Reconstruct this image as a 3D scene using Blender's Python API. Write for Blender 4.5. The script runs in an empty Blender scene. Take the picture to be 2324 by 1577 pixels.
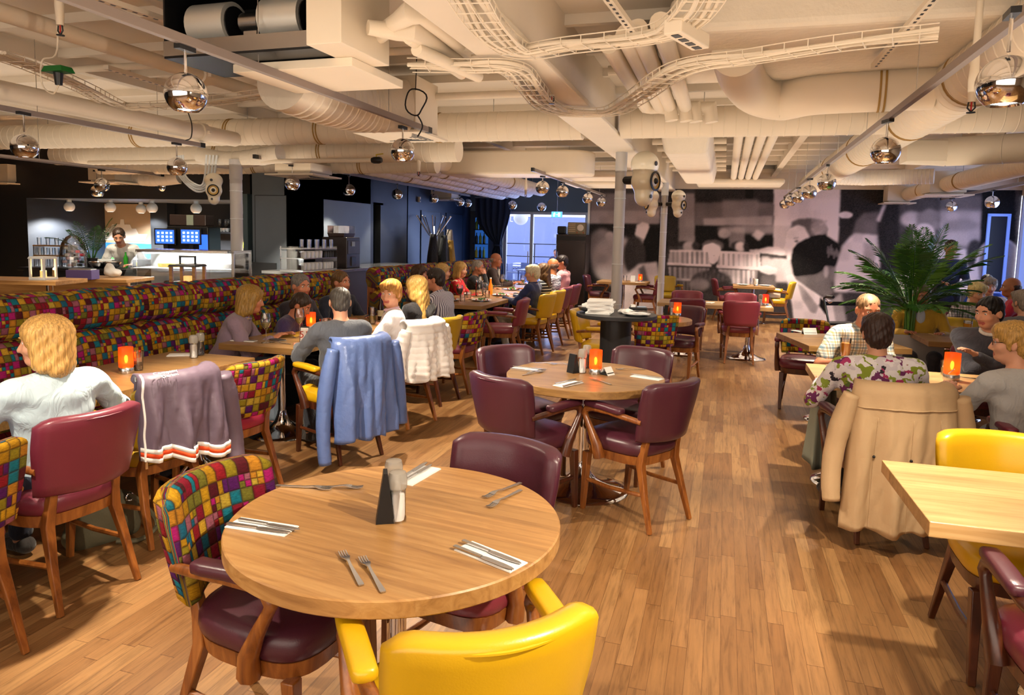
import bpy, math, random
import numpy as np
from mathutils import Vector, Matrix, Euler, noise
S = bpy.context.scene; COL = S.collection
rad = math.radians; rnd = random.Random(11)
# ---------------------------------------------------------------- camera (24.9 mm, shifted down a little), room axis Y = floor boards
FOC, PCX, PCY, PITCH, ROLL, YAW, EYE = 1606.06, 1162.0, 697.73, .1009, .0235, .2893, 1.6201
_fw = Vector((-math.sin(YAW)*math.cos(PITCH), math.cos(YAW)*math.cos(PITCH), -math.sin(PITCH)))
_r0 = Vector((math.cos(YAW), math.sin(YAW), 0)); _u0 = _r0.cross(_fw)
_rt = _r0*math.cos(ROLL)+_u0*math.sin(ROLL); _up = -_r0*math.sin(ROLL)+_u0*math.cos(ROLL)
cd = bpy.data.cameras.new('camera'); cam = bpy.data.objects.new('camera', cd); COL.objects.link(cam)
cam.matrix_world = Matrix(((_rt.x, _up.x, -_fw.x, 0), (_rt.y, _up.y, -_fw.y, 0), (_rt.z, _up.z, -_fw.z, EYE), (0, 0, 0, 1)))
cd.sensor_width = 36; cd.lens = FOC/2324*36; cd.shift_y = -(788.5-PCY)/2324; cd.clip_start = .05; cd.clip_end = 300
S.camera = cam
def W(px, py, z):
    "room point at height z seen at photo pixel px, py"
    d = _fw+_rt*((px-PCX)/FOC)-_up*((py-PCY)/FOC); t = (z-EYE)/d.z
    return Vector((0, 0, EYE))+d*t
def WD(px, py, dep):
    "room point dep metres in front of the camera"
    return Vector((0, 0, EYE))+(_fw+_rt*((px-PCX)/FOC)-_up*((py-PCY)/FOC))*dep
def WX(px, py, x):
    d = _fw+_rt*((px-PCX)/FOC)-_up*((py-PCY)/FOC); return Vector((0, 0, EYE))+d*(x/d.x)
def WY(px, py, y):
    d = _fw+_rt*((px-PCX)/FOC)-_up*((py-PCY)/FOC); return Vector((0, 0, EYE))+d*(y/d.y)
# ---------------------------------------------------------------- world, big lights, exposure
wd = bpy.data.worlds.new('world'); S.world = wd; wd.use_nodes = True
_bg = wd.node_tree.nodes['Background']; _bg.inputs[0].default_value = (.66, .74, 1.0, 1); _bg.inputs[1].default_value = 1.7
vs = S.view_settings; vs.view_transform = 'Standard'; vs.look = 'None'; vs.exposure = .98; vs.gamma = 1; vs.use_curve_mapping = False
S.display_settings.display_device = 'sRGB'
S.cycles.max_bounces = 4; S.cycles.diffuse_bounces = 2; S.cycles.glossy_bounces = 3; S.cycles.transmission_bounces = 4; S.cycles.transparent_max_bounces = 6; S.cycles.adaptive_threshold = .2; S.cycles.light_sampling_threshold = .03
S.cycles.sample_clamp_indirect = 6; S.cycles.caustics_reflective = False; S.cycles.caustics_refractive = False; S.cycles.blur_glossy = 1
def lamp(kind, name, loc, energy, col, size=.1, rot=None, spot=100, blend=.7, parent=None, sy=None):
    l = bpy.data.lights.new(name, kind); l.energy = energy; l.color = col
    if kind == 'AREA':
        l.size = size
        if sy: l.shape = 'RECTANGLE'; l.size_y = sy
    else: l.shadow_soft_size = size
    if kind == 'SPOT': l.spot_size = rad(spot); l.spot_blend = blend
    o = bpy.data.objects.new(name, l); COL.objects.link(o); o.location = loc
    if rot: o.rotation_euler = rot
    if parent: o.parent = parent
    return o
WARM = (1.0, .86, .67)
# daylight through the window blinds and the terrace doors; added warm area fill with no lamp of its own
lamp('AREA', 'daylight_right', (5.3, 12.4, 1.5), 34, (.55, .68, 1.0), 1.8, (0, rad(90), 0), sy=5.5)
lamp('AREA', 'daylight_terrace', (-4.4, 16.85, 1.4), 30, (.30, .45, 1.0), 2.2, (rad(-90), 0, 0), sy=2.2)
lamp('AREA', 'fill_behind', (-1.5, -1.9, 1.7), 80, (1.0, .86, .72), 8, (rad(90), 0, 0), sy=2.2)  # added ambient fill near the back wall, unseen
for _n, _x, _y, _sx, _sy, _e in (('front', -.3, 2.6, 5.0, 4.0, 24), ('middle', -.6, 8.2, 6.0, 5.0, 34), ('far', -.6, 13.2, 6.0, 4.0, 30), ('bench', -7.2, 5.2, 4.0, 7.0, 28)):
    lamp('AREA', 'lamp_spill_up_'+_n, (_x, _y, 2.43), _e, (1.0, .85, .68), _sx, (rad(180), 0, 0), sy=_sy); lamp('AREA', 'ceiling_fill_down_'+_n, (_x, _y, 2.2), _e*.40, (1.0, .88, .74), _sx, (0, 0, 0), sy=_sy)  # added unseen fills: one brightens the ceiling, one lifts the room below
# ---------------------------------------------------------------- materials
def lin(h):
    h = h.lstrip('#'); o = []
    for i in (0, 2, 4):
        v = int(h[i:i+2], 16)/255; o.append(v/12.92 if v <= .04045 else ((v+.055)/1.055)**2.4)
    return tuple(o)+(1,)
def nd(nt, t, ins=None, **pr):
    n = nt.nodes.new('ShaderNode'+t)
    for k, v in pr.items(): setattr(n, k, v)
    for k, v in (ins or {}).items():
        if isinstance(v, bpy.types.NodeSocket): nt.links.new(v, n.inputs[k])
        else: n.inputs[k].default_value = v
    return n
def mth(nt, op, a, b=0.0, c=0.0): return nd(nt, 'Math', {0: a, 1: b, 2: c}, operation=op).outputs[0]
def mixc(nt, f, a, b, bt='MIX'):
    n = nd(nt, 'Mix', data_type='RGBA', blend_type=bt)
    for i, v in ((0, f), (6, a), (7, b)):
        if isinstance(v, bpy.types.NodeSocket): nt.links.new(v, n.inputs[i])
        else: n.inputs[i].default_value = v
    return n.outputs[2]
def ramp(nt, fac, stops, interp='LINEAR'):
    n = nd(nt, 'ValToRGB', {0: fac}); r = n.color_ramp; r.interpolation = interp
    while len(r.elements) > 1: r.elements.remove(r.elements[-1])
    r.elements[0].position = stops[0][0]; r.elements[0].color = stops[0][1]
    for p, c in stops[1:]: r.elements.new(p).color = c
    return n.outputs[0]
def new(name):
    m = bpy.data.materials.new(name); m.use_nodes = True; nt = m.node_tree
    return m, nt, nt.nodes['Principled BSDF']
def put(nt, b, k, v):
    if isinstance(v, bpy.types.NodeSocket): nt.links.new(v, b.inputs[k])
    else: b.inputs[k].default_value = v
def coord(nt, kind='Object', scale=(1, 1, 1), rot=(0, 0, 0)):
    t = nd(nt, 'TexCoord'); return nd(nt, 'Mapping', {0: t.outputs[kind], 2: rot, 3: scale}).outputs[0]
def bump(nt, b, h, st=.3, dist=.01):
    n = nd(nt, 'Bump', {'Height': h, 'Strength': st, 'Distance': dist}); nt.links.new(n.outputs[0], b.inputs['Normal']); return n
def M(name, col, rough=.5, metal=0., var=0., vs_=6., bp=0., bs=60., coat=0., em=0., emc=None, trans=0., ior=1.45, alpha=1., sheen=0., spec=None, sss=0., bscale=(1, 1, 1)):
    m, nt, b = new(name); c = lin(col) if isinstance(col, str) else tuple(col)+(1,)*(4-len(col))
    cc = c
    if var:
        n = nd(nt, 'TexNoise', {0: coord(nt), 'Scale': vs_, 'Detail': 4.})
        cc = mixc(nt, n.outputs[0], tuple(x*(1-var) for x in c[:3])+(1,), tuple(min(1, x*(1+var)) for x in c[:3])+(1,))
    put(nt, b, 'Base Color', cc); put(nt, b, 'Roughness', rough); put(nt, b, 'Metallic', metal)
    if coat: put(nt, b, 'Coat Weight', coat); put(nt, b, 'Coat Roughness', .25)
    if em: put(nt, b, 'Emission Color', lin(emc) if emc else c); put(nt, b, 'Emission Strength', em)
    if trans: put(nt, b, 'Transmission Weight', trans); put(nt, b, 'IOR', ior)
    if alpha < 1: put(nt, b, 'Alpha', alpha)
    if sheen: put(nt, b, 'Sheen Weight', sheen)
    if spec is not None: put(nt, b, 'Specular IOR Level', spec)
    if sss: put(nt, b, 'Subsurface Weight', sss); put(nt, b, 'Subsurface Radius', (.02, .008, .004))
    if bp:
        n = nd(nt, 'TexNoise', {0: coord(nt, scale=bscale), 'Scale': bs, 'Detail': 3.}); bump(nt, b, n.outputs[0], bp)
    return m
def glass(name, col=(1, 1, 1, 1), alpha=.12, rough=.03):
    m, nt, b = new(name); nt.nodes.remove(b); out = nt.nodes['Material Output']
    g = nd(nt, 'BsdfGlossy', {0: (1, 1, 1, 1), 1: rough}); t = nd(nt, 'BsdfTransparent', {0: col})
    f = nd(nt, 'Fresnel', {0: 1.35}); k = mth(nt, 'ADD', f.outputs[0], alpha)
    x = nd(nt, 'MixShader', {0: k, 1: t.outputs[0], 2: g.outputs[0]}); nt.links.new(x.outputs[0], out.inputs[0])
    return m
def m_candle(name, c):
    m, nt, b = new(name); nt.nodes.remove(b); c = lin(c); out = nt.nodes['Material Output']
    a = nd(nt, 'BsdfTranslucent', {0: c}); d = nd(nt, 'BsdfDiffuse', {0: c}); t = nd(nt, 'BsdfTransparent', {0: (1, .5, .22, 1)}); g = nd(nt, 'BsdfGlossy', {0: (1, 1, 1, 1), 1: .25})
    x = nd(nt, 'MixShader', {0: .35, 1: a.outputs[0], 2: d.outputs[0]}); y = nd(nt, 'MixShader', {0: .42, 1: x.outputs[0], 2: t.outputs[0]}); z = nd(nt, 'MixShader', {0: .05, 1: y.outputs[0], 2: g.outputs[0]})
    e = nd(nt, 'Emission', {0: c, 1: .06}); k = nd(nt, 'AddShader', {0: z.outputs[0], 1: e.outputs[0]}); nt.links.new(k.outputs[0], out.inputs[0]); return m
def m_floor():
    m, nt, b = new('oak_board_floor'); P = nd(nt, 'TexCoord').outputs['Object']
    s = nd(nt, 'SeparateXYZ', {0: P}); bw = .064
    u = mth(nt, 'DIVIDE', s.outputs[0], bw); row = mth(nt, 'FLOOR', u)
    rr = nd(nt, 'TexWhiteNoise', {'W': row}, noise_dimensions='1D').outputs[0]
    v = mth(nt, 'ADD', mth(nt, 'DIVIDE', s.outputs[1], .62), mth(nt, 'MULTIPLY', rr, 7.)); pl = mth(nt, 'FLOOR', v)
    cv = nd(nt, 'CombineXYZ', {0: row, 1: pl}).outputs[0]
    wn = nd(nt, 'TexWhiteNoise', {0: cv}, noise_dimensions='2D').outputs[0]
    base = ramp(nt, wn, [(0, lin('7d5734')), (.3, lin('87613b')), (.6, lin('916a43')), (.85, lin('a07a4f')), (1, lin('825c38'))])
    off = nd(nt, 'VectorMath', {0: P, 1: nd(nt, 'CombineXYZ', {0: mth(nt, 'MULTIPLY', wn, 30.), 1: mth(nt, 'MULTIPLY', rr, 20.)}).outputs[0]}, operation='ADD').outputs[0]
    gm = nd(nt, 'Mapping', {0: off, 3: (34., 2.2, 1.)}).outputs[0]
    g = nd(nt, 'TexNoise', {0: gm, 'Scale': 1.6, 'Detail': 7., 'Roughness': .65, 'Distortion': .6}).outputs[0]
    gc = ramp(nt, g, [(.3, (.55, .52, .48, 1)), (.5, (.95, .95, .95, 1)), (.72, (1.16, 1.14, 1.1, 1))])
    c = mixc(nt, 1., base, gc, 'MULTIPLY')
    w = nd(nt, 'TexNoise', {0: P, 'Scale': .9, 'Detail': 5.}).outputs[0]
    c = mixc(nt, 1., c, ramp(nt, w, [(.3, (.78, .74, .7, 1)), (.65, (1.12, 1.1, 1.06, 1))]), 'MULTIPLY')
    fu = mth(nt, 'FRACT', u); e = mth(nt, 'LESS_THAN', mth(nt, 'ABSOLUTE', mth(nt, 'SUBTRACT', fu, .5)), .487)
    fv = mth(nt, 'FRACT', v); e2 = mth(nt, 'LESS_THAN', mth(nt, 'ABSOLUTE', mth(nt, 'SUBTRACT', fv, .5)), .4975)
    k = mth(nt, 'MULTIPLY', e, e2); c = mixc(nt, k, mixc(nt, 1., c, (.45, .38, .33, 1), 'MULTIPLY'), c)
    put(nt, b, 'Base Color', c); put(nt, b, 'Roughness', ramp(nt, w, [(.3, (.27,)*3+(1,)), (.7, (.44,)*3+(1,))])); put(nt, b, 'Specular IOR Level', .45)
    bump(nt, b, mth(nt, 'ADD', mth(nt, 'MULTIPLY', g, .25), k), .12, .004); return m
def m_wood(name, dark, mid, light, gs=(3., 26., 26.), rough=.38, stave=0., coat=.15):
    m, nt, b = new(name); P = coord(nt)
    if stave:
        s = nd(nt, 'SeparateXYZ', {0: P}); r = mth(nt, 'FLOOR', mth(nt, 'DIVIDE', s.outputs[1], stave))
        wn = nd(nt, 'TexWhiteNoise', {'W': r}, noise_dimensions='1D').outputs[0]
        P = nd(nt, 'VectorMath', {0: P, 1: nd(nt, 'CombineXYZ', {0: mth(nt, 'MULTIPLY', wn, 9.), 2: wn}).outputs[0]}, operation='ADD').outputs[0]
    g = nd(nt, 'TexNoise', {0: nd(nt, 'Mapping', {0: P, 3: gs}).outputs[0], 'Scale': 1., 'Detail': 8., 'Roughness': .62, 'Distortion': .9}).outputs[0]
    c = ramp(nt, g, [(.28, lin(dark)), (.5, lin(mid)), (.72, lin(light))])
    if stave: c = mixc(nt, 1., c, ramp(nt, wn, [(0, (.84, .82, .78, 1)), (1, (1.12, 1.1, 1.08, 1))]), 'MULTIPLY')
    put(nt, b, 'Base Color', c); put(nt, b, 'Roughness', rough); put(nt, b, 'Coat Weight', coat); put(nt, b, 'Coat Roughness', .3)
    bump(nt, b, g, .08, .003); return m
def m_mosaic():
    "chenille of small puffed squares in mustard, red, magenta, teal, purple"
    m, nt, b = new('mosaic_fabric'); uv = nd(nt, 'TexCoord').outputs['UV']
    s = nd(nt, 'SeparateXYZ', {0: uv}); cs = .046
    v = mth(nt, 'DIVIDE', s.outputs[1], cs); rv = mth(nt, 'FLOOR', v)
    u = mth(nt, 'DIVIDE', s.outputs[0], cs); ru = mth(nt, 'FLOOR', u)
    big = nd(nt, 'CombineXYZ', {0: ru, 1: rv}).outputs[0]
    w0 = nd(nt, 'TexWhiteNoise', {0: big}, noise_dimensions='2D').outputs[0]
    sp = mth(nt, 'GREATER_THAN', w0, .72)
    u2 = mth(nt, 'MULTIPLY', u, mth(nt, 'ADD', sp, 1.)); v2 = mth(nt, 'MULTIPLY', v, mth(nt, 'ADD', mth(nt, 'GREATER_THAN', w0, .88), 1.))
    cell = nd(nt, 'CombineXYZ', {0: mth(nt, 'FLOOR', u2), 1: mth(nt, 'FLOOR', v2), 2: mth(nt, 'MULTIPLY', sp, 7.)}).outputs[0]
    w = nd(nt, 'TexWhiteNoise', {0: cell}, noise_dimensions='3D').outputs[0]
    pal = ['b98c14', '86101f', 'a57a0c', 'a3146c', '0c6f84', 'c29a2c', '6d6a22', '4e105c', 'b37a20', '7c0a28', '155f7c', 'b59c36', '4c0a18', '96566a', '897a16']
    c = ramp(nt, w, [(i/len(pal), lin(h)) for i, h in enumerate(pal)], 'CONSTANT')
    fb = nd(nt, 'TexNoise', {0: nd(nt, 'Mapping', {0: uv, 3: (60., 240., 1.)}).outputs[0], 'Scale': 1., 'Detail': 5., 'Roughness': .7}).outputs[0]
    c = mixc(nt, 1., c, ramp(nt, fb, [(.3, (.5, .46, .42, 1)), (.62, (1.15, 1.12, 1.05, 1))]), 'MULTIPLY')
    def edge(x): return mth(nt, 'POWER', mth(nt, 'MULTIPLY', mth(nt, 'ABSOLUTE', mth(nt, 'SUBTRACT', mth(nt, 'FRACT', x), .5)), 2.), 6.)
    e = mth(nt, 'MAXIMUM', edge(u2), edge(v2))
    c = mixc(nt, mth(nt, 'MULTIPLY', e, .75), c, lin('3a2412'))
    put(nt, b, 'Base Color', c); put(nt, b, 'Roughness', .85); put(nt, b, 'Specular IOR Level', .25)
    hh = mth(nt, 'ADD', mth(nt, 'SUBTRACT', 1., e), mth(nt, 'MULTIPLY', fb, .25)); bump(nt, b, hh, .7, .008); return m
def m_plaid(name, base, cols, sc=14.):
    m, nt, b = new(name); P = coord(nt); s = nd(nt, 'SeparateXYZ', {0: P}); c = lin(base)
    ax = [s.outputs[0], s.outputs[2]]
    for i, (h, ph, wd_, f) in enumerate(cols):
        for k in (0, 1):
            t = mth(nt, 'FRACT', mth(nt, 'ADD', mth(nt, 'MULTIPLY', ax[k], sc*f), ph+.17*k)); t = mth(nt, 'LESS_THAN', t, wd_)
            c = mixc(nt, mth(nt, 'MULTIPLY', t, .55), c, lin(h))
    put(nt, b, 'Base Color', c); put(nt, b, 'Roughness', .85); return m
def m_stripe(name, a, bcol, axis=0, n=40., w=.4, wob=0.):
    m, nt, b = new(name); P = coord(nt)
    if wob: P = nd(nt, 'VectorMath', {0: P, 1: nd(nt, 'VectorMath', {0: nd(nt, 'TexNoise', {0: P, 'Scale': 14.}).outputs[1], 1: (wob,)*3}, operation='MULTIPLY').outputs[0]}, operation='ADD').outputs[0]
    s = nd(nt, 'SeparateXYZ', {0: P}); t = mth(nt, 'FRACT', mth(nt, 'MULTIPLY', s.outputs[axis], n))
    c = mixc(nt, mth(nt, 'LESS_THAN', t, w), lin(a), lin(bcol)); put(nt, b, 'Base Color', c); put(nt, b, 'Roughness', .85); return m
def m_blotch(name, stops, sc=9., det=2., dist=1.5):
    m, nt, b = new(name); P = coord(nt)
    n = nd(nt, 'TexVoronoi', {0: nd(nt, 'VectorMath', {0: P, 1: nd(nt, 'VectorMath', {0: nd(nt, 'TexNoise', {0: P, 'Scale': sc*.6, 'Detail': det}).outputs[1], 1: (.12*dist,)*3}, operation='MULTIPLY').outputs[0]}, operation='ADD').outputs[0], 'Scale': sc})
    w = nd(nt, 'SeparateColor', {0: n.outputs['Color']}).outputs[0]
    c = ramp(nt, w, [(p, lin(h)) for p, h in stops], 'CONSTANT'); put(nt, b, 'Base Color', c); put(nt, b, 'Roughness', .8); return m
def m_hair(name, col, col2=None):
    m, nt, b = new(name); g = nd(nt, 'TexNoise', {0: coord(nt, scale=(170, 170, 9)), 'Scale': 1., 'Detail': 4., 'Distortion': .5}).outputs[0]
    a = lin(col); d = lin(col2) if col2 else tuple(x*.5 for x in a[:3])+(1,)
    put(nt, b, 'Base Color', ramp(nt, g, [(.35, d), (.62, a)])); put(nt, b, 'Roughness', .42); put(nt, b, 'Specular IOR Level', .35); bump(nt, b, g, .5, .004); return m
MT = {}
def mt():
    g = MT
    g['floor'] = m_floor(); g['mosaic'] = m_mosaic()
    g['oak'] = m_wood('oak_table_top', '94683a', 'b3854e', 'c79b62', (2.2, 30., 30.), .36, .13)
    g['oak2'] = m_wood('pale_oak_table_top', 'a9824f', 'c29b66', 'd4b07c', (2.2, 30., 30.), .36, .1)
    g['oakdk'] = m_wood('brown_oak_table_top', '7d5a38', '96703f', 'ab8455', (2.2, 30., 30.), .42, .1)
    g['cwood'] = m_wood('varnished_chair_wood', '5a2e10', '8a4f20', 'a86a30', (26., 26., 3.), .3, 0, .4)
    g['dwood'] = m_wood('dark_chair_wood', '2e140a', '4d2412', '663519', (26., 26., 3.), .3, 0, .4)
    g['maroon'] = M('maroon_leather', '6e2636', .36, var=.12, bp=.06, bs=220, coat=.1)
    g['purple'] = M('purple_brown_leather', '4a1f2c', .36, var=.12, bp=.06, bs=220, coat=.1)
    g['plum'] = M('plum_leather', '7a3d78', .34, var=.12, bp=.06, bs=220, coat=.1)
    g['red'] = M('red_leather', '9a1f38', .34, var=.12, bp=.06, bs=220, coat=.1)
    g['rose'] = M('rose_leather', '86323f', .36, var=.12, bp=.06, bs=220, coat=.1)
    g['yellow'] = M('yellow_leather', 'd6a712', .33, var=.08, bp=.05, bs=220, coat=.15)
    g['mustard'] = M('mustard_leather', 'b08d16', .36, var=.08, bp=.05, bs=220, coat=.1)
    g['chrome'] = M('chrome', (.82, .82, .84), .06, 1.); g['steel'] = M('brushed_steel', (.6, .6, .6), .25, 1.)
    g['grey'] = M('grey_track_metal', '8f7f75', .45, .3); g['black'] = M('black_plastic', '0c0c0e', .4); g['blackm'] = M('black_tabletop', '17181b', .38)
    g['cpaint'] = M('cream_paint', 'ecdcc4', .55, var=.05, vs_=3); g['cwhite'] = M('white_ceiling_paint', 'e8dac6', .7, var=.08, vs_=2.)
    g['wrap'] = M('painted_duct_wrap', 'efe2ce', .6, var=.07, bp=.5, bs=26)
    g['wpaint'] = M('cool_white_paint', 'e8ecec', .5); g['band'] = M('ochre_duct_tape', 'a8803a', .6)
    g['pillar'] = M('grey_pillar_paint', 'c6c2c0', .45, var=.05)
    g['navy'] = M('navy_wall_paint', '15243c', .45, var=.1, vs_=2); g['charcoal'] = M('charcoal_wall_paint', '1f2124', .5, var=.08, vs_=3); g['slate'] = M('slate_wall_paint', '666f78', .45, var=.1, vs_=3)
    g['paper'] = M('white_paper_napkin', 'f2f0ec', .9); g['white'] = M('white_ceramic', 'eeeeec', .25, coat=.3); g['saltw'] = M('salt', 'f2f0ec', .8)
    g['pepper'] = M('peppercorns', '2c211c', .8, var=.4, vs_=90); g['glass'] = glass('clear_glass'); g['pane'] = glass('window_glass', alpha=.02)
    g['orange'] = m_candle('orange_frosted_glass', 'ff7a2c'); g['redglass'] = m_candle('red_frosted_glass', 'e8584a')
    g['flame'] = M('candle_flame', 'ffd070', .5, em=22., emc='ffc868'); g['wax'] = M('candle_wax', 'fff0d8', .6, em=.6, emc='ffb050')
    g['glow'] = M('lamp_glow', 'fff0d8', .5, em=10., emc='fff2dc'); g['glowdim'] = M('lamp_reflector', 'd8c8a8', .2, .6, em=1.2, emc='ffdca8')
    g['sk'] = M('fair_skin', 'd79c7c', .5, var=.06, vs_=18, sss=.12); g['sk2'] = M('ruddy_skin', 'c07c5c', .5, var=.07, vs_=18, sss=.12); g['sk3'] = M('tan_skin', 'a8683f', .5, var=.06, sss=.1)
    g['lip'] = M('lips', 'b05a50', .4); g['eyew'] = M('eye_white', 'e8e2da', .2); g['iris'] = M('iris', '2a2018', .15)
    g['green'] = M('salad_leaves', '3f7a1e', .55, var=.4, vs_=60); g['tomato'] = M('tomato', 'c22a14', .3); g['blueem'] = M('blue_screen', '1a48c0', .3, em=1.0, emc='2f62f0')
    g['bulbw'] = M('white_lamp_enamel', 'eef0f0', .3, coat=.3); g['cream'] = M('cream_loudspeaker_lacquer', 'efe4cc', .22, coat=.5)
mt()
# ---------------------------------------------------------------- objects
def tag(o, label, cat, group=None, kind=None):
    o['label'] = label; o['category'] = cat
    if group: o['group'] = group
    if kind: o['kind'] = kind
    return o
def thing(name, label, cat, loc=(0, 0, 0), rz=0., group=None):
    o = bpy.data.objects.new(name, None); COL.objects.link(o); o.location = loc; o.rotation_euler = (0, 0, rz); o.empty_display_size = .1
    return tag(o, label, cat, group)
def dup(r, parent=None):
    c = r.copy(); COL.objects.link(c); c.parent = parent
    for ch in list(r.children): dup(ch, c)
    return c
def copy_to(r, loc, rz, label, group=None):
    c = dup(r); c.location = loc; c.rotation_euler = (0, 0, rz); c['label'] = label
    if group: c['group'] = group
    return c
class MB:
    def __init__(s): s.v = []; s.f = []; s.m = []; s.uv = None
    def add(s, V, Fc, mi=0, T=None):
        n = len(s.v)
        for p in V:
            p = Vector(p); s.v.append(tuple(T @ p if T else p))
        for q in Fc: s.f.append(tuple(i+n for i in q)); s.m.append(mi)
        return s
    def box(s, c, d, mi=0, T=None, rz=0., tap=1.):
        x, y, z = d[0]/2, d[1]/2, d[2]/2; R_ = Matrix.Rotation(rz, 4, 'Z'); V = []
        for k, q in ((-z, 1.), (z, tap)):
            for a, b in ((-x, -y), (x, -y), (x, y), (-x, y)): V.append(Vector(c)+R_ @ Vector((a*q, b*q, k)))
        return s.add(V, [(3, 2, 1, 0), (4, 5, 6, 7), (0, 1, 5, 4), (1, 2, 6, 5), (2, 3, 7, 6), (3, 0, 4, 7)], mi, T)
    def loft(s, rings, mi=0, cap=True, closed=True, T=None):
        n = len(rings[0]); V = [p for r in rings for p in r]; Fc = []
        for i in range(len(rings)-1):
            for j in range(n if closed else n-1):
                k = (j+1) % n; Fc.append((i*n+j, i*n+k, (i+1)*n+k, (i+1)*n+j))
        if cap: Fc += [tuple(range(n-1, -1, -1)), tuple(range((len(rings)-1)*n, len(rings)*n))]
        return s.add(V, Fc, mi, T)
    def tube(s, pts, r, n=8, mi=0, cap=True, sq=1., T=None, close=False):
        P = [Vector(p) for p in pts]; N = len(P); rs = r if isinstance(r, (list, tuple)) else [r]*N; rings = []; ref = None
        for i, p in enumerate(P):
            a = P[i]-P[i-1] if i else P[1]-P[0]; b_ = P[i+1]-P[i] if i < N-1 else a
            if close: a = P[i]-P[i-1]; b_ = P[(i+1) % N]-P[i]
            t = (a.normalized()+b_.normalized()); t = t.normalized() if t.length > 1e-6 else a.normalized()
            if ref is None: ref = Vector((0, 0, 1)) if abs(t.z) < .9 else Vector((0, 1, 0))
            x = (ref-t*ref.dot(t)).normalized(); y = t.cross(x); ref = x
            ca = a.normalized().dot(t); k = 1/max(ca, .5)
            rings.append([p+(x*math.cos(q)*sq+y*math.sin(q))*rs[i]*(k if 0 < i < N-1 else 1) for q in [2*math.pi*j/n+(math.pi/4 if n == 4 else 0) for j in range(n)]])
        if close: rings.append(rings[0])
        return s.loft(rings, mi, cap and not close, True, T)
    def lathe(s, prof, n=24, c=(0, 0, 0), mi=0, T=None, cap=True):
        c = Vector(c); return s.loft([[c+Vector((r*math.cos(2*math.pi*j/n), r*math.sin(2*math.pi*j/n), z)) for j in range(n)] for r, z in prof], mi, cap, True, T)
    def ball(s, c, r, nu=16, nv=10, mi=0, T=None):
        r = r if isinstance(r, (tuple, list)) else (r, r, r); c = Vector(c); rings = []
        for i in range(nv+1):
            a = -math.pi/2+math.pi*(i if 0 < i < nv else (.02 if i == 0 else nv-.02))/nv
            rings.append([c+Vector((r[0]*math.cos(a)*math.cos(2*math.pi*j/nu), r[1]*math.cos(a)*math.sin(2*math.pi*j/nu), r[2]*math.sin(a))) for j in range(nu)])
        return s.loft(rings, mi, True, True, T)
    def poly(s, pts, z0, z1, mi=0, T=None):
        return s.loft([[(x, y, z0) for x, y in pts], [(x, y, z1) for x, y in pts]], mi, True, True, T)
    def obj(s, name, mats, parent=None, smooth=35, bev=0., seg=2, label=None, loc=None, sub=0):
        me = bpy.data.meshes.new(name); me.from_pydata(s.v, [], s.f)
        for m in (mats if isinstance(mats, (list, tuple)) else [mats]): me.materials.append(MT[m] if isinstance(m, str) else m)
        if any(s.m): me.polygons.foreach_set('material_index', s.m)
        if s.uv:
            ul = me.uv_layers.new(name='UVMap'); idx = np.zeros(len(me.loops), int); me.loops.foreach_get('vertex_index', idx)
            ul.data.foreach_set('uv', np.array(s.uv, float)[idx].ravel())
        if smooth:
            me.shade_smooth()
            if smooth < 180: me.set_sharp_from_angle(angle=rad(smooth))
        me.update(); o = bpy.data.objects.new(name, me); COL.objects.link(o)
        if bev:
            b = o.modifiers.new('bevel', 'BEVEL'); b.width = bev; b.segments = seg; b.limit_method = 'ANGLE'; b.angle_limit = rad(40)
        if sub:
            q = o.modifiers.new('sub', 'SUBSURF'); q.levels = sub; q.render_levels = sub
        if parent: o.parent = parent
        if label: o['label'] = label
        if loc is not None: o.location = loc
        return o
def struct(name, mb, mats, smooth=0, bev=0., parent=None, label=None):
    o = mb.obj(name, mats, parent, smooth, bev)
    if not parent: o['kind'] = 'structure'
    if label: o['label'] = label
    return o
def lettering(txt, size, mat, parent, loc, rot, name='lettering', ext=.002, align='CENTER'):
    c = bpy.data.curves.new(name, 'FONT'); c.body = txt; c.size = size; c.extrude = ext; c.align_x = align; c.align_y = 'CENTER'
    t = bpy.data.objects.new(name+'_tmp', c); COL.objects.link(t); dg = bpy.context.evaluated_depsgraph_get()
    me = bpy.data.meshes.new_from_object(t.evaluated_get(dg)); bpy.data.objects.remove(t)
    me.materials.clear(); me.materials.append(MT[mat] if isinstance(mat, str) else mat); me.name = name
    o = bpy.data.objects.new(name, me); COL.objects.link(o); o.parent = parent; o.location = loc; o.rotation_euler = rot; return o
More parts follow.
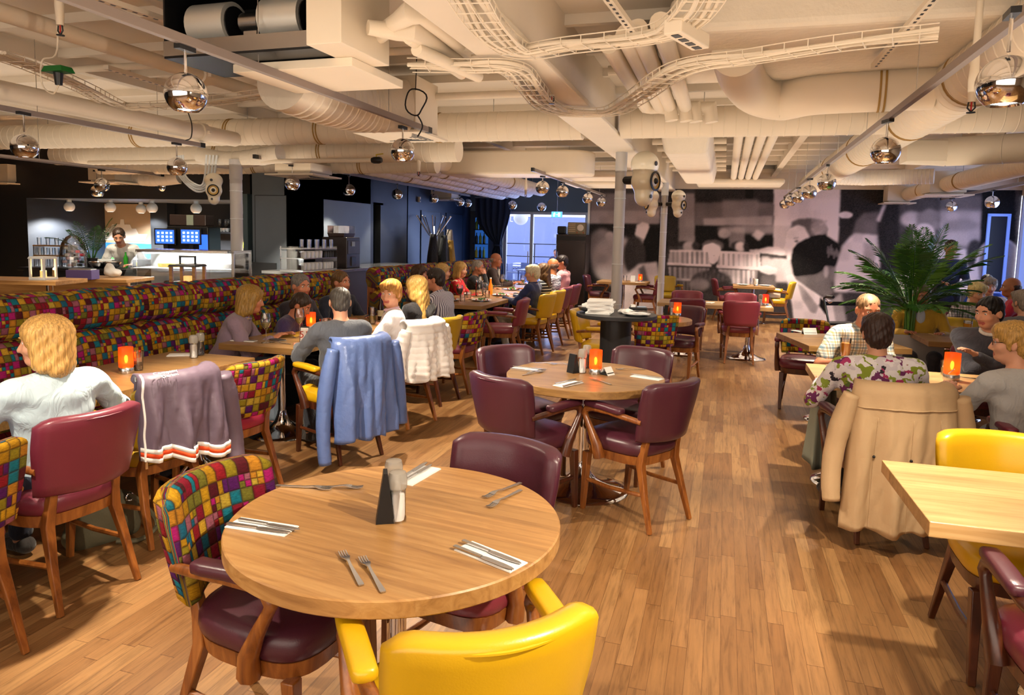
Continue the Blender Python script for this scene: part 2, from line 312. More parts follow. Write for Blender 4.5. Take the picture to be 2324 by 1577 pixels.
# smooth-blended bodies: capsules and ellipsoids melted into one surface
def blob(prims, h, name, mats, parent, wave=None, label=None, smooth=180, flip=False):
    """prims: ('c',p0,p1,r0,r1,k,mi) tapered limb, ('e',c,(rx,ry,rz),rot,k,mi) ellipsoid; k<0 carves"""
    prims = [(*p[:4], None, *p[4:]) if p[0] == 'e' else p for p in prims]
    lo = np.full(3, 1e9); hi = -lo; bb = []
    for p in prims:
        if p[0] == 'c': a = np.minimum(p[1], p[2])-max(p[3], p[4]); b = np.maximum(p[1], p[2])+max(p[3], p[4])
        else: a = np.array(p[1])-max(p[2]); b = np.array(p[1])+max(p[2])
        bb.append((a, b))
        if p[5] >= 0: lo = np.minimum(lo, a); hi = np.maximum(hi, b)
    lo -= 3*h; hi += 3*h; n = np.ceil((hi-lo)/h).astype(int)+1
    f = np.full(n, .2, np.float32); ax = [lo[i]+h*np.arange(n[i]) for i in range(3)]
    def dist(p, X, Y, Z):
        if p[0] == 'c':
            a = np.array(p[1], float); ba = np.array(p[2], float)-a; L = max(ba@ba, 1e-9)
            t = np.clip(((X-a[0])*ba[0]+(Y-a[1])*ba[1]+(Z-a[2])*ba[2])/L, 0, 1)
            return np.sqrt((X-a[0]-t*ba[0])**2+(Y-a[1]-t*ba[1])**2+(Z-a[2]-t*ba[2])**2)-(p[3]+(p[4]-p[3])*t)
        c, r, rot = p[1], p[2], p[3]; x, y, z = X-c[0], Y-c[1], Z-c[2]
        if rot is not None:
            m = np.array(rot); x, y, z = m[0, 0]*x+m[1, 0]*y+m[2, 0]*z, m[0, 1]*x+m[1, 1]*y+m[2, 1]*z, m[0, 2]*x+m[1, 2]*y+m[2, 2]*z
        k0 = np.sqrt((x/r[0])**2+(y/r[1])**2+(z/r[2])**2); k1 = np.sqrt((x/r[0]**2)**2+(y/r[1]**2)**2+(z/r[2]**2)**2)
        return k0*(k0-1)/np.maximum(k1, 1e-6)
    for p, (a, b) in zip(prims, bb):
        k = abs(p[5]); mg = 2*k+2*h
        i0 = np.clip(np.floor((a-mg-lo)/h).astype(int), 0, n-1); i1 = np.clip(np.ceil((b+mg-lo)/h).astype(int)+1, 1, n)
        if (i1 <= i0).any(): continue
        sl = tuple(slice(i0[i], i1[i]) for i in range(3))
        d = dist(p, ax[0][sl[0]][:, None, None], ax[1][sl[1]][None, :, None], ax[2][sl[2]][None, None, :]).astype(np.float32)
        o = f[sl]
        if p[5] >= 0: q = np.maximum(k-np.abs(o-d), 0)/max(k, 1e-6); f[sl] = np.minimum(o, d)-q*q*k*.25
        else: d = -d; q = np.maximum(k-np.abs(o-d), 0)/max(k, 1e-6); f[sl] = np.maximum(o, d)+q*q*k*.25
    if wave is not None: f += wave(ax[0][:, None, None], ax[1][None, :, None], ax[2][None, None, :]).astype(np.float32)
    s = f < 0; c = np.zeros(n-1, np.int8); cor = [(i, j, k) for i in (0, 1) for j in (0, 1) for k in (0, 1)]
    for i, j, k in cor: c += s[i:n[0]-1+i, j:n[1]-1+j, k:n[2]-1+k]
    act = (c > 0) & (c < 8); I = np.argwhere(act); idx = np.full(n-1, -1, np.int32); idx[act] = np.arange(len(I))
    val = np.stack([f[I[:, 0]+i, I[:, 1]+j, I[:, 2]+k] for i, j, k in cor], 1); acc = np.zeros((len(I), 3)); cnt = np.zeros(len(I))
    for a in range(8):
        for d_ in range(3):
            if cor[a][d_] == 0:
                b = a+(4, 2, 1)[d_]; va, vb = val[:, a], val[:, b]; m = (va < 0) != (vb < 0); t = np.where(m, va/np.where(m, va-vb, 1), 0)
                q = np.array(cor[a], float)[None, :].repeat(len(I), 0); q[:, d_] += t; acc[m] += q[m]; cnt += m
    V = lo+h*(I+acc/np.maximum(cnt, 1)[:, None]); Q = []
    for d_ in range(3):
        u, v = (d_+1) % 3, (d_+2) % 3; sa = [slice(1, -1)]*3; sb = [slice(1, -1)]*3; sa[d_] = slice(0, -1); sb[d_] = slice(1, None)
        A, B = s[tuple(sa)], s[tuple(sb)]; E_ = np.argwhere(A != B); ins = A[A != B]
        base = E_.copy(); base[:, u] += 1; base[:, v] += 1
        def cell(du, dv):
            q = base.copy(); q[:, u] += du; q[:, v] += dv; return idx[q[:, 0], q[:, 1], q[:, 2]]
        q = np.stack([cell(-1, -1), cell(0, -1), cell(0, 0), cell(-1, 0)], 1); q[~ins] = q[~ins][:, ::-1]; Q.append(q)
    Q = np.concatenate(Q); Q = Q[(Q >= 0).all(1)]
    me = bpy.data.meshes.new(name); me.vertices.add(len(V)); me.vertices.foreach_set('co', V.astype(np.float32).ravel())
    me.loops.add(Q.size); me.loops.foreach_set('vertex_index', Q.astype(np.int32).ravel()); me.polygons.add(len(Q)); me.polygons.foreach_set('loop_start', np.arange(0, Q.size, 4, dtype=np.int32))
    for m in mats: me.materials.append(MT[m] if isinstance(m, str) else m)
    if len(mats) > 1:
        C = V[Q].mean(1); best = np.full(len(C), 1e9); mi = np.zeros(len(C), np.int32)
        for p in prims:
            if p[5] < 0: continue
            d = dist(p, C[:, 0], C[:, 1], C[:, 2])+(.0035 if p[6] else 0); w = d < best; best[w] = d[w]; mi[w] = p[6]
        me.polygons.foreach_set('material_index', mi)
    me.update(calc_edges=True); me.validate(); me.shade_smooth()
    o = bpy.data.objects.new(name, me); COL.objects.link(o)
    if parent: o.parent = parent
    if label: o['label'] = label
    return o
# ================================================================ room shell
struct('floor', MB().box((-4.3, 7.5, -.05), (20.8, 19.4, .1)), 'floor')
struct('ceiling', MB().box((-4.3, 7.5, 3.17), (20.8, 19.4, .1)), 'cwhite')
def wallbox(name, x0, x1, y0, y1, z0, z1, m): return struct(name, MB().box(((x0+x1)/2, (y0+y1)/2, (z0+z1)/2), (x1-x0, y1-y0, z1-z0)), m)
# ================================================================ chairs
def seat_ring(z, s, w=.238, d=.228, n=36):
    P = []
    for i in range(n):
        a = 2*math.pi*i/n; c, q = math.cos(a), math.sin(a); e = 2/3.6
        x = math.copysign(abs(c)**e, c)*w; y = math.copysign(abs(q)**e, q)*d
        x *= 1-.10*(1-y/d)/2*1.4; P.append(((x)*s, y*s, z))
    return P
def back_pad(mb, z0=.50, z1=.845, hw=.232, bow=.075, th=.062, nu=18, wid0=.88, tilt=.20, mi=0):
    "curved upholstered back with uv in metres"
    rings = []; uv = []; sec = []
    H_ = z1-z0; r = th/2
    for k in range(20):
        a = k/20; 
        sec.append(a)
    nz = 8
    prof = []   # (t, v): inner face bottom->top, rolled top, outer face top->bottom, rolled bottom
    for i in range(nz+1): prof.append((r, .04+.9*i/nz))
    for i in range(1, 5): q = math.pi*i/5; prof.append((r*math.cos(q), .94+.06*math.sin(q)))
    for i in range(nz+1): prof.append((-r, .94-.9*i/nz))
    for i in range(1, 4): q = math.pi*i/4; prof.append((-r*math.cos(q), .04-.04*math.sin(q)))
    for iu in range(nu+1):
        u = -1+2*iu/nu; e = max(0., (abs(u)-.9)/.1); sh = math.sqrt(max(0, 1-e*e*.92)); ring = []; ru = []; acc = 0
        for t, v in prof:
            w = hw*(wid0+(1-wid0)*min(1, v*1.6)); vv = v
            if v > .8: vv = v-.10*(max(0, abs(u)-.72)/.28)**2*(v-.8)/.2
            x = w*u; yy = -.2-bow*1.0+bow*(u*u)*1.15-(vv*H_)*tilt
            ny = t*sh*(1+.12*math.cos(u*1.2)); nx = -u*.55*t*sh
            ring.append((x+nx, yy+ny, z0+vv*H_)); 
            ru.append((x*1.12+.31, vv*H_+(.5 if t < 0 else 0)+t*.9))
        rings.append(ring); uv += ru
    n0 = len(mb.v); mb.loft(rings, mi, True, True)
    if mb.uv is None: mb.uv = []
    mb.uv += uv
    while len(mb.uv) < len(mb.v): mb.uv.append((0, 0))
    return mb
def piping(pts, r=.006): return MB().tube(pts, r, 6)
def chair(label, loc, rz, back, seat, wood='cwood', arms=True, pad=None, group='upholstered restaurant chairs'):
    t = thing('dining_chair', label, 'chair', (loc[0], loc[1], 0), rz, group)
    m = MB(); m.loft([seat_ring(.405, .95), seat_ring(.418, .99), seat_ring(.44, 1.01), seat_ring(.468, 1.0), seat_ring(.487, .95), seat_ring(.499, .84), seat_ring(.506, .6), seat_ring(.508, .25)]); m.obj('seat', seat, t, 60)
    MB().loft([seat_ring(.352, .90), seat_ring(.355, .93), seat_ring(.406, .965), seat_ring(.408, .90)]).obj('seat_rail', wood, t, 40)
    b = back_pad(MB()).obj('backrest', back, t, 60)
    if back != 'mosaic':
        q = MB(); hw = .225; P = [(hw*u*1.0-u*.55*.03, -.275+.075*u*u*1.15-.33*.2*(1-.10*(max(0, abs(u)-.72)/.28)**2)-.034, .50+.345*(.935-.08*(max(0, abs(u)-.72)/.28)**2)) for u in [-1+i/12 for i in range(25)]]
        q.tube(P, .004, 6).obj('piping', back, b)
    for s in (-1, 1):
        q = MB().tube([(s*.198, .195, 0), (s*.200, .18, .2), (s*.198, .17, .36)], [.019, .025, .031], 4); q.obj('leg', wood, t, 30, .004)
        q = MB().tube([(s*.182, -.30, 0), (s*.168, -.24, .2), (s*.152, -.195, .36), (s*.146, -.205, .44), (s*.142, -.232, .545), (s*.14, -.238, .58)], [.017, .023, .029, .027, .020, .014], 4, sq=1.)
        q.obj('leg', wood, t, 30, .004)
        q = MB().tube([(s*.197, .18, .19), (s*.188, 0, .185), (s*.17, -.24, .20)], .0125, 8); q.obj('stretcher', wood, t)
        if arms:
            q = MB(); A = [(s*.228, .05, .36), (s*.240, .06, .43), (s*.250, .10, .51), (s*.254, .142, .585), (s*.254, .152, .605), (s*.253, .136, .634), (s*.252, .09, .645), (s*.248, -.03, .645), (s*.238, -.13, .635), (s*.214, -.235, .62)]
            q.tube(A, [.036, .031, .022, .018, .019, .02, .019, .018, .018, .016], 8); ar = q.obj('armrest', wood, t, 50)
            p = MB(); rings = []
            for y, k in ((.148, .3), (.144, .7), (.131, .95), (.096, 1), (.01, 1), (-.08, 1), (-.115, .95), (-.127, .6)):
                x0 = s*(.252-.007*max(0, (.12-y)/.2)); rings.append([(x0+.031*k*c, y, .669+.02*k*q_+(.0 if y > -.05 else -.006)) for c, q_ in [(math.copysign(abs(math.cos(a))**.6, math.cos(a)), math.copysign(abs(math.sin(a))**.6, math.sin(a))) for a in [2*math.pi*i/16 for i in range(16)]]])
            p.loft(rings).obj('arm_pad', pad or (seat if back == 'mosaic' else back), ar, 60)
    return t
_proto = {}
def seat_at(bx, by, deg, back, seat, label, wood='cwood', arms=True, pad=None):
    "place a chair by the middle of its back's top edge"
    a = rad(deg); d = .285; x = bx+d*-math.sin(a); y = by+d*math.cos(a); k = (back, seat, wood, arms, pad)
    if k in _proto: return copy_to(_proto[k], (x, y, 0), a, label)
    _proto[k] = chair(label, (x, y), a, back, seat, wood, arms, pad); return _proto[k]
CH = [
 (-.405, 1.315, 37, 'yellow', 'yellow', 'yellow leather armchair tucked close under the front edge of the big round oak table'),
 (-1.55, 1.86, -94, 'mosaic', 'purple', 'mosaic-backed armchair with purple-brown seat drawn up to the big round oak table'),
 (-.755, 2.53, 167, 'purple', 'rose', 'purple-brown leather armchair facing us across the big round oak table'),
 (-1.185, 3.74, -27, 'purple', 'purple', 'dark maroon armchair, back to us, on the bench side of the candlelit round table', 'dwood'),
 (-.23, 3.98, 57, 'purple', 'purple', 'dark maroon armchair, back to us, on the aisle side of the candlelit round table'),
 (-1.46, 4.74, -132, 'purple', 'purple', 'plum-edged armchair facing us behind the candlelit round table', 'cwood', True, 'plum'),
 (-.52, 5.08, 162, 'purple', 'purple', 'dark maroon armchair facing us between the candlelit round table and black pedestal'),
 (-2.555, 2.33, 83, 'maroon', 'maroon', 'maroon leather chair holding the blonde woman in pale blue', 'cwood', True, 'purple'),
 (-2.67, 2.95, 80, 'mustard', 'mustard', 'mustard leather chair with the grey-purple jacket hung over its back', 'cwood', True),
 (-2.67, 3.61, 84, 'mosaic', 'red', 'empty mosaic-backed armchair with red seat beside the table with the jacket chair'),
 (-2.42, 4.42, 66, 'yellow', 'yellow', 'yellow chair hidden under the shiny blue raincoat', 'dwood', True),
 (-2.40, 5.43, 74, 'mustard', 'rose', 'chair under the white quilted jacket', 'cwood', False),
 (-2.48, 6.27, 82, 'mustard', 'mustard', 'mustard leather chair just behind the white quilted jacket', 'dwood', False),
 (-2.42, 6.85, 84, 'mosaic', 'maroon', 'mosaic-backed chair behind the mustard chair at the end of the shared table', 'cwood', False),
 (-2.40, 8.55, 97, 'rose', 'rose', 'empty rose-maroon armchair at the near end of the long dinner table'),
 (-2.30, 9.5, 80, 'yellow', 'yellow', 'yellow armchair under the white-haired guest in navy'),
 (-2.31, 10.15, 80, 'yellow', 'yellow', 'yellow armchair under the guest in the striped white top'),
 (-2.35, 10.85, 84, 'maroon', 'maroon', 'maroon chair under the bald guest in a navy top'),
 (-2.35, 11.6, 86, 'maroon', 'maroon', 'maroon chair under the guest in pink at the far end of the long dinner table'),
 (.25, 9.72, 4, 'rose', 'rose', 'maroon armchair, back to us, beside open floor at the oblong table'),
 (-.44, 9.72, 8, 'maroon', 'maroon', 'red-maroon armchair, back to us, just behind the dark mosaic chair'),
 (-.52, 11.2, 186, 'rose', 'rose', 'maroon armchair facing us over the oblong table, nearer the thin far pillar'),
 (.26, 11.2, 180, 'rose', 'rose', 'maroon armchair facing us over the oblong table, at the end with the red candle'),
 (-.40, 8.62, 166, 'purple', 'purple', 'grey-purple armchair facing us at the half-hidden round table beyond the black pedestal'),
 (-.63, 7.42, 22, 'mosaic', 'maroon', 'dark mosaic-backed chair with its back to us just right of the black pedestal', 'cwood', True, 'purple'),
 (-1.50, 7.6, -95, 'yellow', 'yellow', 'yellow armchair half hidden behind the black pedestal table'),
 (.82, 7.72, 176, 'mosaic', 'maroon', 'mosaic-backed armchair with maroon seat facing us at the small bare table in the aisle', 'dwood', True),
 (.94, 4.13, 12, 'purple', 'purple', 'dark chair hidden under the long beige trench coat', 'dwood', True),
 (1.13, 3.36, 183, 'yellow', 'yellow', 'yellow leather armchair across the pale oak table at the right edge', 'dwood', False),
 (1.08, 2.05, -2, 'purple', 'maroon', 'maroon armchair cut off by the frame at the near end of the pale oak table', 'dwood', True),
 (1.74, 4.06, 2, 'maroon', 'maroon', 'maroon armchair under the guest in the light grey top', 'dwood', True),
 (1.30, 15.0, 84, 'yellow', 'yellow', 'yellow armchair right against the mural at the far small table'),
 (-.16, 15.1, -88, 'maroon', 'maroon', 'dark maroon armchair on the shadowed side of the far small table'),
 (-1.22, 14.5, 86, 'maroon', 'maroon', 'maroon armchair between the two grey pillars at the dark corner table'),
 (-1.20, 15.5, 200, 'mustard', 'mustard', 'mustard chair glimpsed just behind the thin far pillar'),
 (-2.75, 14.7, -88, 'purple', 'purple', 'dark chair in the corner between fridge and thick pillar'),
 (-2.52, 1.74, 76, 'mosaic', 'maroon', 'bright mosaic-backed chair cut by the frame, under the guest in lilac', 'cwood', True),
 (2.45, 8.75, 170, 'mustard', 'mustard', 'yellow chair back beside the man in the yellow sweater', 'cwood', False),
 (2.05, 6.49, 164, 'maroon', 'maroon', 'maroon chair under the dark-haired man in the charcoal sweater', 'dwood', True),
 (2.857, 7.452, 20, 'maroon', 'maroon', 'maroon chair under the grey-haired guest behind the charcoal sweater', 'cwood', False),
 (3.628, 9.623, 70, 'maroon', 'maroon', 'maroon chair under the balding man in red', 'cwood', False),
 (3.454, 11.075, 165, 'mustard', 'mustard', 'yellow chair under the guest in the pale cardigan', 'cwood', False),
 (3.863, 12.197, 150, 'maroon', 'maroon', 'maroon chair under the guest in bright blue', 'cwood', False),
 (2.770, 9.585, 178, 'maroon', 'maroon', 'maroon chair under the blonde guest in plaid', 'cwood', False),
 (2.000, 8.584, 176, 'maroon', 'maroon', 'maroon chair under the man in the yellow sweater', 'cwood', False),
 (1.03, 6.27, 182, 'purple', 'purple', 'dark chair under the man in the plaid shirt', 'cwood', False),
]
for a in CH: seat_at(*a[:5], *([a[5]] if len(a) > 5 else []), *(a[6:] if len(a) > 6 else []))
# ================================================================ tables
def pedestal(t, h, r=.031, R_=.28, m='chrome', name='column'):
    MB().lathe([(r, .10), (r, h)], 20).obj(name, m, t, 50)
    MB().lathe([(R_, 0), (R_+.004, .006), (R_-.004, .014), (R_*.8, .026), (R_*.55, .045), (R_*.36, .07), (R_*.22, .11), (r+.006, .17), (r+.004, .19)], 40).obj('base', m, t, 50)
def round_table(label, x, y, r, h=.75, m='oak', rz=0, th=.048):
    t = thing('round_table', label, 'table', (x, y, 0), rz, 'round pedestal tables')
    MB().lathe([(r-.004, h-th), (r, h-th+.004), (r, h-.004), (r-.004, h)], 96).obj('tabletop', m, t, 30)
    pedestal(t, h-th, R_=.3*min(1, r/.5)); return t
def box_table(label, x, y, sx, sy, rz=0, h=.75, m='oakdk', th=.05, feet=1, gx=0, leg='pedestal'):
    t = thing('dining_table', label, 'table', (x, y, 0), rad(rz), 'square-edged oak tables')
    MB().box((0, 0, h-th/2), (sx, sy, th)).obj('tabletop', m, t, 0, .003)
    for i in range(feet):
        d = 0 if feet == 1 else (-.5+i/(feet-1))*(max(sx, sy)-.6); o = (d, 0) if sx > sy else (0, d)
        if leg == 'pedestal':
            MB().lathe([(.031, .1), (.031, h-th)], 18, (o[0]+gx, o[1], 0)).obj('column', 'chrome', t, 50)
            R_ = .26; MB().lathe([(R_, 0), (R_+.004, .006), (R_-.004, .014), (R_*.8, .026), (R_*.55, .045), (R_*.36, .07), (R_*.22, .11), (.037, .17), (.034, .19)], 36, (o[0]+gx, o[1], 0)).obj('base', 'chrome', t, 50)
    if leg != 'pedestal':
        for a in (-1, 1):
            for b in (-1, 1): MB().box((a*(sx/2-.04), b*(sy/2-.04), (h-th)/2), (.05, .05, h-th)).obj('leg', 'steel', t, 0, .003)
    return t
T1 = round_table('big round oak table in front, laid with cutlery, salt mills and a black menu holder', -.923, 1.916, .501, rz=rad(-8))
T2 = round_table('round oak table with an orange candle and four maroon chairs', -.8125, 4.395, .50, m='oakdk', rz=rad(-5))
T3 = round_table('round oak table mostly hidden behind the black pedestal, with an orange candle', -.72, 7.92, .42, rz=0)
box_table('oblong oak table with the orange candle, in front of the blonde woman in pale blue', -3.38, 2.92, .68, 2.32, m='oakdk', feet=2, gx=.1)
box_table('oak table with the number stand, wine glasses and a candle, on a chrome pedestal', -3.33, 5.62, .70, 2.24, m='oakdk', feet=3, gx=.0)
box_table('long dinner table set with salads for the large party', -3.36, 10.55, 1.06, 4.7, m='oakdk', leg='legs')
box_table('pale oak table with a blank top at the right edge of the frame', 1.36, 2.80, 1.4, .66, rz=1, m='oak2', gx=.0)
box_table('oak table with an orange candle, between the floral blouse and the plaid shirt', 1.62, 5.13, 2.03, .70, rz=0, m='oak2', feet=2)
box_table('small bare grey-oak table with a folded card, beside the aisle', 1.04, 6.95, .86, .86, rz=14, m='oakdk')
box_table('oblong oak table with a red candle, in front of the mural', -.10, 10.27, 1.52, .70, m='oak2', feet=2)
box_table('small oak table against the mural, with white plates and a yellow chair', .58, 14.85, .78, .74, m='oak')
box_table('small dark corner table with a candle, beyond the thick grey pillar', -1.95, 14.5, 1.0, .70, m='oakdk')
box_table('small dark table with a beer glass in front of the man in yellow', 2.13, 7.58, .6, .66, m='oakdk')
box_table('oak table with papers in front of the blonde guest in plaid', 2.85, 8.45, 1.3, .7, m='oakdk', feet=2)
# ================================================================ banquettes
def bench(label, y0, y1, x=-4.3, ends=(True, True), group='mosaic banquettes along the bar side', xs=0.60):
    t = thing('banquette_bench', label, 'bench', (x, y0, 0), 0, group); L = y1-y0; nseg = max(1, round(L/.62))
    def run(prof, name, seams=True, mat='mosaic'):
        mb = MB(); rings = []; uv = []; n = nseg*10
        for i in range(n+1):
            y = L*i/n; fr = (y/L*nseg) % 1; g = 1-.5*max(0, 1-min(fr, 1-fr)/.05)**2*seams; e = min(y, L-y); g *= (.55+.45*min(1, e/.03)); cx_, cz_ = np.mean([p[0] for p in prof]), np.mean([p[1] for p in prof]); acc = 0; lp = prof[0]; ring = []
            for px_, pz_ in prof:
                acc += math.hypot(px_-lp[0], pz_-lp[1]); lp = (px_, pz_); gg = 1-(1-g)*.22
                ring.append((cx_+(px_-cx_)*gg, y, cz_+(pz_-cz_)*gg)); uv.append((y, acc))
            rings.append(ring)
        mb.loft(rings); mb.uv = uv; return mb.obj(name, mat, t, 60)
    run([(-.03, 1.175), (.03, 1.185), (.10, 1.165), (.145, 1.10), (.155, 1.02), (.14, .95), (.10, .905), (.04, .90), (-.03, .92), (-.06, 1.0), (-.06, 1.12)], 'head_cushion')
    run([(.0, .90), (.08, .90), (.125, .87), (.16, .80), (.175, .70), (.185, .6), (.18, .5), (.14, .47), (.0, .47), (-.03, .6)], 'back_cushion')
    run([(.12, .40), (.12, .47), (.2, .49), (.45, .49), (xs-.04, .475), (xs, .43), (xs-.01, .36), (.3, .34)], 'seat_cushion')
    MB().box((.02, L/2, .60), (.10, L-.02, 1.1)).obj('back_panel', 'cwood', t, 0, .004)
    MB().box((.25, L/2, .17), (.5, L-.04, .34)).obj('plinth', 'charcoal', t, 0)
    return t
bench('long mosaic banquette running behind the blonde woman in pale blue', -.6, 7.35)
bench('second mosaic banquette with its end panel facing the gap to the coffee corner', 8.06, 10.2)
bench('third mosaic banquette beyond, behind the party in front of the coat rack', 10.35, 13.2)
# ================================================================ services under the ceiling deck
m = MB()
for i in range(22): m.box((-4.3, .2+i*.78, 3.10), (20.8, .06, .10))
for x in (-8.2, -5.6, -3.4, .9, 3.2, 5.2): m.box((x, 7.5, 3.06), (.10, 19.4, .16))
struct('trim_1', m, 'cwhite')['label'] = 'white painted joists under the ceiling deck'
m = MB().box((-1.27, 9.5, 2.93), (.30, 13.6, .47)); m.box((-1.27, 9.5, 2.68), (.36, 13.6, .04)); m.box((-1.05, 1.55, 2.90), (.42, 2.2, .52))
struct('trim_2', m, 'cwhite', bev=.01)['label'] = 'deep white ceiling beam resting on the two grey pillars'
def pillar(label, x, y, top, r):
    t = thing('pillar', label, 'pillar', (x, y, 0), 0); t['kind'] = 'structure'
    MB().lathe([(r, 0), (r, top-.25)], 24).obj('shaft', 'pillar', t, 50)
    MB().lathe([(r+.004, top-.25), (r+.004, top)], 24).obj('head', 'pillar', t, 50)
    for z in (.8, 1.3, 1.75, 2.1): MB().lathe([(r+.003, z), (r+.004, z+.008)], 24).obj('cable_tie', 'wpaint', t, 50)
pillar('thick grey pillar behind the black pedestal table', -1.26, 8.75, 2.67, .067)
pillar('thin far grey pillar before the mural', -1.12, 13.55, 2.67, .062)
pillar('grey pillar between banquette and cake counter', -6.0, 7.72, 2.5, .076)
def smooth_path(P, n=6):
    P = [Vector(p) for p in P]; out = []
    for i in range(len(P)-1):
        p0, p1, p2, p3 = P[max(i-1, 0)], P[i], P[i+1], P[min(i+2, len(P)-1)]
        for k in range(n):
            t = k/n; out.append(.5*((2*p1)+(p2-p0)*t+(2*p0-5*p1+4*p2-p3)*t*t+(3*p1-p0-3*p2+p3)*t**3))
    return out+[P[-1]]
def duct(label, pts, r, mat='cpaint', step=.11, bands=(), name='ventilation_duct', group='round ventilation ducts', seam=.004, n=28, smooth=False):
    P = smooth_path(pts, 8) if smooth else [Vector(p) for p in pts]; path = [P[0]]; rs = [r]
    for a, b in zip(P, P[1:]):
        L = (b-a).length; k = max(1, int(L/step))
        for i in range(1, k+1):
            q = a+(b-a)*(i/k); u = (b-a).normalized()
            if seam and i < k: path += [q-u*.006, q, q+u*.006]; rs += [r, r+seam, r]
            else: path.append(q); rs.append(r)
    o = tag(MB().tube(path, rs, n).obj(name, mat, None, 24), label, 'duct', group)
    if len(P) == 2 and name == 'ventilation_duct':
        for f in (.12, .5, .88): q = P[0]+(P[1]-P[0])*f; MB().tube([q+Vector((0, 0, r*.9)), (q.x, q.y, 3.13)], .005, 5).obj('hanger', 'steel', o)
    for t in bands:
        i = min(int(t*(len(P)-1)), len(P)-2); f = t*(len(P)-1)-i; q = P[i]+(P[i+1]-P[i])*f; u = (P[i+1]-P[i]).normalized()
        for s in (0, .035): MB().tube([q+u*s, q+u*(s+.014)], r+.007, n).obj('tape_band', 'band', o, 50)
    return o
def pipe(label, pts, r, mat='cpaint', name='ceiling_pipe', group='white painted ceiling pipes', joints=(), n=12):
    o = tag(MB().tube(pts, r, n).obj(name, mat, None, 50), label, 'pipe', group); P = [Vector(p) for p in pts]
    for t in joints:
        i = min(int(t*(len(P)-1)), len(P)-2); f = t*(len(P)-1)-i; q = P[i]+(P[i+1]-P[i])*f; u = (P[i+1]-P[i]).normalized()
        j = MB().tube([q-u*.05, q-u*.045, q+u*.045, q+u*.05], [r+.006, r+.018, r+.018, r+.006], n)
        j.box(q+Vector((r+.03, 0, 0)), (.03, .05, .03)); j.box(q-Vector((r+.03, 0, 0)), (.03, .05, .03)); j.obj('coupling', mat, o, 50)
    return o
duct('main spiral duct crossing the room on the bar side, left of the ceiling beam', [(-9.6, 7.35, 2.78), (-1.47, 7.35, 2.78)], .155, bands=(.30, .47, .62, .8))
duct('main spiral duct continuing on the mural side of the ceiling beam', [(-1.07, 7.35, 2.78), (5.6, 7.35, 2.78)], .15, bands=(.6,))
duct('second spiral duct just behind the main one on the bar side', [(-9.6, 8.3, 2.66), (-3.2, 8.3, 2.66)], .15, bands=(.45, .7))
duct('lowest spiral duct running closest to the dark bar wall', [(-9.6, 9.05, 2.56), (-3.8, 9.05, 2.56)], .12, bands=(.5, .8))
for i, x in enumerate((-5.05, -4.72, -4.40, -4.1)): duct(['outermost', 'second', 'third', 'innermost'][i]+' of the four parallel ducts running away above the long dinner table', [(x, 9.4, 2.58+.03*i), (x, 15.9, 2.58+.03*i)], .13, bands=(.2, .6), step=.2)
a = W(1940, 352, 2.76)
duct('very large spiral duct running away along the right-hand lamp track', [(a.x, 1.2, 2.76), (a.x, 15.5, 2.76)], .2, bands=(.19, .3, .42, .58, .74), step=.13)
duct('wide bent duct curling round before the large spiral duct', [W(1672, 118, 2.85), W(1682, 170, 2.82), W(1715, 212, 2.78), W(1775, 226, 2.76), W(1850, 212, 2.76), W(1996, 203, 2.76), W(2120, 197, 2.76)], .16, smooth=True, bands=(.83,), step=.3)
duct('flat branch duct with tapered end at the right edge of the ceiling', [W(2150, 345, 2.62), W(2420, 330, 2.62)], .15, step=.4)
m = MB(); p = W(2150, 345, 2.62); m.loft([[p+Vector((-.02, .15*math.cos(q), .15*math.sin(q))) for q in [2*math.pi*i/16 for i in range(16)]], [p+Vector((-.42, .17*max(-1, min(1, 1.5*math.cos(q))), .11*max(-1, min(1, 1.5*math.sin(q))))) for q in [2*math.pi*i/16 for i in range(16)]]]); tag(m.obj('duct_reducer', 'cpaint', None, 30), 'square-to-round duct piece at the tapered end of the branch duct', 'duct')
duct('flexible duct leading to the square diffuser box above the palm', [W(1880, 402, 2.62), W(1960, 404, 2.62), W(2120, 400, 2.62)], .11, 'wrap', .05, name='flexible_duct', group='wrapped flexible ducts')
duct('spiral duct along the window side, above the two far lamps', [(3.35, 8.6, 2.60), (3.35, 15.8, 2.60)], .13, bands=(.5, .8))
duct('fat insulated flexible duct between fan unit and square box', smooth_path([W(640, 178, 2.66), W(725, 212, 2.64), W(820, 238, 2.66), W(920, 240, 2.70)], 6), .215, 'wrap', .035, seam=.007, name='flexible_duct', group='wrapped flexible ducts')
duct('sagging white flexible duct above the cake counter, left piece', smooth_path([(-9.8, 9.7, 2.48), (-9.2, 9.7, 2.42), (-8.6, 9.7, 2.46)], 6), .12, 'wrap', .05, name='flexible_duct', group='wrapped flexible ducts')
duct('sagging white flexible duct above the grey pillar', smooth_path([(-6.6, 7.8, 2.56), (-6.1, 7.8, 2.50), (-5.4, 7.8, 2.58)], 6), .11, 'wrap', .05, name='flexible_duct', group='wrapped flexible ducts')
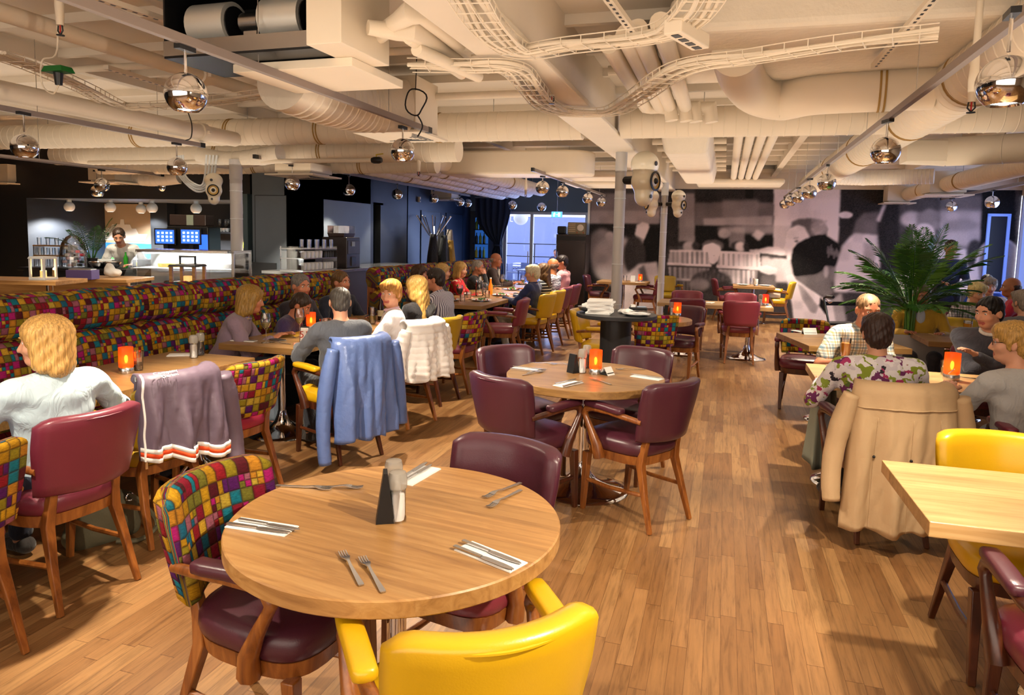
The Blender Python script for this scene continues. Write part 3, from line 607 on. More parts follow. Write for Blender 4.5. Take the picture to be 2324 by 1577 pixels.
# flat oval duct and flat plates past the beam
m = MB(); x0, x1 = W(962, 360, 2.68).x, W(1325, 360, 2.68).x; rings = []
for i in range(13):
    a = -math.pi/2+math.pi*i/12; rings.append((x1-.35+.35*math.cos(a)*1., .38*math.sin(a)))
pts = [(x0, -.38), *[(x, y) for x, y in rings], (x0, .38)]; m.poly([(x, 10.4+y) for x, y in pts], 2.52, 2.86)
tag(m.obj('flat_oval_duct', 'cpaint', None, 40, .03, 3), 'broad flat duct with rounded end behind the square diffuser box', 'duct')
for k, (x, y, sx, sy, z, l) in enumerate([(-2.05, 11.6, 1.5, .9, 2.62, 'nearer'), (-2.0, 13.2, 1.7, 1.0, 2.62, 'farther'), (.2, 14.6, 1.6, 1.0, 2.74, 'mural-side')]):
    tag(MB().box((x, y, z), (sx, sy, .10)).obj('ceiling_panel', 'cpaint', None, 30, .04, 3), l+' white flat ceiling tray past the beam', 'panel', 'flat ceiling trays')
# square boxes with slotted diffusers
def diffuser(label, p, s, h, plate=1.35):
    t = thing('air_diffuser', label, 'vent', p, 0, 'square ceiling air diffusers')
    MB().box((0, 0, h/2+.05), (s, s, h)).obj('plenum_box', 'cpaint', t, 0, .004)
    MB().box((0, 0, .035), (s*.9, s*.9, .03)).obj('neck', 'cpaint', t, 0)
    q = MB().box((0, 0, .01), (s*plate, s*plate, .02)); 
    for i in range(5):
        for a in (0, 1): q.box((s*.42-.03*i, 0, -.001), (.012, s*.9-.12*i, .004), 1) if a else q.box((0, s*.42-.03*i, -.001), (s*.9-.12*i, .012, .004), 1)
    q.obj('face_plate', ['cpaint', 'black'], t, 0)
diffuser('square box diffuser hanging where the fat flexible duct ends', W(912, 312, 2.50), .50, .45, 1.3)
diffuser('white box diffuser above the palm', W(2140, 446, 2.42), .52, .34)
diffuser('small white box diffuser beyond the palm, by the mural', W(2035, 463, 2.42), .42, .30)
diffuser('white box diffuser at the left edge, over the bar', W(25, 420, 2.32), .50, .30)
diffuser('white box diffuser over the cake counter', W(262, 418, 2.32), .55, .30)
diffuser('white box diffuser in front of the slate wall panel', W(690, 402, 2.36), .55, .12)
diffuser('white box diffuser before the blue wall', W(1010, 455, 2.36), .5, .16)
# fan coil unit: open sheet-metal box with two blower drums
a = W(386, 128, 2.62); b = W(726, 104, 2.62); wdt = b.x-a.x; Y0 = (a.y+b.y)/2
t = thing('fan_coil_unit', 'open fan unit with two silver blower drums under the ceiling', 'fan unit', (a.x, Y0, 2.62), math.atan2(b.y-a.y, b.x-a.x))
q = MB().box((wdt/2, .22, -.012), (wdt, .5, .024)); q.box((.006, .22, .19), (.012, .5, .40)); q.box((wdt-.006, .22, .19), (.012, .5, .40)); q.box((wdt/2, .46, .19), (wdt, .012, .40)); q.box((wdt/2, .22, .385), (wdt, .5, .012)); q.obj('casing', 'black', t)
MB().box((wdt/2, -.03, .03), (wdt, .012, .085)).obj('front_lip', 'steel', t)
for x in (.23, .72):
    d = MB(); d.tube([(wdt*x-.13, .14, .19), (wdt*x+.13, .14, .19)], .125, 28, 0); dr = d.obj('blower_drum', M('galvanised_drum', (.78, .75, .68), .38, .55) if 'galvanised_drum' not in bpy.data.materials else bpy.data.materials['galvanised_drum'], t, 40)
    MB().tube([(wdt*x+.128, .14, .19), (wdt*x+.138, .14, .19)], .10, 24).obj('drum_mouth', 'black', dr, 40)
d = MB().tube([(wdt*.42, .14, .19), (wdt*.54, .14, .19)], .06, 14); d.box((wdt*.48, .14, .11), (.09, .06, .10)); d.obj('motor', 'steel', t, 40)
MB().box((wdt+.11, .14, .17), (.21, .52, .40)).obj('side_box', 'cpaint', t, 0, .004)
MB().box((wdt*.72, .46, -.055), (.80, .62, .05)).obj('outlet_plate', 'cpaint', t, 0, .004)
# pipes
p = W(280, 115, 2.86); pipe('sprinkler main with clamped couplings, crossing above the fan unit', [(p.x, 1.0, 2.86), (p.x, 9.5, 2.86)], .056, joints=(.465, .78))
p = W(300, 268, 2.66); pipe('fat plain pipe below the sprinkler main', [(p.x, 1.5, 2.66), (p.x, 7.1, 2.66)], .085, joints=(.9,))
pipe('thin white water pipe with brass valve, under the spiral ducts', [(-8.4, 7.75, 2.48), (-4.1, 7.75, 2.48)], .028)
vt = thing('ball_valve', 'brass valve with yellow lever at the end of the thin water pipe', 'valve', (-4.1, 7.75, 2.48), 0); MB().tube([(0, 0, 0), (.03, 0, 0), (.10, 0, 0), (.13, 0, 0)], [.03, .04, .04, .03], 10).obj('valve_body', 'black', vt); MB().tube([(.06, 0, .04), (.06, 0, .065), (.15, 0, .075)], .007, 6).obj('lever', M('yellow_lever', 'c8a820', .5), vt)
for i, (P, z, r) in enumerate([([(795, 80), (862, 78), (900, 50), (930, 27), (958, 32), (1000, 66), (1046, 104), (1108, 152)], 2.74, .046), ([(835, 62), (900, 72), (938, 60), (1005, 113), (1064, 150)], 2.71, .04), ([(928, 85), (1048, 168)], 2.66, .036), ([(945, 112), (1086, 174)], 2.62, .036)]):
    pipe(['thickest bent insulated pipe leaving the fan unit', 'second bent insulated pipe beside the thickest one', 'short straight insulated pipe under the bent pair', 'lowest short insulated pipe under the bent pair'][i], [W(x, y, z) for x, y in P], r)
for i, (x, y) in enumerate([(1062, 70), (1085, 80), (1108, 100)]):
    p = W(x, y+50, 2.7); pipe(['first', 'second', 'third'][i]+' vertical pipe stub where the insulated pipes end', [p, p+Vector((0, 0, .42))], .042)
G = [((1400, 131), 2.84, 4.6, 6.75), ((1443, 128), 2.84, 4.4, 6.8), ((1488, 165), 2.84, 4.3, 6.85), ((1532, 165), 2.84, 4.2, 6.9)]
for i, (q, z, y0, y1) in enumerate(G):
    p = W(*q, z); pipe(['leftmost', 'second', 'third', 'rightmost'][i]+' of four fat pipes running to elbows right of the beam', [(p.x, y0, z), (p.x, y1, z), (p.x+.05, y1+.05, z), (p.x+.22, y1+.05, z), (p.x+.24, y1+.05, z-.13)], .06, joints=(.1,) if i > 1 else ())
for i in range(4):
    p = W(1672+i*22, 345, 2.86); pipe(['leftmost', 'second', 'third', 'rightmost'][i]+' of four straight pipes running into the wall over the mural', [(p.x, 8.6, 2.86), (p.x, 15.95, 2.80)], .055)
for i in range(7):
    y = 9.0+i*.75; pipe(['nearest', 'second', 'third', 'fourth', 'fifth', 'sixth', 'farthest'][i]+' short cross pipe between the beam and the straight pipes', [(-1.0, y, 2.92), (-.05, y, 2.92)], .05)
pipe('slim conduit crossing high above the pendant lamps', [(-6, 5.0, 2.98), (-1.5, 5.0, 2.98)], .03); pipe('slim conduit crossing near the square diffuser box', [(-4.2, 6.3, 2.90), (-1.5, 6.3, 2.90)], .035)
pipe('slim conduit crossing over the aisle', [(-1.0, 6.0, 3.0), (4.5, 6.0, 3.0)], .04)
tag(MB().box((.9, 5.3, 2.98), (2.6, 1.5, .22)).obj('wrapped_plenum', 'wrap', None, 0, .05, 3), 'crumpled foil-wrapped plenum above the aisle', 'duct')
tag(MB().box((-.5, 11.0, 2.80), (.5, 4.6, .34), tap=1.2).obj('wrapped_plenum', 'wrap', None, 0, .05, 3), 'crumpled wrapped duct box right of the pillars', 'duct')
# wire cable trays
def tray(label, px, z, wdt=.09, nc=5):
    P = smooth_path([W(x, y, zz) for x, y, zz in [(*q, z) if len(q) == 2 else q for q in px]], 8); t = thing('cable_tray', label, 'cable tray', P[0], 0, 'wire cable trays'); P = [q-P[0] for q in P]
    q = MB(); up = Vector((0, 0, 1)); side = []
    for i, p in enumerate(P):
        d = (P[min(i+1, len(P)-1)]-P[max(i-1, 0)]).normalized(); side.append(d.cross(up).normalized())
    for s, h in ((-1, 0), (1, 0), (-1, .04), (1, .04), (0, 0)): q.tube([p+n_*s*wdt+up*h for p, n_ in zip(P, side)], .0035, 4)
    acc = 0
    for i in range(1, len(P)):
        acc += (P[i]-P[i-1]).length
        if acc > .10: acc = 0; q.tube([P[i]-side[i]*wdt+up*.04, P[i]-side[i]*wdt, P[i]+side[i]*wdt, P[i]+side[i]*wdt+up*.04], .003, 4)
    q.obj('wire_basket', 'cpaint', t)
    for k in range(nc):
        o = (k/(nc-1)-.5)*1.6*wdt; ph = rnd.random()*6
        MB().tube([p+n_*(o+.012*math.sin(ph+i*.35))+up*(.014+.010*math.sin(ph*2+i*.23)) for i, (p, n_) in enumerate(zip(P, side))], .009+.004*rnd.random(), 6).obj('cable', 'cpaint', t)
tray('cable tray dipping past the green detector at the upper left', [(-10, 128), (80, 158), (190, 205), (268, 243), (330, 246), (480, 234), (690, 208)], 2.72)
tray('cable tray running down to the beam and across to the socket box', [(1050, -20), (1100, 60), (1150, 108), (1195, 126), (1290, 112), (1480, 88), (1560, 50), (1610, -20)], 2.62)
tray('long cable tray swinging under the beam and off to the right', [(930, 156), (1060, 158), (1160, 162), (1205, 205), (1240, 245), (1290, 260), (1385, 258), (1440, 230), (1545, 163), (1700, 138), (1900, 108), (2130, 84)], 2.60)
def strut(label, a, b):
    o = MB(); a, b = Vector(a), Vector(b); L = (b-a).length; q = (b-a).normalized(); T = Matrix.Translation(a) @ q.to_track_quat('X', 'Z').to_matrix().to_4x4()
    o.box((L/2, 0, 0), (L, .045, .03), 0, T)
    for i in range(int(L/.07)): o.box((.04+i*.07, 0, -.0155), (.03, .014, .002), 1, T)
    return tag(o.obj('perforated_strut', ['cpaint', 'black'], None, 0), label, 'strut', 'perforated ceiling struts')
strut('perforated rail slanting down left of the beam', W(1012, -10, 2.78), W(1262, 214, 2.78)); strut('perforated rail right of the beam at the top of the picture', W(1375, -12, 2.8), W(1452, 92, 2.8)); strut('perforated rail before the large spiral duct', W(2125, -12, 2.8), W(1985, 150, 2.8)); strut('perforated rail hung below the sprinkler main', W(240, 152, 2.8), W(480, 225, 2.8)); strut('perforated rail beside the fan unit at the top edge', W(215, -8, 2.9), W(375, 45, 2.9))
t = thing('socket_box', 'white socket box clipped onto the curling cable tray', 'socket', W(1560, 78, 2.60), rad(-20)); MB().box((0, 0, 0), (.09, .34, .07)).obj('housing', 'cpaint', t, 0, .006)
for i in range(4): MB().box((.0, -.12+.08*i, -.036), (.035, .05, .004)).obj('socket', 'black', t)
t = thing('smoke_detector', 'green smoke detector hanging from the cables at the upper left', 'detector', W(132, 158, 2.55), 0); MB().box((0, 0, 0), (.16, .10, .035), tap=.8).obj('housing', M('green_plastic', '0f6a2a', .4), t, 0, .004); MB().lathe([(.02, -.09), (.028, -.02)], 12).obj('plug', 'black', t); MB().tube(smooth_path([(0, 0, -.09), (-.05, 0, -.14), (-.13, 0, -.08), (-.12, 0, .06), (0, 0, .12), (0, 0, 3.13-2.55)]), .005, 6).obj('cable', 'cpaint', t)
def sprinkler(label, p):
    t = thing('sprinkler_head', label, 'sprinkler', p, 0, 'ceiling sprinklers'); MB().lathe([(.02, .03), (.026, .14), (.018, .30), (.018, 3.13-p.z)], 12).obj('drop_pipe', 'cpaint', t); q = MB().tube([(-.014, 0, .03), (-.018, 0, 0), (0, 0, -.02), (.018, 0, 0), (.014, 0, .03)], .004, 6); q.lathe([(.022, -.026), (.022, -.022)], 12); q.obj('yoke', 'black', t); MB().lathe([(.004, -.02), (.004, .03)], 6).obj('bulb', M('red_bulb', 'c01818', .2) if 'red_bulb' not in bpy.data.materials else bpy.data.materials['red_bulb'], t)
sprinkler('sprinkler head beside the sprinkler main at the upper left', W(137, 70, 2.72)); sprinkler('sprinkler head above the square diffuser box', W(955, 8, 2.8)); sprinkler('sprinkler head by the beam past the square box', W(1252, 228, 2.62)); sprinkler('sprinkler head under the flat duct, over the striped-shirt man', W(950, 395, 2.36)); sprinkler('sprinkler head over the terrace doors', W(1193, 445, 2.32)); sprinkler('sprinkler head by the big right pendant', W(2204, 245, 2.35))
t = thing('cable_coil', 'coil of black cable hung by the square diffuser box', 'cable', W(943, 232, 2.62), 0)
MB().tube([(.085*math.cos(a)+.01*math.sin(3*a), .02*math.sin(2*a), .10*math.sin(a)) for a in [i*.3 for i in range(48)]], .006, 6).obj('coil', 'black', t); MB().tube(smooth_path([(.02, 0, -.1), (.06, 0, -.18), (.02, 0, -.26)]), .006, 6).obj('tail', 'black', t); MB().tube([(0, 0, .09), (.01, 0, 3.13-2.62)], .004, 5).obj('hanger', 'black', t)
t = thing('cable_coil', 'black cable looping from the end of the left track', 'cable', W(425, 325, 2.5), 0); MB().tube(smooth_path([(-.02, 0, .03), (.05, 0, .06), (.06, 0, .2), (.0, 0, .36), (-.03, 0, .5)]), .006, 6).obj('coil', 'black', t)
# ================================================================ lamp tracks and chrome ball pendants
def track(label, a, b):
    a, b = Vector(a), Vector(b); t = thing('lamp_track', label, 'track', a, 0, 'grey lamp tracks'); d = b-a; L = d.length; rz = math.atan2(d.y, d.x)
    q = MB(); q.box((L/2, 0, .02), (L, .036, .045)); r = q.obj('rail', 'grey', t, 0, .002); r.rotation_euler = (0, 0, rz)
    for x in (.01, L-.03):
        e = MB().box((x, 0, .02), (.07, .04, .05)).obj('end_cap', 'black', t); e.rotation_euler = (0, 0, rz)
    n = int(L/1.8)+1
    for i in range(n):
        f = (i+.5)/n; w_ = MB().tube([d*f+Vector((0, 0, .04)), d*f+Vector((0, 0, 3.14-a.z))], .003, 5).obj('hanger', 'steel', t)
TZ = 2.50
track('lamp track left of the fan unit, holding the nearest left pendant', (-2.55, 1.1, TZ), (-2.53, 5.85, TZ))
track('lamp track over the mosaic banquette at the left edge', (-5.45, 2.6, TZ), (-5.5, 6.55, TZ))
track('lamp track over the bar counter', (-8.5, 6.4, 2.42), (-8.5, 9.2, 2.42))
track('lamp track along the dark coffee-corner wall', (-5.62, 7.6, TZ), (-5.72, 15.6, TZ))
track('lamp track over the end of the long dinner table', (-2.55, 9.4, TZ), (-2.5, 15.2, TZ))
track('longest lamp track over the aisle at the right', (1.05, .9, TZ), (1.10, 15.4, TZ))
track('lamp track by the window wall at the right edge', (3.95, 9.6, TZ), (3.95, 15.6, TZ))
def pend_proto(label, p, tz, tilt=0., rz=0., r=.1, e=1.):
    t = thing('pendant_lamp', label, 'lamp', p, rz, 'chrome ball spotlights'); sh = MB(); a0 = -math.pi/2+.62; rings = []
    for i in range(19):
        a = a0+(math.pi/2-.04-a0)*i/18; rings.append([(r*math.cos(a)*math.cos(q), r*math.cos(a)*math.sin(q), r*math.sin(a)) for q in [2*math.pi*j/32 for j in range(32)]])
    inner = [[(x*.93, y*.93, z*.93+.002) for x, y, z in g] for g in rings[:9]][::-1]; sh.loft(inner+rings, 0, False); sh.obj('shade', 'chrome', t, 60).rotation_euler = (tilt, 0, 0)
    MB().lathe([(r*.52, -r*.70), (r*.50, -r*.66)], 24).obj('bulb', 'glow', t).rotation_euler = (tilt, 0, 0)
    MB().lathe([(.007, r*.98), (.007, tz-p[2]-.02)], 8).obj('rod', 'chrome', t); MB().box((0, 0, tz-p[2]-.012), (.035, .11, .024)).obj('track_adapter', 'black', t)
    return t
AIM = {(-2.557, 2.93): (-2.0, 3.5, 0), (-2.60, 5.45): (-1.9, 5.2, 0), (1.056, 5.65): (.35, 5.9, 0), (.98, 3.15): (.9, 2.7, 0)}
def spot(p, e, tilt=0, ang=100, aim=None):
    aim = aim or AIM.get(tuple(p[:2])); l = lamp('SPOT', 'pendant_light', (p[0], p[1], p[2]-.085), e*1.7, WARM, .03, (tilt, 0, 0), ang, .45)
    if aim: l.rotation_euler = (Vector(aim)-l.location).to_track_quat('-Z', 'Y').to_euler()
PN = [(-2.557, 2.93, 2.272, 'nearest chrome ball lamp on the left, over the yellow jacket chair', 95), (-2.60, 5.45, 2.30, 'chrome ball lamp under the square diffuser box', 95),
 (-5.35, 4.35, 2.23, 'chrome ball lamp at the left edge over the banquette', 45), (-5.5, 6.15, 2.25, 'chrome ball lamp at the end of the left track, over the bar seats', 40),
 (-8.5, 8.05, 2.2, 'small chrome ball lamp over the cake counter, on the bar track', 16), (-9.6, 9.0, 2.17, 'tilted chrome ball lamp left of the cake counter', 10),
 (-5.63, 8.4, 2.25, 'chrome ball lamp before the slate wall panel', 60), (-5.66, 9.95, 2.27, 'chrome ball lamp over the coffee machine', 40), (-5.68, 11.7, 2.31, 'chrome ball lamp at the corner where the blue wall starts', 16), (-5.7, 13.4, 2.33, 'chrome ball lamp before the coat rack', 16), (-5.7, 14.9, 2.34, 'small chrome ball lamp past the coat rack', 14), (-5.72, 15.45, 2.34, 'farthest chrome ball lamp of the blue-wall track, by the curtain', 0),
 (-2.6, 10.15, 2.33, 'first chrome ball lamp over the dinner party, from the beam', 60), (-2.57, 11.35, 2.35, 'second chrome ball lamp over the dinner party', 60), (-2.52, 13.3, 2.35, 'glaring chrome ball lamp turned toward us beyond the dinner party', 45), (-2.48, 14.6, 2.35, 'last chrome ball lamp before the thick pillar', 40),
 (.98, 3.15, 2.235, 'biggest chrome ball lamp at the right edge of the picture', 55), (1.056, 5.65, 2.28, 'second chrome ball lamp on the aisle track', 85), (1.06, 8.75, 2.30, 'third chrome ball lamp on the aisle track, above the palm tip', 60), (1.07, 10.6, 2.31, 'fourth chrome ball lamp on the aisle track', 55), (1.08, 12.3, 2.34, 'fifth chrome ball lamp on the aisle track', 55), (1.09, 13.8, 2.36, 'sixth chrome ball lamp on the aisle track, before the mural', 60), (1.09, 15.1, 2.37, 'farthest chrome ball lamp on the aisle track, before the mural', 55),
 (3.95, 14.9, 2.34, 'chrome ball lamp by the mural near the blue window', 30), (3.93, 12.75, 2.31, 'chrome ball lamp right of the palm, near the blue window', 60),
 (-4.6, 15.3, 2.30, 'small chrome ball lamp in front of the terrace door', 0), (-4.0, 15.6, 2.28, 'small chrome ball lamp beside the exit sign', 0), (-9.0, 9.75, 2.30, 'small chrome ball lamp left of the hose loudspeaker', 0)]
PP = None
for x, y, z, lb, e in PN:
    tz = 3.12 if not e and y > 9.5 and x > -12 else 2.42 if -9.5 < x < -8.2 and y < 9.3 else TZ
    if PP is None: PP = pend_proto(lb, (x, y, z), TZ); P0z = z
    else:
        c = copy_to(PP, (x, y, z), rnd.uniform(-.4, .4), lb); s = (tz-z)/(TZ-P0z); 
        for ch in c.children:
            if ch.name.startswith(('rod',)): ch.scale = (1, 1, s)
            if ch.name.startswith('track_adapter'): ch.location.z = (tz-z)-(TZ-P0z)
    if e: spot((x, y, z), e)
spot((1.0, 1.25, 2.3), 90, aim=(-.7, 2.0, .75)); spot((-2.5, 1.3, 2.3), 50)   # the same track's lamps just above the frame
# ================================================================ cream blob loudspeakers
def speaker(label, p, rz, s=1., hang=False):
    t = thing('loudspeaker', label, 'loudspeaker', p, rz, 'cream blob loudspeakers'); k = .04*s
    blob([('e', (0, 0, .13*s), (.115*s, .105*s, .10*s), None, k, 0), ('e', (0, 0, 0), (.105*s, .10*s, .10*s), None, k, 0), ('e', (0, 0, -.115*s), (.072*s, .07*s, .075*s), None, k, 0)], .010, 'cabinet', ['cream'], t)
    T = Matrix.Translation((0, -.092*s, 0)) @ Matrix.Rotation(rad(90), 4, 'X')
    MB().lathe([(.074*s, 0), (.076*s, .012), (.062*s, .018), (.06*s, .004)], 28, T=T, cap=False).obj('surround', 'black', t, 50); MB().lathe([(.061*s, .006), (.03*s, -.004)], 24, T=T, cap=False).obj('cone', M('kevlar_cone', 'c8a050', .5) if 'kevlar_cone' not in bpy.data.materials else bpy.data.materials['kevlar_cone'], t); MB().ball((0, -.095*s, 0), .024*s, 12, 8).obj('dust_cap', 'black', t)
    for z, r in ((.13, .018), (-.115, .015)): MB().lathe([(r*s, 0), (r*s, .008)], 12, T=Matrix.Translation((-.02*s, -(.105 if z > 0 else .072)*s, z*s)) @ Matrix.Rotation(rad(90), 4, 'X')).obj('port', 'black', t)
    MB().tube([(0, .09*s, .02), (0, .2*s, .02)], [.035*s, .03*s], 10).obj('wall_mount', 'black', t); return t
speaker('blob loudspeaker by the grey pillar over the cake counter', (-6.20, 7.55, 2.10), rad(35), .95)
speaker('large blob loudspeaker turned sideways on the thick grey pillar', (-.96, 8.62, 2.30), rad(66), 1.55)
speaker('smaller blob loudspeaker behind the large one, on the thin pillar', (-1.34, 13.4, 2.25), rad(-53), 1.2); speaker('blob loudspeaker on the mural side of the thin pillar', (-.86, 13.4, 2.25), rad(63), 1.2)
t = thing('hose_bundle', 'loops of white hose above the blob loudspeaker by the grey pillar', 'hose', (-6.5, 7.6, 2.35), 0)
for i in range(4): MB().tube(smooth_path([(-.20-.05*i, .02*i, .2), (-.19-.05*i, .02*i, -.03), (-.06, .02*i, -.15-.035*i), (.10+.025*i, .02*i, -.16), (.16+.035*i, .02*i, .2)]), .013, 8).obj('hose', 'wpaint', t)
# ================================================================ people: one continuous body each, hair and clothes as children
def rot3(yaw, pitch, roll): return (Matrix.Rotation(rad(yaw), 3, 'Z') @ Matrix.Rotation(rad(-pitch), 3, 'X') @ Matrix.Rotation(rad(roll), 3, 'Y'))
HAIRS = {}
def hairmat(c, c2=None):
    if c not in HAIRS: HAIRS[c] = m_hair('hair_'+c, c, c2)
    return HAIRS[c]
CL = {}
def cloth(c, name='cloth', st=.5):
    if not isinstance(c, str): return c
    if c not in CL:
        m, nt, b = new(name+'_'+c); put(nt, b, 'Roughness', .88); put(nt, b, 'Sheen Weight', .2); a = lin(c)
        n = nd(nt, 'TexNoise', {0: coord(nt, scale=(1, 1, .55)), 'Scale': 16., 'Detail': 3., 'Distortion': 1.6}); put(nt, b, 'Base Color', a); bump(nt, b, n.outputs[0], st, .02); CL[c] = m
    return CL[c]
def ik(s, t, l1, l2, pole):
    d = t-s; L = min(d.length, (l1+l2)*.995); u = d.normalized(); a = (l1*l1-l2*l2+L*L)/(2*L); hh = math.sqrt(max(l1*l1-a*a, 1e-6))
    p = (pole-u*pole.dot(u)).normalized(); return s+u*a+p*hh, s+u*L
def person(label, x, y, deg, top, legs, hair, hcol, skin='sk', lean=8, side=0, head=(0, 0, 0), hands=((.17, .40, .80), (-.17, .40, .80)), sleeve='long', sit=True, h=.0095, sc=1., wide=1., z0=0., collar=None, inner=None, legs_on=True, tie=None, lowhair=None, shoe='2a2420', glasses=False, grip=.55, group=None):
    t = thing('person', label, 'person', (x, y, z0), rad(deg), group); sc *= .93 if sit else 1; t.scale = (sc,)*3
    hip = Vector((0, 0, .552 if sit else .93)); u = Vector((math.sin(rad(side)), math.sin(rad(lean)), math.cos(rad(lean)))).normalized(); rt = Vector((math.cos(rad(side)), 0, -math.sin(rad(side)))); fw = u.cross(rt)*-1; fw = rt.cross(u)*-1 if rt.cross(u).y < 0 else rt.cross(u)
    tw = Matrix((rt, fw, u)).transposed()          # torso frame
    nb = hip+u*(.475 if sit else .50); hr = tw @ rot3(*head) if False else rot3(*head); hb = nb+u*.045+fw*.01; hc = hb+(u*.4+hr @ Vector((0, 0, 1))*.6).normalized()*.125+hr @ Vector((0, .015, 0))
    H_ = lambda a, b, c: tuple(hc+hr @ Vector((a, b, c)))
    TP = lambda a, b, c: tuple(hip+tw @ Vector((a, b, c)))
    sk = 0; B = []
    def E_(c, r, k=.03, m=0, R_=None): return ('e', c, r, R_, k, m)
    def C_(a, b, r0, r1, k=.02, m=0): return ('c', tuple(a), tuple(b), r0, r1, k, m)
    torso = [E_(TP(0, 0, .0), (.165*wide, .118, .125), .05, 0, tw), E_(TP(0, .012, .16), (.148*wide, .108, .14), .06, 0, tw), E_(TP(0, 0, .33), (.165*wide, .108, .16), .06, 0, tw), C_(TP(-.135*wide, -.008, .425), TP(.135*wide, -.008, .425), .062, .062, .05)]
    B += torso+[C_(nb-u*.03, hc-hr @ Vector((0, .02, .05)), .056, .053, .035)]
    # head
    B += [E_(H_(0, -.012, .032), (.074, .095, .083), .02, 0, hr), E_(H_(0, .022, -.03), (.059, .068, .082), .03, 0, hr), E_(H_(0, .045, -.088), (.040, .044, .028), .03, 0, hr),
          C_(H_(0, .086, .006), H_(0, .106, -.034), .008, .0125, .012), C_(H_(-.013, .094, -.038), H_(.013, .094, -.038), .008, .008, .008),
          C_(H_(-.042, .070, .020), H_(.042, .070, .020), .012, .012, .02), C_(H_(-.045, .06, -.03), H_(-.03, .07, -.035), .018, .016, .03), C_(H_(.045, .06, -.03), H_(.03, .07, -.035), .018, .016, .03),
          E_(H_(.077, -.008, -.012), (.010, .021, .031), .008, 0, hr @ Matrix.Rotation(.35, 3, 'Z')), E_(H_(-.077, -.008, -.012), (.010, .021, .031), .008, 0, hr @ Matrix.Rotation(-.35, 3, 'Z'))]
    B += [('e', H_(s*.031, .093, .004), (.017, .016, .010), hr, -.010, 0) for s in (-1, 1)]
    B += [C_(H_(-.019, .084, -.063), H_(.019, .084, -.063), .0065, .0065, .006, 1), C_(H_(-.015, .084, -.072), H_(.015, .084, -.072), .0075, .0075, .006, 1)]
    arms = []; shirt_arm = []
    for s, T_ in ((1, hands[0]), (-1, hands[1])):
        S_ = Vector(TP(s*.178*wide, -.005, .425)); e, w = ik(S_, Vector(T_), .285, .255, Vector((s*.55, -.35, -.75))); d = (w-e).normalized()
        arms += [C_(S_, e, .050, .040, .03), C_(e, w, .040, .027, .02)]; shirt_arm.append((S_, e, w))
        up_ = Vector((0, 0, 1)); lat = d.cross(up_); lat = lat.normalized() if lat.length > .1 else Vector((1, 0, 0)); nn = lat.cross(d)
        pc = w+d*.045; R_ = Matrix((lat, d, nn)).transposed(); arms.append(E_(tuple(pc), (.040, .052, .016), .012, 0, R_))
        for i, (o, L) in enumerate(((-.030, .062), (-.010, .072), (.011, .067), (.030, .052))):
            b0 = pc+d*.042+lat*o; c1 = b0+(d*math.cos(grip*.5)-nn*math.sin(grip*.5))*L*.5; c2 = c1+(d*math.cos(grip*1.4)-nn*math.sin(grip*1.4))*L*.5
            arms += [C_(b0, c1, .0092, .0085, .004), C_(c1, c2, .0085, .0072, .002)]
        th = pc-d*.015-lat*(s*.034); t1 = th-lat*(s*.022)+d*.03-nn*.008; arms += [C_(th, t1, .0115, .010, .008), C_(t1, t1+d*.03+lat*s*.004-nn*.006, .0095, .0078, .002)]
    B += arms; L_ = []
    for s in (1, -1):
        hj = Vector((s*.095, 0, hip.z-.02))
        if sit: kn = Vector((s*.12, .42, .535)); an = Vector((s*.12, .40+.06*s, .10)); to = an+Vector((s*.02, .15, -.055))
        else: kn = Vector((s*.11, .03, .50)); an = Vector((s*.11, -.02, .09)); to = an+Vector((s*.03, .16, -.05))
        L_.append((hj, kn, an, to))
    if legs_on:
        for hj, kn, an, to in L_: B += [C_(hj, kn, .088, .060, .04), C_(kn, an, .057, .040, .02), C_(an-Vector((0, .03, .04)), to, .038, .030, .02)]
    body = blob(B, h*.8, 'body', [skin, 'lip'], t)
    for s in (-1, 1):
        MB().tube([H_(s*.016, .0905, .024), H_(s*.032, .0915, .029), H_(s*.047, .080, .025)], [.003, .0042, .0025], 6).obj('eyebrow', hairmat(hcol), t, 180); e = MB().ball((0, 0, 0), .0122, 12, 8, 0); e.ball((0, .0066, 0), .0066, 10, 6, 1); o = e.obj('eye', ['eyew', 'iris'], t, 180); o.location = H_(s*.031, .0725, .004); o.rotation_euler = hr.to_euler()
    # clothes
    g = .013
    sh = []
    for p in torso:
        if p[0] == 'e': sh.append(('e', p[1], tuple(v+g for v in p[2]), p[3], p[4], 0))
        else: sh.append(('c', p[1], p[2], p[3]+g-.003, p[4]+g-.003, p[5], 0))
    for S_, e, w in shirt_arm:
        if sleeve == 'short': m_ = S_+(e-S_)*.72; sh.append(C_(S_, m_, .064, .062, .03))
        elif sleeve == 'none': pass
        elif sleeve == 'three': sh += [C_(S_, e, .063, .054, .03), C_(e, e+(w-e)*.45, .054, .05, .02)]
        else: sh += [C_(S_, e, .063, .054, .03), C_(e, e+(w-e)*.93, .053, .040, .02)]
    if not sit: sh.append(E_(TP(0, 0, -.10), (.175*wide, .13, .13), .05, 0, tw))
    if top is not None:
        sd = rnd.random()*9
        sh.append(('e', tuple(nb+u*.045+fw*.02), (.062, .062, .055), tw, -.012, 0))
        blob(sh, h, 'shirt', [cloth(top)], t, wave=lambda X, Y, Z: .0035*np.sin(38*Z+14*X+sd)*np.sin(21*X-17*Y+sd*2)+.0025*np.sin(55*Z-30*Y+sd))
        if collar: MB().tube([tuple(nb+u*.018+fw*.012+tw @ Vector((.064*math.cos(a), .060*math.sin(a), .012*math.sin(a)*-1+.006))) for a in [2*math.pi*i/20 for i in range(20)]], .014, 8, close=True).obj('collar', cloth(collar), t, 180)
        if inner: blob([E_(TP(0, .095, .40), (.05, .03, .10), .01, 0, tw)], h*.8, 'shirt_front', [cloth(inner)], t)
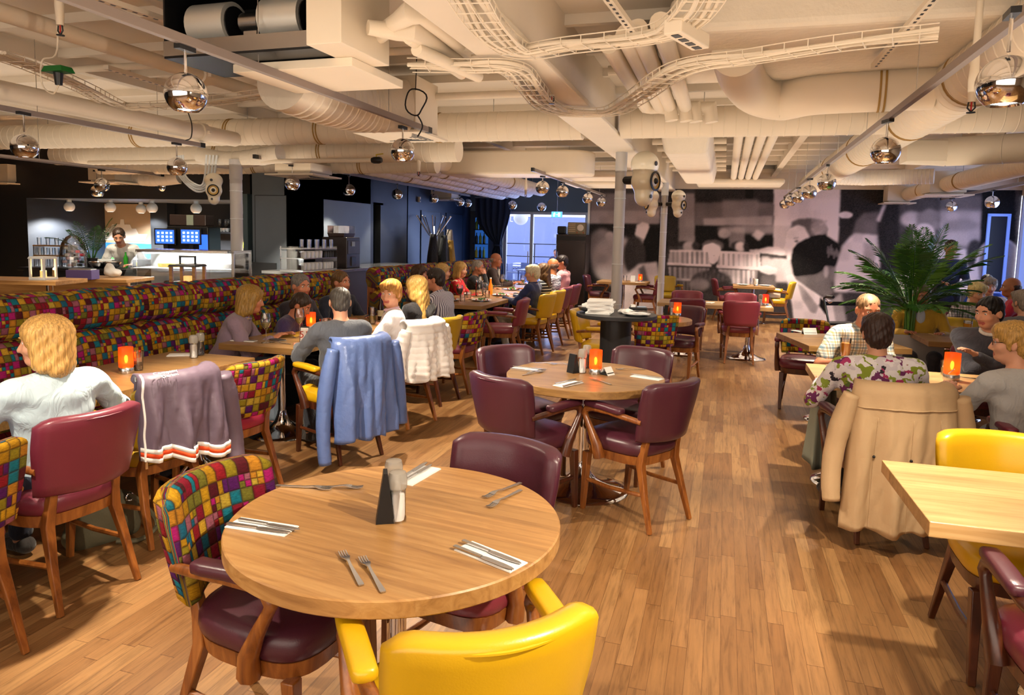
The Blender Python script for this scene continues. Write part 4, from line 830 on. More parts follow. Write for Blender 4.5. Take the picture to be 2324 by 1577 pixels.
        if tie: MB().loft([[TP(-q, .128+.004*z_, z_) for q in (w_, -w_)]+[TP(-q, .120, z_) for q in (-w_, w_)] for w_, z_ in ((.018, .46), (.016, .43), (.028, .30), (.03, .16))]).obj('tie', cloth(tie), t, 0)
    if legs_on:
        tr = [E_((0, 0, hip.z-.02), (.178*wide, .135, .115), .05)]
        for hj, kn, an, to in L_: tr += [C_(hj, kn, .100, .072, .04), C_(kn, an+Vector((0, 0, .03)), .070, .055, .02)]
        blob(tr, h*1.2, 'trousers', [cloth(legs)], t)
        for hj, kn, an, to in L_: blob([C_(an-Vector((0, .035, .04)), to, .046, .038, .02), E_(tuple(to-Vector((0, .05, .008))), (.046, .12, .026), .02)], h*1.2, 'shoe', [cloth(shoe)], t)
    # hair
    if hair:
        F_ = ('e', H_(0, .115, -.020), (.080, .072, .102), hr, -.015, 0); ear = [('e', H_(s*.09, .005, -.02), (.024, .032, .036), hr, -.01, 0) for s in (-1, 1)]
        if hair == 'short': P = [E_(H_(0, -.014, .036), (.083, .105, .086), .02, 0, hr), E_(H_(0, -.055, -.03), (.068, .055, .062), .03, 0, hr), F_]+ear
        elif hair == 'bald': P = [E_(H_(0, -.028, -.004), (.083, .086, .052), .02, 0, hr), ('e', H_(0, .03, .085), (.075, .12, .065), hr, -.01, 0), F_]+ear
        elif hair == 'thin': P = [E_(H_(0, -.016, .034), (.080, .101, .082), .02, 0, hr), E_(H_(0, -.05, -.03), (.066, .055, .055), .03, 0, hr), ('e', H_(0, .05, .125), (.052, .08, .05), hr, -.012, 0), F_]+ear
        elif hair == 'wshort': P = [E_(H_(0, -.014, .048), (.093, .112, .086), .02, 0, hr), E_(H_(0, -.06, -.02), (.08, .062, .085), .03, 0, hr), C_(H_(-.05, .062, .085), H_(.05, .066, .080), .026, .024, .03), C_(H_(-.072, .01, .01), H_(-.07, .01, -.035), .02, .012, .02), C_(H_(.072, .01, .01), H_(.07, .01, -.035), .02, .012, .02), ('e', H_(0, .115, -.045), (.074, .066, .095), hr, -.012, 0)]
        else:
            P = [E_(H_(0, -.014, .042), (.094, .112, .088), .02, 0, hr), E_(H_(0, -.055, -.05), (.098, .065, .10), .05, 0, hr)]
            for s in (-1, 1): P += [C_(H_(s*.066, .02, .04), H_(s*.082, .005, -.10), .042, .036, .03)]
            P += [C_(H_(-.06, -.055, -.13), H_(.06, -.055, -.13), .04, .04, .05)]
            if hair == 'long':
                dn = (lowhair or .30)
                for a in (-.075, -.04, 0, .04, .075): P.append(C_(H_(a, -.06, -.08), tuple(Vector(H_(a, -.07, 0))-u*(dn+.13-abs(a))-fw*.06), .042, .018, .03))
            P.append(('e', H_(0, .115, -.05), (.066, .066, .105), hr, -.015, 0))
        ph = rnd.random()*6
        blob(P, h*.75, 'hair', [hairmat(hcol)], t, wave=lambda X, Y, Z: .0022*np.sin(24*np.arctan2(X-hc.x, Y-hc.y+.02)+3*np.sin(17*Z+ph))+.002*np.sin(9*np.arctan2(X-hc.x, Y-hc.y+.02)+40*Z*Z+ph))
    if glasses:
        q = MB()
        for s in (-1, 1): q.tube([H_(s*.032+.021*math.cos(a), .094, .003+.016*math.sin(a)) for a in [i*math.pi/8 for i in range(16)]], .0018, 5, close=True); q.tube([H_(s*.053, .092, .006), H_(s*.078, .0, .004)], .0018, 5)
        q.tube([H_(-.011, .096, .006), H_(.011, .096, .006)], .0018, 5); q.obj('glasses', 'black', t)
    return t
PLAID = m_plaid('plaid_shirt', 'e6e2d4', [('3f7f9c', .0, .22, 1.), ('9a7a2c', .35, .18, 1.), ('30343c', .62, .10, 1.), ('30343c', .12, .06, 2.)], 15.)
PLAIDB = m_plaid('dark_plaid_blouse', 'dcd4d8', [('2a2430', .0, .32, 1.), ('4c3a4c', .5, .2, 1.)], 17.)
PIN = m_stripe('pinstripe_shirt', 'c8c4d0', '37324f', 0, 46., .36); STR = m_stripe('navy_white_striped_top', '25262e', 'ece8e2', 2, 21., .24); ZIG = m_stripe('navy_top_with_white_waves', 'd8d8e0', '15182c', 2, 24., .2, .1)
FLOR = m_blotch('tropical_flower_print', [(0, 'ece6ea'), (.22, '8b9a2a'), (.38, 'dcd4dc'), (.5, '6f2a60'), (.58, 'efeaec'), (.7, '8fa23c'), (.78, '2e2832'), (.84, 'b0356a'), (.9, 'e9e2e6'), (.95, '5d7030')], 24., 4., 1.3)
RFLOR = m_blotch('red_floral_print', [(0, 'c01420'), (.45, 'a80f22'), (.72, 'e8d8c0'), (.8, 'c8141c'), (.9, '6f8a2a'), (.95, 'c81828')], 22., 2., 1.)
SCARF = m_blotch('patterned_scarf', [(0, '8a7a98'), (.3, 'b49a6a'), (.55, '5a4a68'), (.8, 'c8b8c0')], 30., 2., 1.)
# bar-side tables
person('blonde woman in a pale blue sweater seen from behind, arm along the table', -2.83, 2.37, 84, 'b4c8d2', '2a3144', 'bob', 'd8a860', 'sk', -2, 0, (42, 4, 0), ((.50, .30, .80), (-.22, .40, .80)), h=.008, wide=1.12)
person('guest in a lilac top cut off by the left edge of the frame', -2.86, 1.66, 72, '9a98d8', '2a3144', 'bob', 'a08050', 'sk', 6, 0, (20, 0, 0), ((.22, .35, .8), (-.2, .4, .8)), h=.010)
person('blonde woman in a mauve-grey top leaning forward on the banquette', -3.88, 4.75, -62, '8d7788', '8a98a8', 'bob', 'a8803a', 'sk2', 24, 0, (8, 10, 0), ((.10, .46, .80), (-.12, .50, .80)), h=.008, collar=SCARF)
person('grey-haired man with a tie and dark jacket on the banquette', -3.86, 5.8, -98, '262430', '20222c', 'short', '807a74', 'sk2', 4, 0, (-14, 6, 0), ((.16, .36, .82), (-.05, .34, .84)), inner='e0dce0', tie='9a2c30', h=.009)
person('dark-haired person in purple bowing low over the table', -3.72, 5.27, -75, '3c2c58', '20222c', 'short', '3a2a20', 'sk2', 22, 0, (-6, 30, 0), ((.16, .34, .80), (-.16, .38, .80)), h=.009, sc=.93)
person('young man in a dark blazer looking along the banquette', -3.84, 6.48, -110, '1c2234', '1a1c28', 'short', '6a4c28', 'sk2', 6, 0, (12, 2, 0), ((.17, .36, .80), (-.17, .36, .80)), collar='e4e2e4', h=.009)
person('man with cropped grey hair in a charcoal sweater, back to us, at the raincoat chair', -2.66, 4.57, 54, '4a4d55', '2c2e36', 'thin', '57524c', 'sk', 1, 0, (-14, 6, 0), ((.20, .38, .80), (-.20, .40, .80)), h=.008, wide=1.08)
person('woman with short ginger hair, pink scarf and white t-shirt looking toward us', -2.68, 5.47, 112, 'ece6e8', 'd8cfc4', 'wshort', 'b8803a', 'sk', 1, 0, (66, 4, 0), ((.24, .34, .76), (-.16, .40, .80)), sleeve='short', collar='e8c4d0', h=.008)
person('woman with long blonde hair and a black top', -2.74, 6.15, 78, '17151b', '1c1c26', 'long', 'd0a458', 'sk', 2, 0, (14, 6, 0), ((.18, .40, .80), (-.17, .40, .80)), h=.008, lowhair=.34, sleeve='three')
person('dark-haired man in a striped purple shirt leaning to the table', -2.74, 6.86, 82, PIN, '22263a', 'short', '2e2018', 'sk2', 14, 0, (18, 4, 0), ((.18, .42, .80), (-.17, .42, .80)), collar=PIN, h=.008, sc=1.05)
person('brown-haired guest half hidden behind the striped-shirt man', -3.82, 8.36, -85, '3a3038', '22263a', 'bob', '4a2f1c', 'sk2', 6, 0, (0, 4, 0), h=.011)
# long dinner table, banquette side and chair side
person('blonde woman in a black short-sleeved top at the long dinner table', -3.74, 8.94, -72, '1f1a1e', '22222c', 'long', 'd8ac64', 'sk', 6, 0, (-10, 2, 0), ((.16, .40, .80), (-.16, .40, .80)), sleeve='short', h=.009, lowhair=.12)
person('blonde woman in a red floral blouse', -3.8, 9.78, -80, RFLOR, '2a2a34', 'bob', 'd2a45a', 'sk', 6, 0, (-18, 4, 0), h=.0095)
person('white-haired man in a dark suit lifting his hand to his face', -3.9, 10.75, -78, '14151c', '1c1c24', 'short', 'b8b2a8', 'sk2', 8, 0, (-14, 10, 0), ((.05, .24, 1.06), (-.18, .38, .80)), inner='e8e4e2', h=.0095)
person('balding man in a brown jacket beside the terrace door', -3.9, 11.75, -80, '33201e', '1c1c24', 'bald', 'b0a8a0', 'sk2', 6, 0, (-12, 6, 0), inner='b8b0a8', h=.0095, sc=1.08)
person('white-haired woman in a navy blouse on the yellow chair', -2.58, 9.54, 82, '1d2a58', 'cfc6b8', 'wshort', 'eee0b8', 'sk', -6, 0, (22, 6, 0), ((.18, .36, .80), (-.18, .36, .80)), collar='1d2a58', h=.0085)
person('brown-haired woman in a white top with dark stripes', -2.58, 10.2, 80, STR, '22263a', 'long', '6a4a28', 'sk2', -4, 0, (10, 4, 0), h=.0095, lowhair=.15)
person('bald man in a navy top with white waves', -2.6, 10.9, 80, ZIG, '22263a', 'bald', '6a5040', 'sk3', -3, 0, (-20, 4, 0), h=.0105, sc=1.05)
person('dark-haired guest in a pink shirt at the far end of the dinner table', -2.6, 11.64, 82, 'd8949a', '22263a', 'short', '241a1c', 'sk2', -2, 0, (30, 8, 0), collar='d8949a', h=.0105, sc=1.08)
# window-side tables
person('man with cropped hair in a blue and tan plaid shirt leaning over the table', 0.95, 5.98, 205, PLAID, 'b0a488', 'thin', '8a6a48', 'sk2', 20, 0, (-12, 12, 0), ((.32, .46, .79), (-.02, .42, .80)), sleeve='short', collar=PLAID, h=.008, wide=1.08, sc=1.06)
person('dark-haired woman in a tropical flower blouse, back to us', 0.9, 4.45, 10, FLOR, '28242c', 'wshort', '3a2620', 'sk', 10, 0, (-10, 8, 0), ((.24, .42, .80), (-.24, .40, .80)), h=.008, wide=1.28)
person('man in a yellow v-neck sweater behind the palm', 1.98, 8.3, 176, 'd8a838', '3a3a44', 'short', '8a7a6a', 'sk2', 4, 0, (10, 12, 0), inner='d8dce8', collar='e4e4ea', h=.009, wide=1.12)
person('blonde woman in a dark plaid blouse lit by the window', 2.76, 9.3, 178, PLAIDB, '2c2c34', 'wshort', 'f0d890', 'sk', 8, 0, (20, 14, 0), ((.20, .40, .80), (-.10, .40, .80)), inner='a8a8a4', h=.009, sleeve='three')
person('standing waiter in a dark blue jacket by the mural', 3.26, 12.2, 170, '1e2c50', '1a1c26', 'short', '2a1c16', 'sk3', 3, 0, (20, 14, 0), ((.10, .30, 1.08), (-.12, .30, 1.06)), sit=False, h=.010)
person('grey-haired guest in a pale cardigan beyond the blonde woman', 3.38, 10.8, 165, 'cfc4c0', '2c2c34', 'wshort', 'a89c8a', 'sk', 6, 0, (10, 6, 0), h=.011)
person('dark-haired guest in bright blue by the window wall', 3.72, 11.95, 150, '2a58c8', '2c2c34', 'short', '2a2024', 'sk2', 4, 0, (10, 4, 0), h=.012)
person('balding man in red at the right edge by the window', 3.36, 9.72, 70, 'b81c34', '2c2c34', 'bald', '3a2a20', 'sk3', 6, 0, (10, 4, 0), h=.011, sc=1.04)
person('dark-haired man in a charcoal sweater with folded arms', 1.97, 6.16, 160, '45434b', '2a2c36', 'short', '151214', 'sk', 16, 0, (-34, 10, 0), ((-.10, .36, .82), (.06, .40, .86)), collar='e8e0d4', h=.008, wide=1.12, sc=1.05)
person('grey-haired guest just behind the dark-haired man in charcoal', 2.76, 7.72, 20, '6a6668', '2a2c36', 'wshort', 'a09080', 'sk', 6, 0, (0, 4, 0), h=.010)
person('fair-haired guest in a light grey top at the right edge, facing the charcoal sweater', 1.63, 4.40, 22, 'b4b2b0', 'b8bcc4', 'wshort', 'c89a50', 'sk', 8, -6, (50, 4, 0), ((.2, .36, .83), (-.20, .40, .83)), h=.0085, wide=1.12, glasses=True)
# bar staff
_b = WD(296, 560, 11.0); person('bar attendant in white bending over the counter behind the cake case', _b.x, _b.y, 200, 'ecebe6', '22242c', 'short', '3a2a20', 'sk', 34, 0, (20, 26, 0), ((.2, .4, 1.05), (-.2, .4, 1.05)), sit=False, h=.011, legs_on=True)
# ================================================================ outer walls, bar niches, blue wall, terrace glazing, mural
wallbox('wall_back', -14.7, 6.1, -2.3, -2.2, 0, 3.12, 'cpaint'); wallbox('wall_left', -14.7, -14.6, -2.3, 17.2, 0, 3.12, 'charcoal')
wallbox('wall_right', 5.42, 5.52, -2.3, 8.4, 0, 3.12, 'cpaint'); wallbox('trim_3', 5.42, 5.52, 8.4, 17.0, 2.62, 3.12, 'cpaint')['label'] = 'cream wall strip above the window blinds'
BLIND = M('pale_blue_roller_blind', '9fb4e8', .7, em=.35, emc='7f9cf0')
for i in range(3):
    y = 8.5+i*2.52; o = struct('window_%d' % (i+1), MB().box((5.47, y+1.2, 1.33), (.03, 2.36, 2.56)), BLIND); f = MB()
    for yy in (y+.02, y+2.38): f.box((5.46, yy, 1.31), (.09, .06, 2.62))
    f.box((5.46, y+1.2, .04), (.09, 2.4, .08)); struct('window_frame', f, 'wpaint', parent=o)
Yb = 11.4; FX = -6.05
wallbox('wall_bar', -14.6, FX, Yb, Yb+.1, 0, 3.12, 'charcoal')
xl, xr = WY(68, 500, 9.75).x, WY(573, 500, 9.75).x
wallbox('trim_4', -14.6, xr, 9.7, 9.82, 2.09, 3.12, 'charcoal')['label'] = 'black fascia above the bar opening'; wallbox('trim_5', -14.6, xr, 9.82, Yb, 2.09, 2.15, 'slate')['label'] = 'grey-blue soffit of the bar opening'
wallbox('wall_bar_side', -14.6, xl, 9.7, Yb, 0, 2.09, 'charcoal')
px0 = WY(573, 500, 9.0).x; wallbox('wall_panel', px0, FX, 9.0, Yb, 0, 3.12, 'slate')
o = wallbox('trim_6', px0+.06, FX-.08, 8.985, 9.0, .1, 2.12, 'slate'); o['label'] = 'slate panel with a fine dark outline'
struct('outline', MB().box(((px0+FX)/2-.01, 8.99, 2.125), (FX-px0-.14, .012, .008)).box((px0+.056, 8.99, 1.1), (.008, .012, 2.05)).box((FX-.076, 8.99, 1.1), (.008, .012, 2.05)), 'black', parent=o)
# coffee niche in the wall that runs away from us
N0, N1, NX = 9.86, 11.78, -7.0
wallbox('wall_niche', FX-.12, FX, 9.0, N0, 0, 3.12, 'charcoal'); wallbox('wall_niche_far', FX-.12, FX, N1, 12.95, 0, 3.12, 'charcoal'); wallbox('trim_7', FX-.12, FX, N0, N1, 2.12, 3.12, 'charcoal')['label'] = 'black wall above the coffee niche'; wallbox('trim_8', FX-.12, FX, N0, N1, 0, 1.02, 'charcoal')['label'] = 'black wall below the coffee niche'
wallbox('trim_9', NX, FX, N0, N1+.1, 2.12, 2.16, 'slate')['label'] = 'soffit of the coffee niche'; TEAL = M('teal_grey_niche_paint', '57686c', .45, var=.12, vs_=3)
wallbox('wall_niche_back', NX-.08, NX, N0-.6, 12.6, 0, 2.16, TEAL); wallbox('wall_niche_end', NX, FX-.12, 12.05, 12.15, 0, 2.16, TEAL)
wallbox('wall_blue', -6.32, -6.2, 12.95, 17.0, 0, 3.12, 'navy'); wallbox('wall_blue_return', -6.2, FX, 12.9, 12.95, 0, 3.12, 'navy')
for i, (a, b, l) in enumerate(((13.9, 14.95, 'nearer'), (15.3, 16.35, 'farther'))):
    o = struct('door_%d' % (i+1), MB().box((-6.195, (a+b)/2, 1.05), (.03, b-a, 2.1)), 'navy', bev=.004); o['label'] = l+' flush blue door in the blue wall'
    struct('door_gap', MB().box((-6.193, (a+b)/2, 2.105), (.034, b-a+.02, .014)).box((-6.193, b+.01, 1.05), (.034, .022, 2.1)), 'black', parent=o)
t = thing('alarm_box', 'small white alarm box high on the blue wall', 'alarm', (-6.17, 13.75, 2.33), 0); MB().box((0, 0, 0), (.05, .06, .11)).obj('housing', 'cpaint', t, 0, .005); MB().box((.026, 0, -.015), (.004, .03, .04)).obj('button', 'black', t)
# terrace glazing at Y = 17
YG = 17.0; gx0, gx1 = -6.2, -2.95; d0, d1, d2 = WY(1146, 560, YG).x, WY(1206, 560, YG).x, WY(1334, 560, YG).x
wallbox('trim_10', gx0, gx1, YG-.05, YG+.05, 2.22, 3.12, M('blue_grey_header', '5a6a74', .5))['label'] = 'blue-grey header above the terrace doors'; wallbox('wall_curtain_side', gx0, d0-.06, YG-.04, YG+.05, 0, 2.22, M('dark_grey_reveal', '34383e', .5))
ALU = M('pale_door_frame', 'b9c0c8', .35, .2)
for i, (a, b) in enumerate(((d0, d1), (d1, d2))):
    o = struct('door_%d' % (i+3), MB().box(((a+b)/2, YG, 1.11), (b-a-.1, .012, 2.14)), 'pane'); o['label'] = ['open-looking glass terrace door with pale frame', 'fixed terrace glazing beside the exit sign'][i]
    f = MB()
    for x in ((a, b) if i == 0 else (b-.04,)): f.box((x, YG, 1.11), (.075, .07, 2.22))
    f.box(((a+b)/2, YG, 2.19), (b-a-.08, .06, .07)); f.box(((a+b)/2, YG, .05), (b-a-.08, .06, .10)); struct('door_frame', f, ALU, parent=o)
    if i == 0: struct('door_handle', MB().tube([(b-.07, YG-.06, .95), (b-.07, YG-.06, 1.25)], .012, 8), 'steel', parent=o, smooth=40)
# mural wall
YM = 16.0; mx0, mx1 = WY(1337, 560, YM).x, 5.42; MZ = 2.72
wallbox('wall_mural', mx0, mx1, YM+.004, YM+.12, 0, 3.12, 'cpaint'); wallbox('wall_mural_end', mx0, mx0+.1, YM+.12, YG, 0, 3.12, 'cpaint'); wallbox('trim_11', mx0-.05, mx0, YM-.04, YM+.1, 0, 2.9, 'steel')['label'] = 'pale metal edge at the left end of the mural'
def mural():
    nx, nz = 640, 208; xs = np.linspace(mx0, mx1, nx); zs = np.linspace(0, MZ, nz); X, Z = np.meshgrid(xs, zs, indexing='ij')
    d = np.stack([X, np.full_like(X, YM), Z-EYE], -1); zc = d @ np.array(_fw); U = PCX+FOC*(d @ np.array(_rt))/zc; V = PCY-FOC*(d @ np.array(_up))/zc
    A = np.full(U.shape, .07)
    def inside(P):
        c = np.zeros(U.shape, bool); n = len(P)
        for i in range(n):
            (x0, y0), (x1, y1) = P[i], P[(i+1) % n]
            if y0 == y1: continue
            c ^= ((y0 > V) != (y1 > V)) & (U < (x1-x0)*(V-y0)/(y1-y0)+x0)
        return c
    def blur(a, k):
        for _ in range(k):
            a = (a+np.roll(a, 1, 0)+np.roll(a, -1, 0))/3; p = np.pad(a, ((0, 0), (1, 1)), 'edge'); a = (p[:, 2:]+p[:, 1:-1]+p[:, :-2])/3
        return a
    def pg(P, v, k=1): m = blur(inside(P).astype(float), k); A[:] = A*(1-m)+v*m
    def rc(a, b, c_, d_, v, k=1): pg([(a, b), (c_, b), (c_, d_), (a, d_)], v, k)
    def el(a, b, rx, ry, v, k=1, o=1.): m = blur((((U-a)/rx)**2+((V-b)/ry)**2 < 1).astype(float), k)*o; A[:] = A*(1-m)+v*m
    N = np.random.default_rng(5); 
    # left: dim kitchen with steam, chef in a tall hat, backs of white jackets
    rc(1330, 440, 1500, 482, .20, 3); rc(1330, 478, 1497, 508, .30, 2); rc(1330, 508, 1500, 720, .045, 2); rc(1540, 440, 1577, 562, .24, 2); rc(1500, 432, 1540, 560, .05, 3)
    el(1395, 590, 52, 55, .42, 14, .9); el(1365, 560, 30, 40, .28, 10, .7); el(1430, 620, 40, 40, .32, 9, .7); el(1478, 560, 36, 45, .03, 5); pg([(1441, 533), (1446, 510), (1458, 504), (1472, 508), (1473, 516), (1461, 545), (1450, 540)], .62); pg([(1442, 534), (1461, 541), (1458, 556), (1446, 550)], .40); el(1384, 536, 10, 10, .36, 2)
    el(1440, 580, 26, 45, .06, 5); pg([(1420, 625), (1450, 600), (1490, 595), (1500, 640), (1490, 720), (1405, 720), (1408, 650)], .55, 4); pg([(1448, 610), (1462, 600), (1476, 650), (1462, 660)], .14, 3)
    # middle: shelves, heads behind steaming pots
    rc(1577, 428, 1757, 462, .05, 2); rc(1577, 460, 1757, 512, .15, 3); rc(1640, 455, 1720, 500, .22, 8); pg([(1596, 496), (1754, 490), (1752, 511), (1598, 511)], .33, 2); rc(1577, 512, 1757, 600, .035, 2); rc(1655, 518, 1690, 560, .20, 2); rc(1694, 425, 1708, 450, .02, 2); el(1644, 530, 14, 10, .34, 2); pg([(1706, 533), (1718, 521), (1736, 530), (1722, 546)], .46, 2)
    rc(1757, 425, 1908, 590, .62, 1); rc(1757, 512, 1805, 640, .50, 3); rc(1848, 432, 1851, 520, .56, 3); el(1740, 520, 110, 10, .5, 6, .5)
    k_ = lambda P: [(1330+x/2.2017, 410+y/2.2017) for x, y in P]; q_ = lambda P, v, n=1: pg(k_(P), v, n); e_ = lambda x, y, rx, ry, v, n=1, o=1.: el(1330+x/2.2017, 410+y/2.2017, rx/2.2017, ry/2.2017, v, n, o)
    e_(488, 318, 34, 18, .06, 2); e_(515, 330, 30, 26, .36, 2); e_(548, 325, 20, 22, .06, 2); e_(765, 325, 42, 24, .06, 2); e_(772, 330, 26, 24, .52, 2); e_(800, 330, 16, 24, .05, 2)
    q_([(578, 320), (600, 300), (650, 295), (685, 312), (688, 335), (670, 345), (590, 335)], .12, 2); q_([(582, 345), (590, 325), (635, 312), (668, 330), (672, 352), (660, 395), (640, 415), (618, 410), (600, 365)], .86, 2); e_(640, 375, 9, 4, .15, 1); e_(655, 330, 16, 10, .5, 3, .6)
    q_([(815, 345), (880, 345), (885, 360), (820, 356)], .60, 1); q_([(868, 345), (910, 333), (960, 335), (990, 352), (985, 372), (880, 362)], .88, 2); q_([(872, 362), (1006, 374), (1006, 392), (960, 392), (880, 378)], .07, 1); rc(1728, 582, 1745, 610, .40, 2); q_([(885, 385), (985, 392), (975, 440), (890, 430)], .45, 4)
    for P, v in (([(420, 348), (610, 352), (624, 424), (408, 414)], .44), ([(412, 430), (616, 438), (604, 496), (418, 486)], .28), ([(415, 500), (560, 505), (560, 580), (420, 575)], .16), ([(668, 355), (866, 362), (874, 438), (654, 424)], .62), ([(662, 442), (858, 450), (850, 520), (668, 510)], .50)):
        Q = k_(P); m = inside(Q); x0, x1 = Q[0][0], Q[1][0]; w = (U-x0)/(x1-x0); st = v*(.62+.55*np.abs(np.sin(w*9.5+v*20))**.6*np.cos(w*23+v*9)**2+.25*np.sin(w*51)); A[m] = np.clip(st, .03, 1)[m]
    for P, v in (([(408, 410), (624, 420), (626, 430), (406, 421)], .72), ([(652, 424), (876, 436), (876, 446), (652, 434)], .95), ([(420, 346), (612, 350), (612, 356), (420, 353)], .66), ([(668, 353), (868, 359), (868, 367), (668, 361)], .92), ([(412, 486), (606, 494), (606, 502), (412, 495)], .50), ([(404, 422), (620, 431), (618, 436), (408, 427)], .05), ([(654, 435), (874, 447), (874, 451), (656, 440)], .08)): q_(P, v, 1)
    q_([(862, 432), (905, 426), (952, 440), (948, 462), (915, 470), (872, 452)], .82, 2); q_([(880, 470), (950, 470), (950, 540), (860, 540)], .14, 3)
    e_(625, 510, 105, 62, .06, 3); e_(566, 518, 50, 30, .30, 6, .8); rc(1560, 665, 1790, 735, .07, 5)
    for n in range(26): e_(545+n*7, 470+8*math.sin(n*.8)+abs(n-12)*1.2, 2.5, 26, .11+.05*(n % 3), 1, .6)
    # man in profile carrying the tray, and the dark head in front of him seen from behind
    q_([(1000, 288), (1008, 255), (1024, 235), (1075, 220), (1110, 245), (1100, 300), (1060, 318), (1040, 345), (1024, 402), (1010, 395), (1004, 376), (1012, 362), (1006, 348), (988, 338), (1003, 312)], .66, 1); q_([(1060, 310), (1040, 345), (1024, 402), (1040, 420), (1075, 330)], .42, 3); q_([(1040, 300), (1062, 294), (1060, 306), (1042, 310)], .08, 1); q_([(1034, 286), (1066, 280), (1066, 286), (1036, 292)], .25, 1)
    q_([(1022, 238), (1026, 206), (1060, 190), (1120, 186), (1180, 198), (1208, 238), (1204, 275), (1120, 290), (1106, 262), (1090, 232), (1058, 222)], .13, 2); e_(1165, 235, 40, 42, .34, 5, .8)
    for n in range(40): e_(1130+(n*37 % 80), 195+(n*23 % 85), 4, 4, .18+.1*(n % 4), 1, .8)
    q_([(1022, 400), (1032, 340), (1055, 312), (1092, 292), (1140, 272), (1195, 268), (1245, 300), (1286, 330), (1292, 368), (1262, 440), (1220, 425), (1196, 428), (1180, 452), (1150, 468), (1036, 480)], .012, 2)
    for n in range(14): e_(1205+n*4.5, 345+n*2+10*math.sin(n), 2.2, 34-n, .24+.06*(n % 3), 1, .55)
    q_([(1040, 482), (1150, 468), (1182, 450), (1200, 428), (1222, 426), (1262, 440), (1285, 380), (1292, 400), (1270, 480), (1225, 500), (1235, 560), (1200, 584), (1150, 560), (1085, 520)], .15, 4); e_(1200, 455, 12, 30, .34, 2); e_(1250, 470, 30, 40, .24, 6, .7)
    q_([(1005, 480), (1032, 470), (1040, 490), (1090, 525), (1180, 585), (1225, 600), (1270, 640), (1280, 740), (1045, 740), (1032, 620)], .80, 2); q_([(1050, 505), (1085, 525), (1165, 630), (1150, 668), (1120, 660), (1075, 590)], .26, 4); q_([(1168, 580), (1200, 605), (1210, 665), (1196, 672), (1162, 625)], .02, 1); q_([(1225, 600), (1275, 560), (1300, 700), (1250, 740)], .30, 4)
    # right: women in light dresses, window glare
    k2 = lambda P: [(1880+x/2.975, 420+y/2.975) for x, y in P]; q2 = lambda P, v, n=1: pg(k2(P), v, n); e2 = lambda x, y, rx, ry, v, n=1, o=1.: el(1880+x/2.975, 420+y/2.975, rx/2.975, ry/2.975, v, n, o)
    q2([(84, 10), (480, 10), (480, 700), (60, 420)], .05, 2); e2(116, 202, 44, 20, .80, 1); q2([(160, 340), (190, 240), (240, 190), (340, 180), (330, 340)], .15, 4); q2([(325, 235), (375, 130), (388, 130), (345, 250)], .55, 2); q2([(95, 410), (150, 350), (180, 325), (330, 340), (345, 520), (330, 720), (40, 720), (50, 560)], .60, 3); q2([(240, 380), (330, 420), (300, 620), (230, 560)], .36, 6); q2([(150, 640), (420, 640), (420, 690), (150, 690)], .07, 4)
    q2([(480, 30), (760, 30), (740, 420), (480, 420)], .09, 5); e2(560, 230, 70, 50, .62, 7, .8); q2([(590, 200), (680, 160), (750, 180), (740, 300), (600, 290)], .26, 5); e2(645, 330, 70, 68, .84, 4); q2([(540, 420), (760, 400), (800, 720), (480, 720)], .66, 6)
    rc(2133, 445, 2228, 480, .16, 5); rc(2133, 478, 2228, 560, .42, 8); e2(890, 270, 130, 40, .24, 9, .7); e2(990, 420, 48, 54, .07, 4); q2([(720, 430), (930, 430), (930, 590), (720, 620)], .74, 4); rc(2165, 574, 2178, 588, .3, 1); q2([(720, 560), (1000, 560), (1000, 720), (700, 720)], .86, 8)
    q2([(1045, 30), (1260, 30), (1260, 720), (1000, 720)], .022, 2); e2(1150, 560, 160, 205, .72, 2); e2(1164, 566, 156, 200, .22, 3)
    A[:] = np.clip((blur(A, 1)-.035)*1.75, 0, 1); A[:] *= .82+.36*blur(N.random((nx//16+1, nz//16+1)).repeat(16, 0).repeat(16, 1)[:nx, :nz], 9); A[:] = np.clip(A+N.normal(0, .022, A.shape)*(.4+A), .004, 1)
    idx = np.arange(nx*nz).reshape(nx, nz); Q = np.stack([idx[:-1, :-1], idx[1:, :-1], idx[1:, 1:], idx[:-1, 1:]], -1).reshape(-1, 4); m = MB(); m.v = np.stack([X, np.full_like(X, YM), Z], -1).reshape(-1, 3).tolist(); m.f = Q.tolist(); m.m = [0]*len(m.f)
    mm, nt, b = new('sepia_photo_print'); put(nt, b, 'Base Color', nd(nt, 'VertexColor', layer_name='print').outputs[0]); put(nt, b, 'Roughness', .55); put(nt, b, 'Specular IOR Level', .2)
    o = m.obj('mural_print', mm, None, 0); ca = o.data.color_attributes.new('print', 'FLOAT_COLOR', 'POINT'); a = A.reshape(-1); ca.data.foreach_set('color', np.stack([a, a*.85, a*.86, np.ones_like(a)], -1).astype(np.float32).ravel())
    tag(o, 'wall-wide black-and-white photograph of a busy kitchen with a dark head from behind', 'mural')
mural()
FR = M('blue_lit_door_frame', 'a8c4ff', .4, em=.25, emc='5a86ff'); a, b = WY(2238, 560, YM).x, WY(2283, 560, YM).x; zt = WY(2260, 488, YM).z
o = struct('door_5', MB().box(((a+b)/2, YM-.012, zt/2), (b-a, .012, zt)), M('dark_mural_door', '0b1020', .4)); o['label'] = 'narrow door cut into the right end of the mural, with a pale blue frame'; struct('door_frame', MB().box((a, YM-.03, zt/2), (.05, .05, zt)).box((b, YM-.03, zt/2), (.05, .05, zt)).box(((a+b)/2, YM-.03, zt), (b-a+.05, .05, .05)), FR, parent=o)
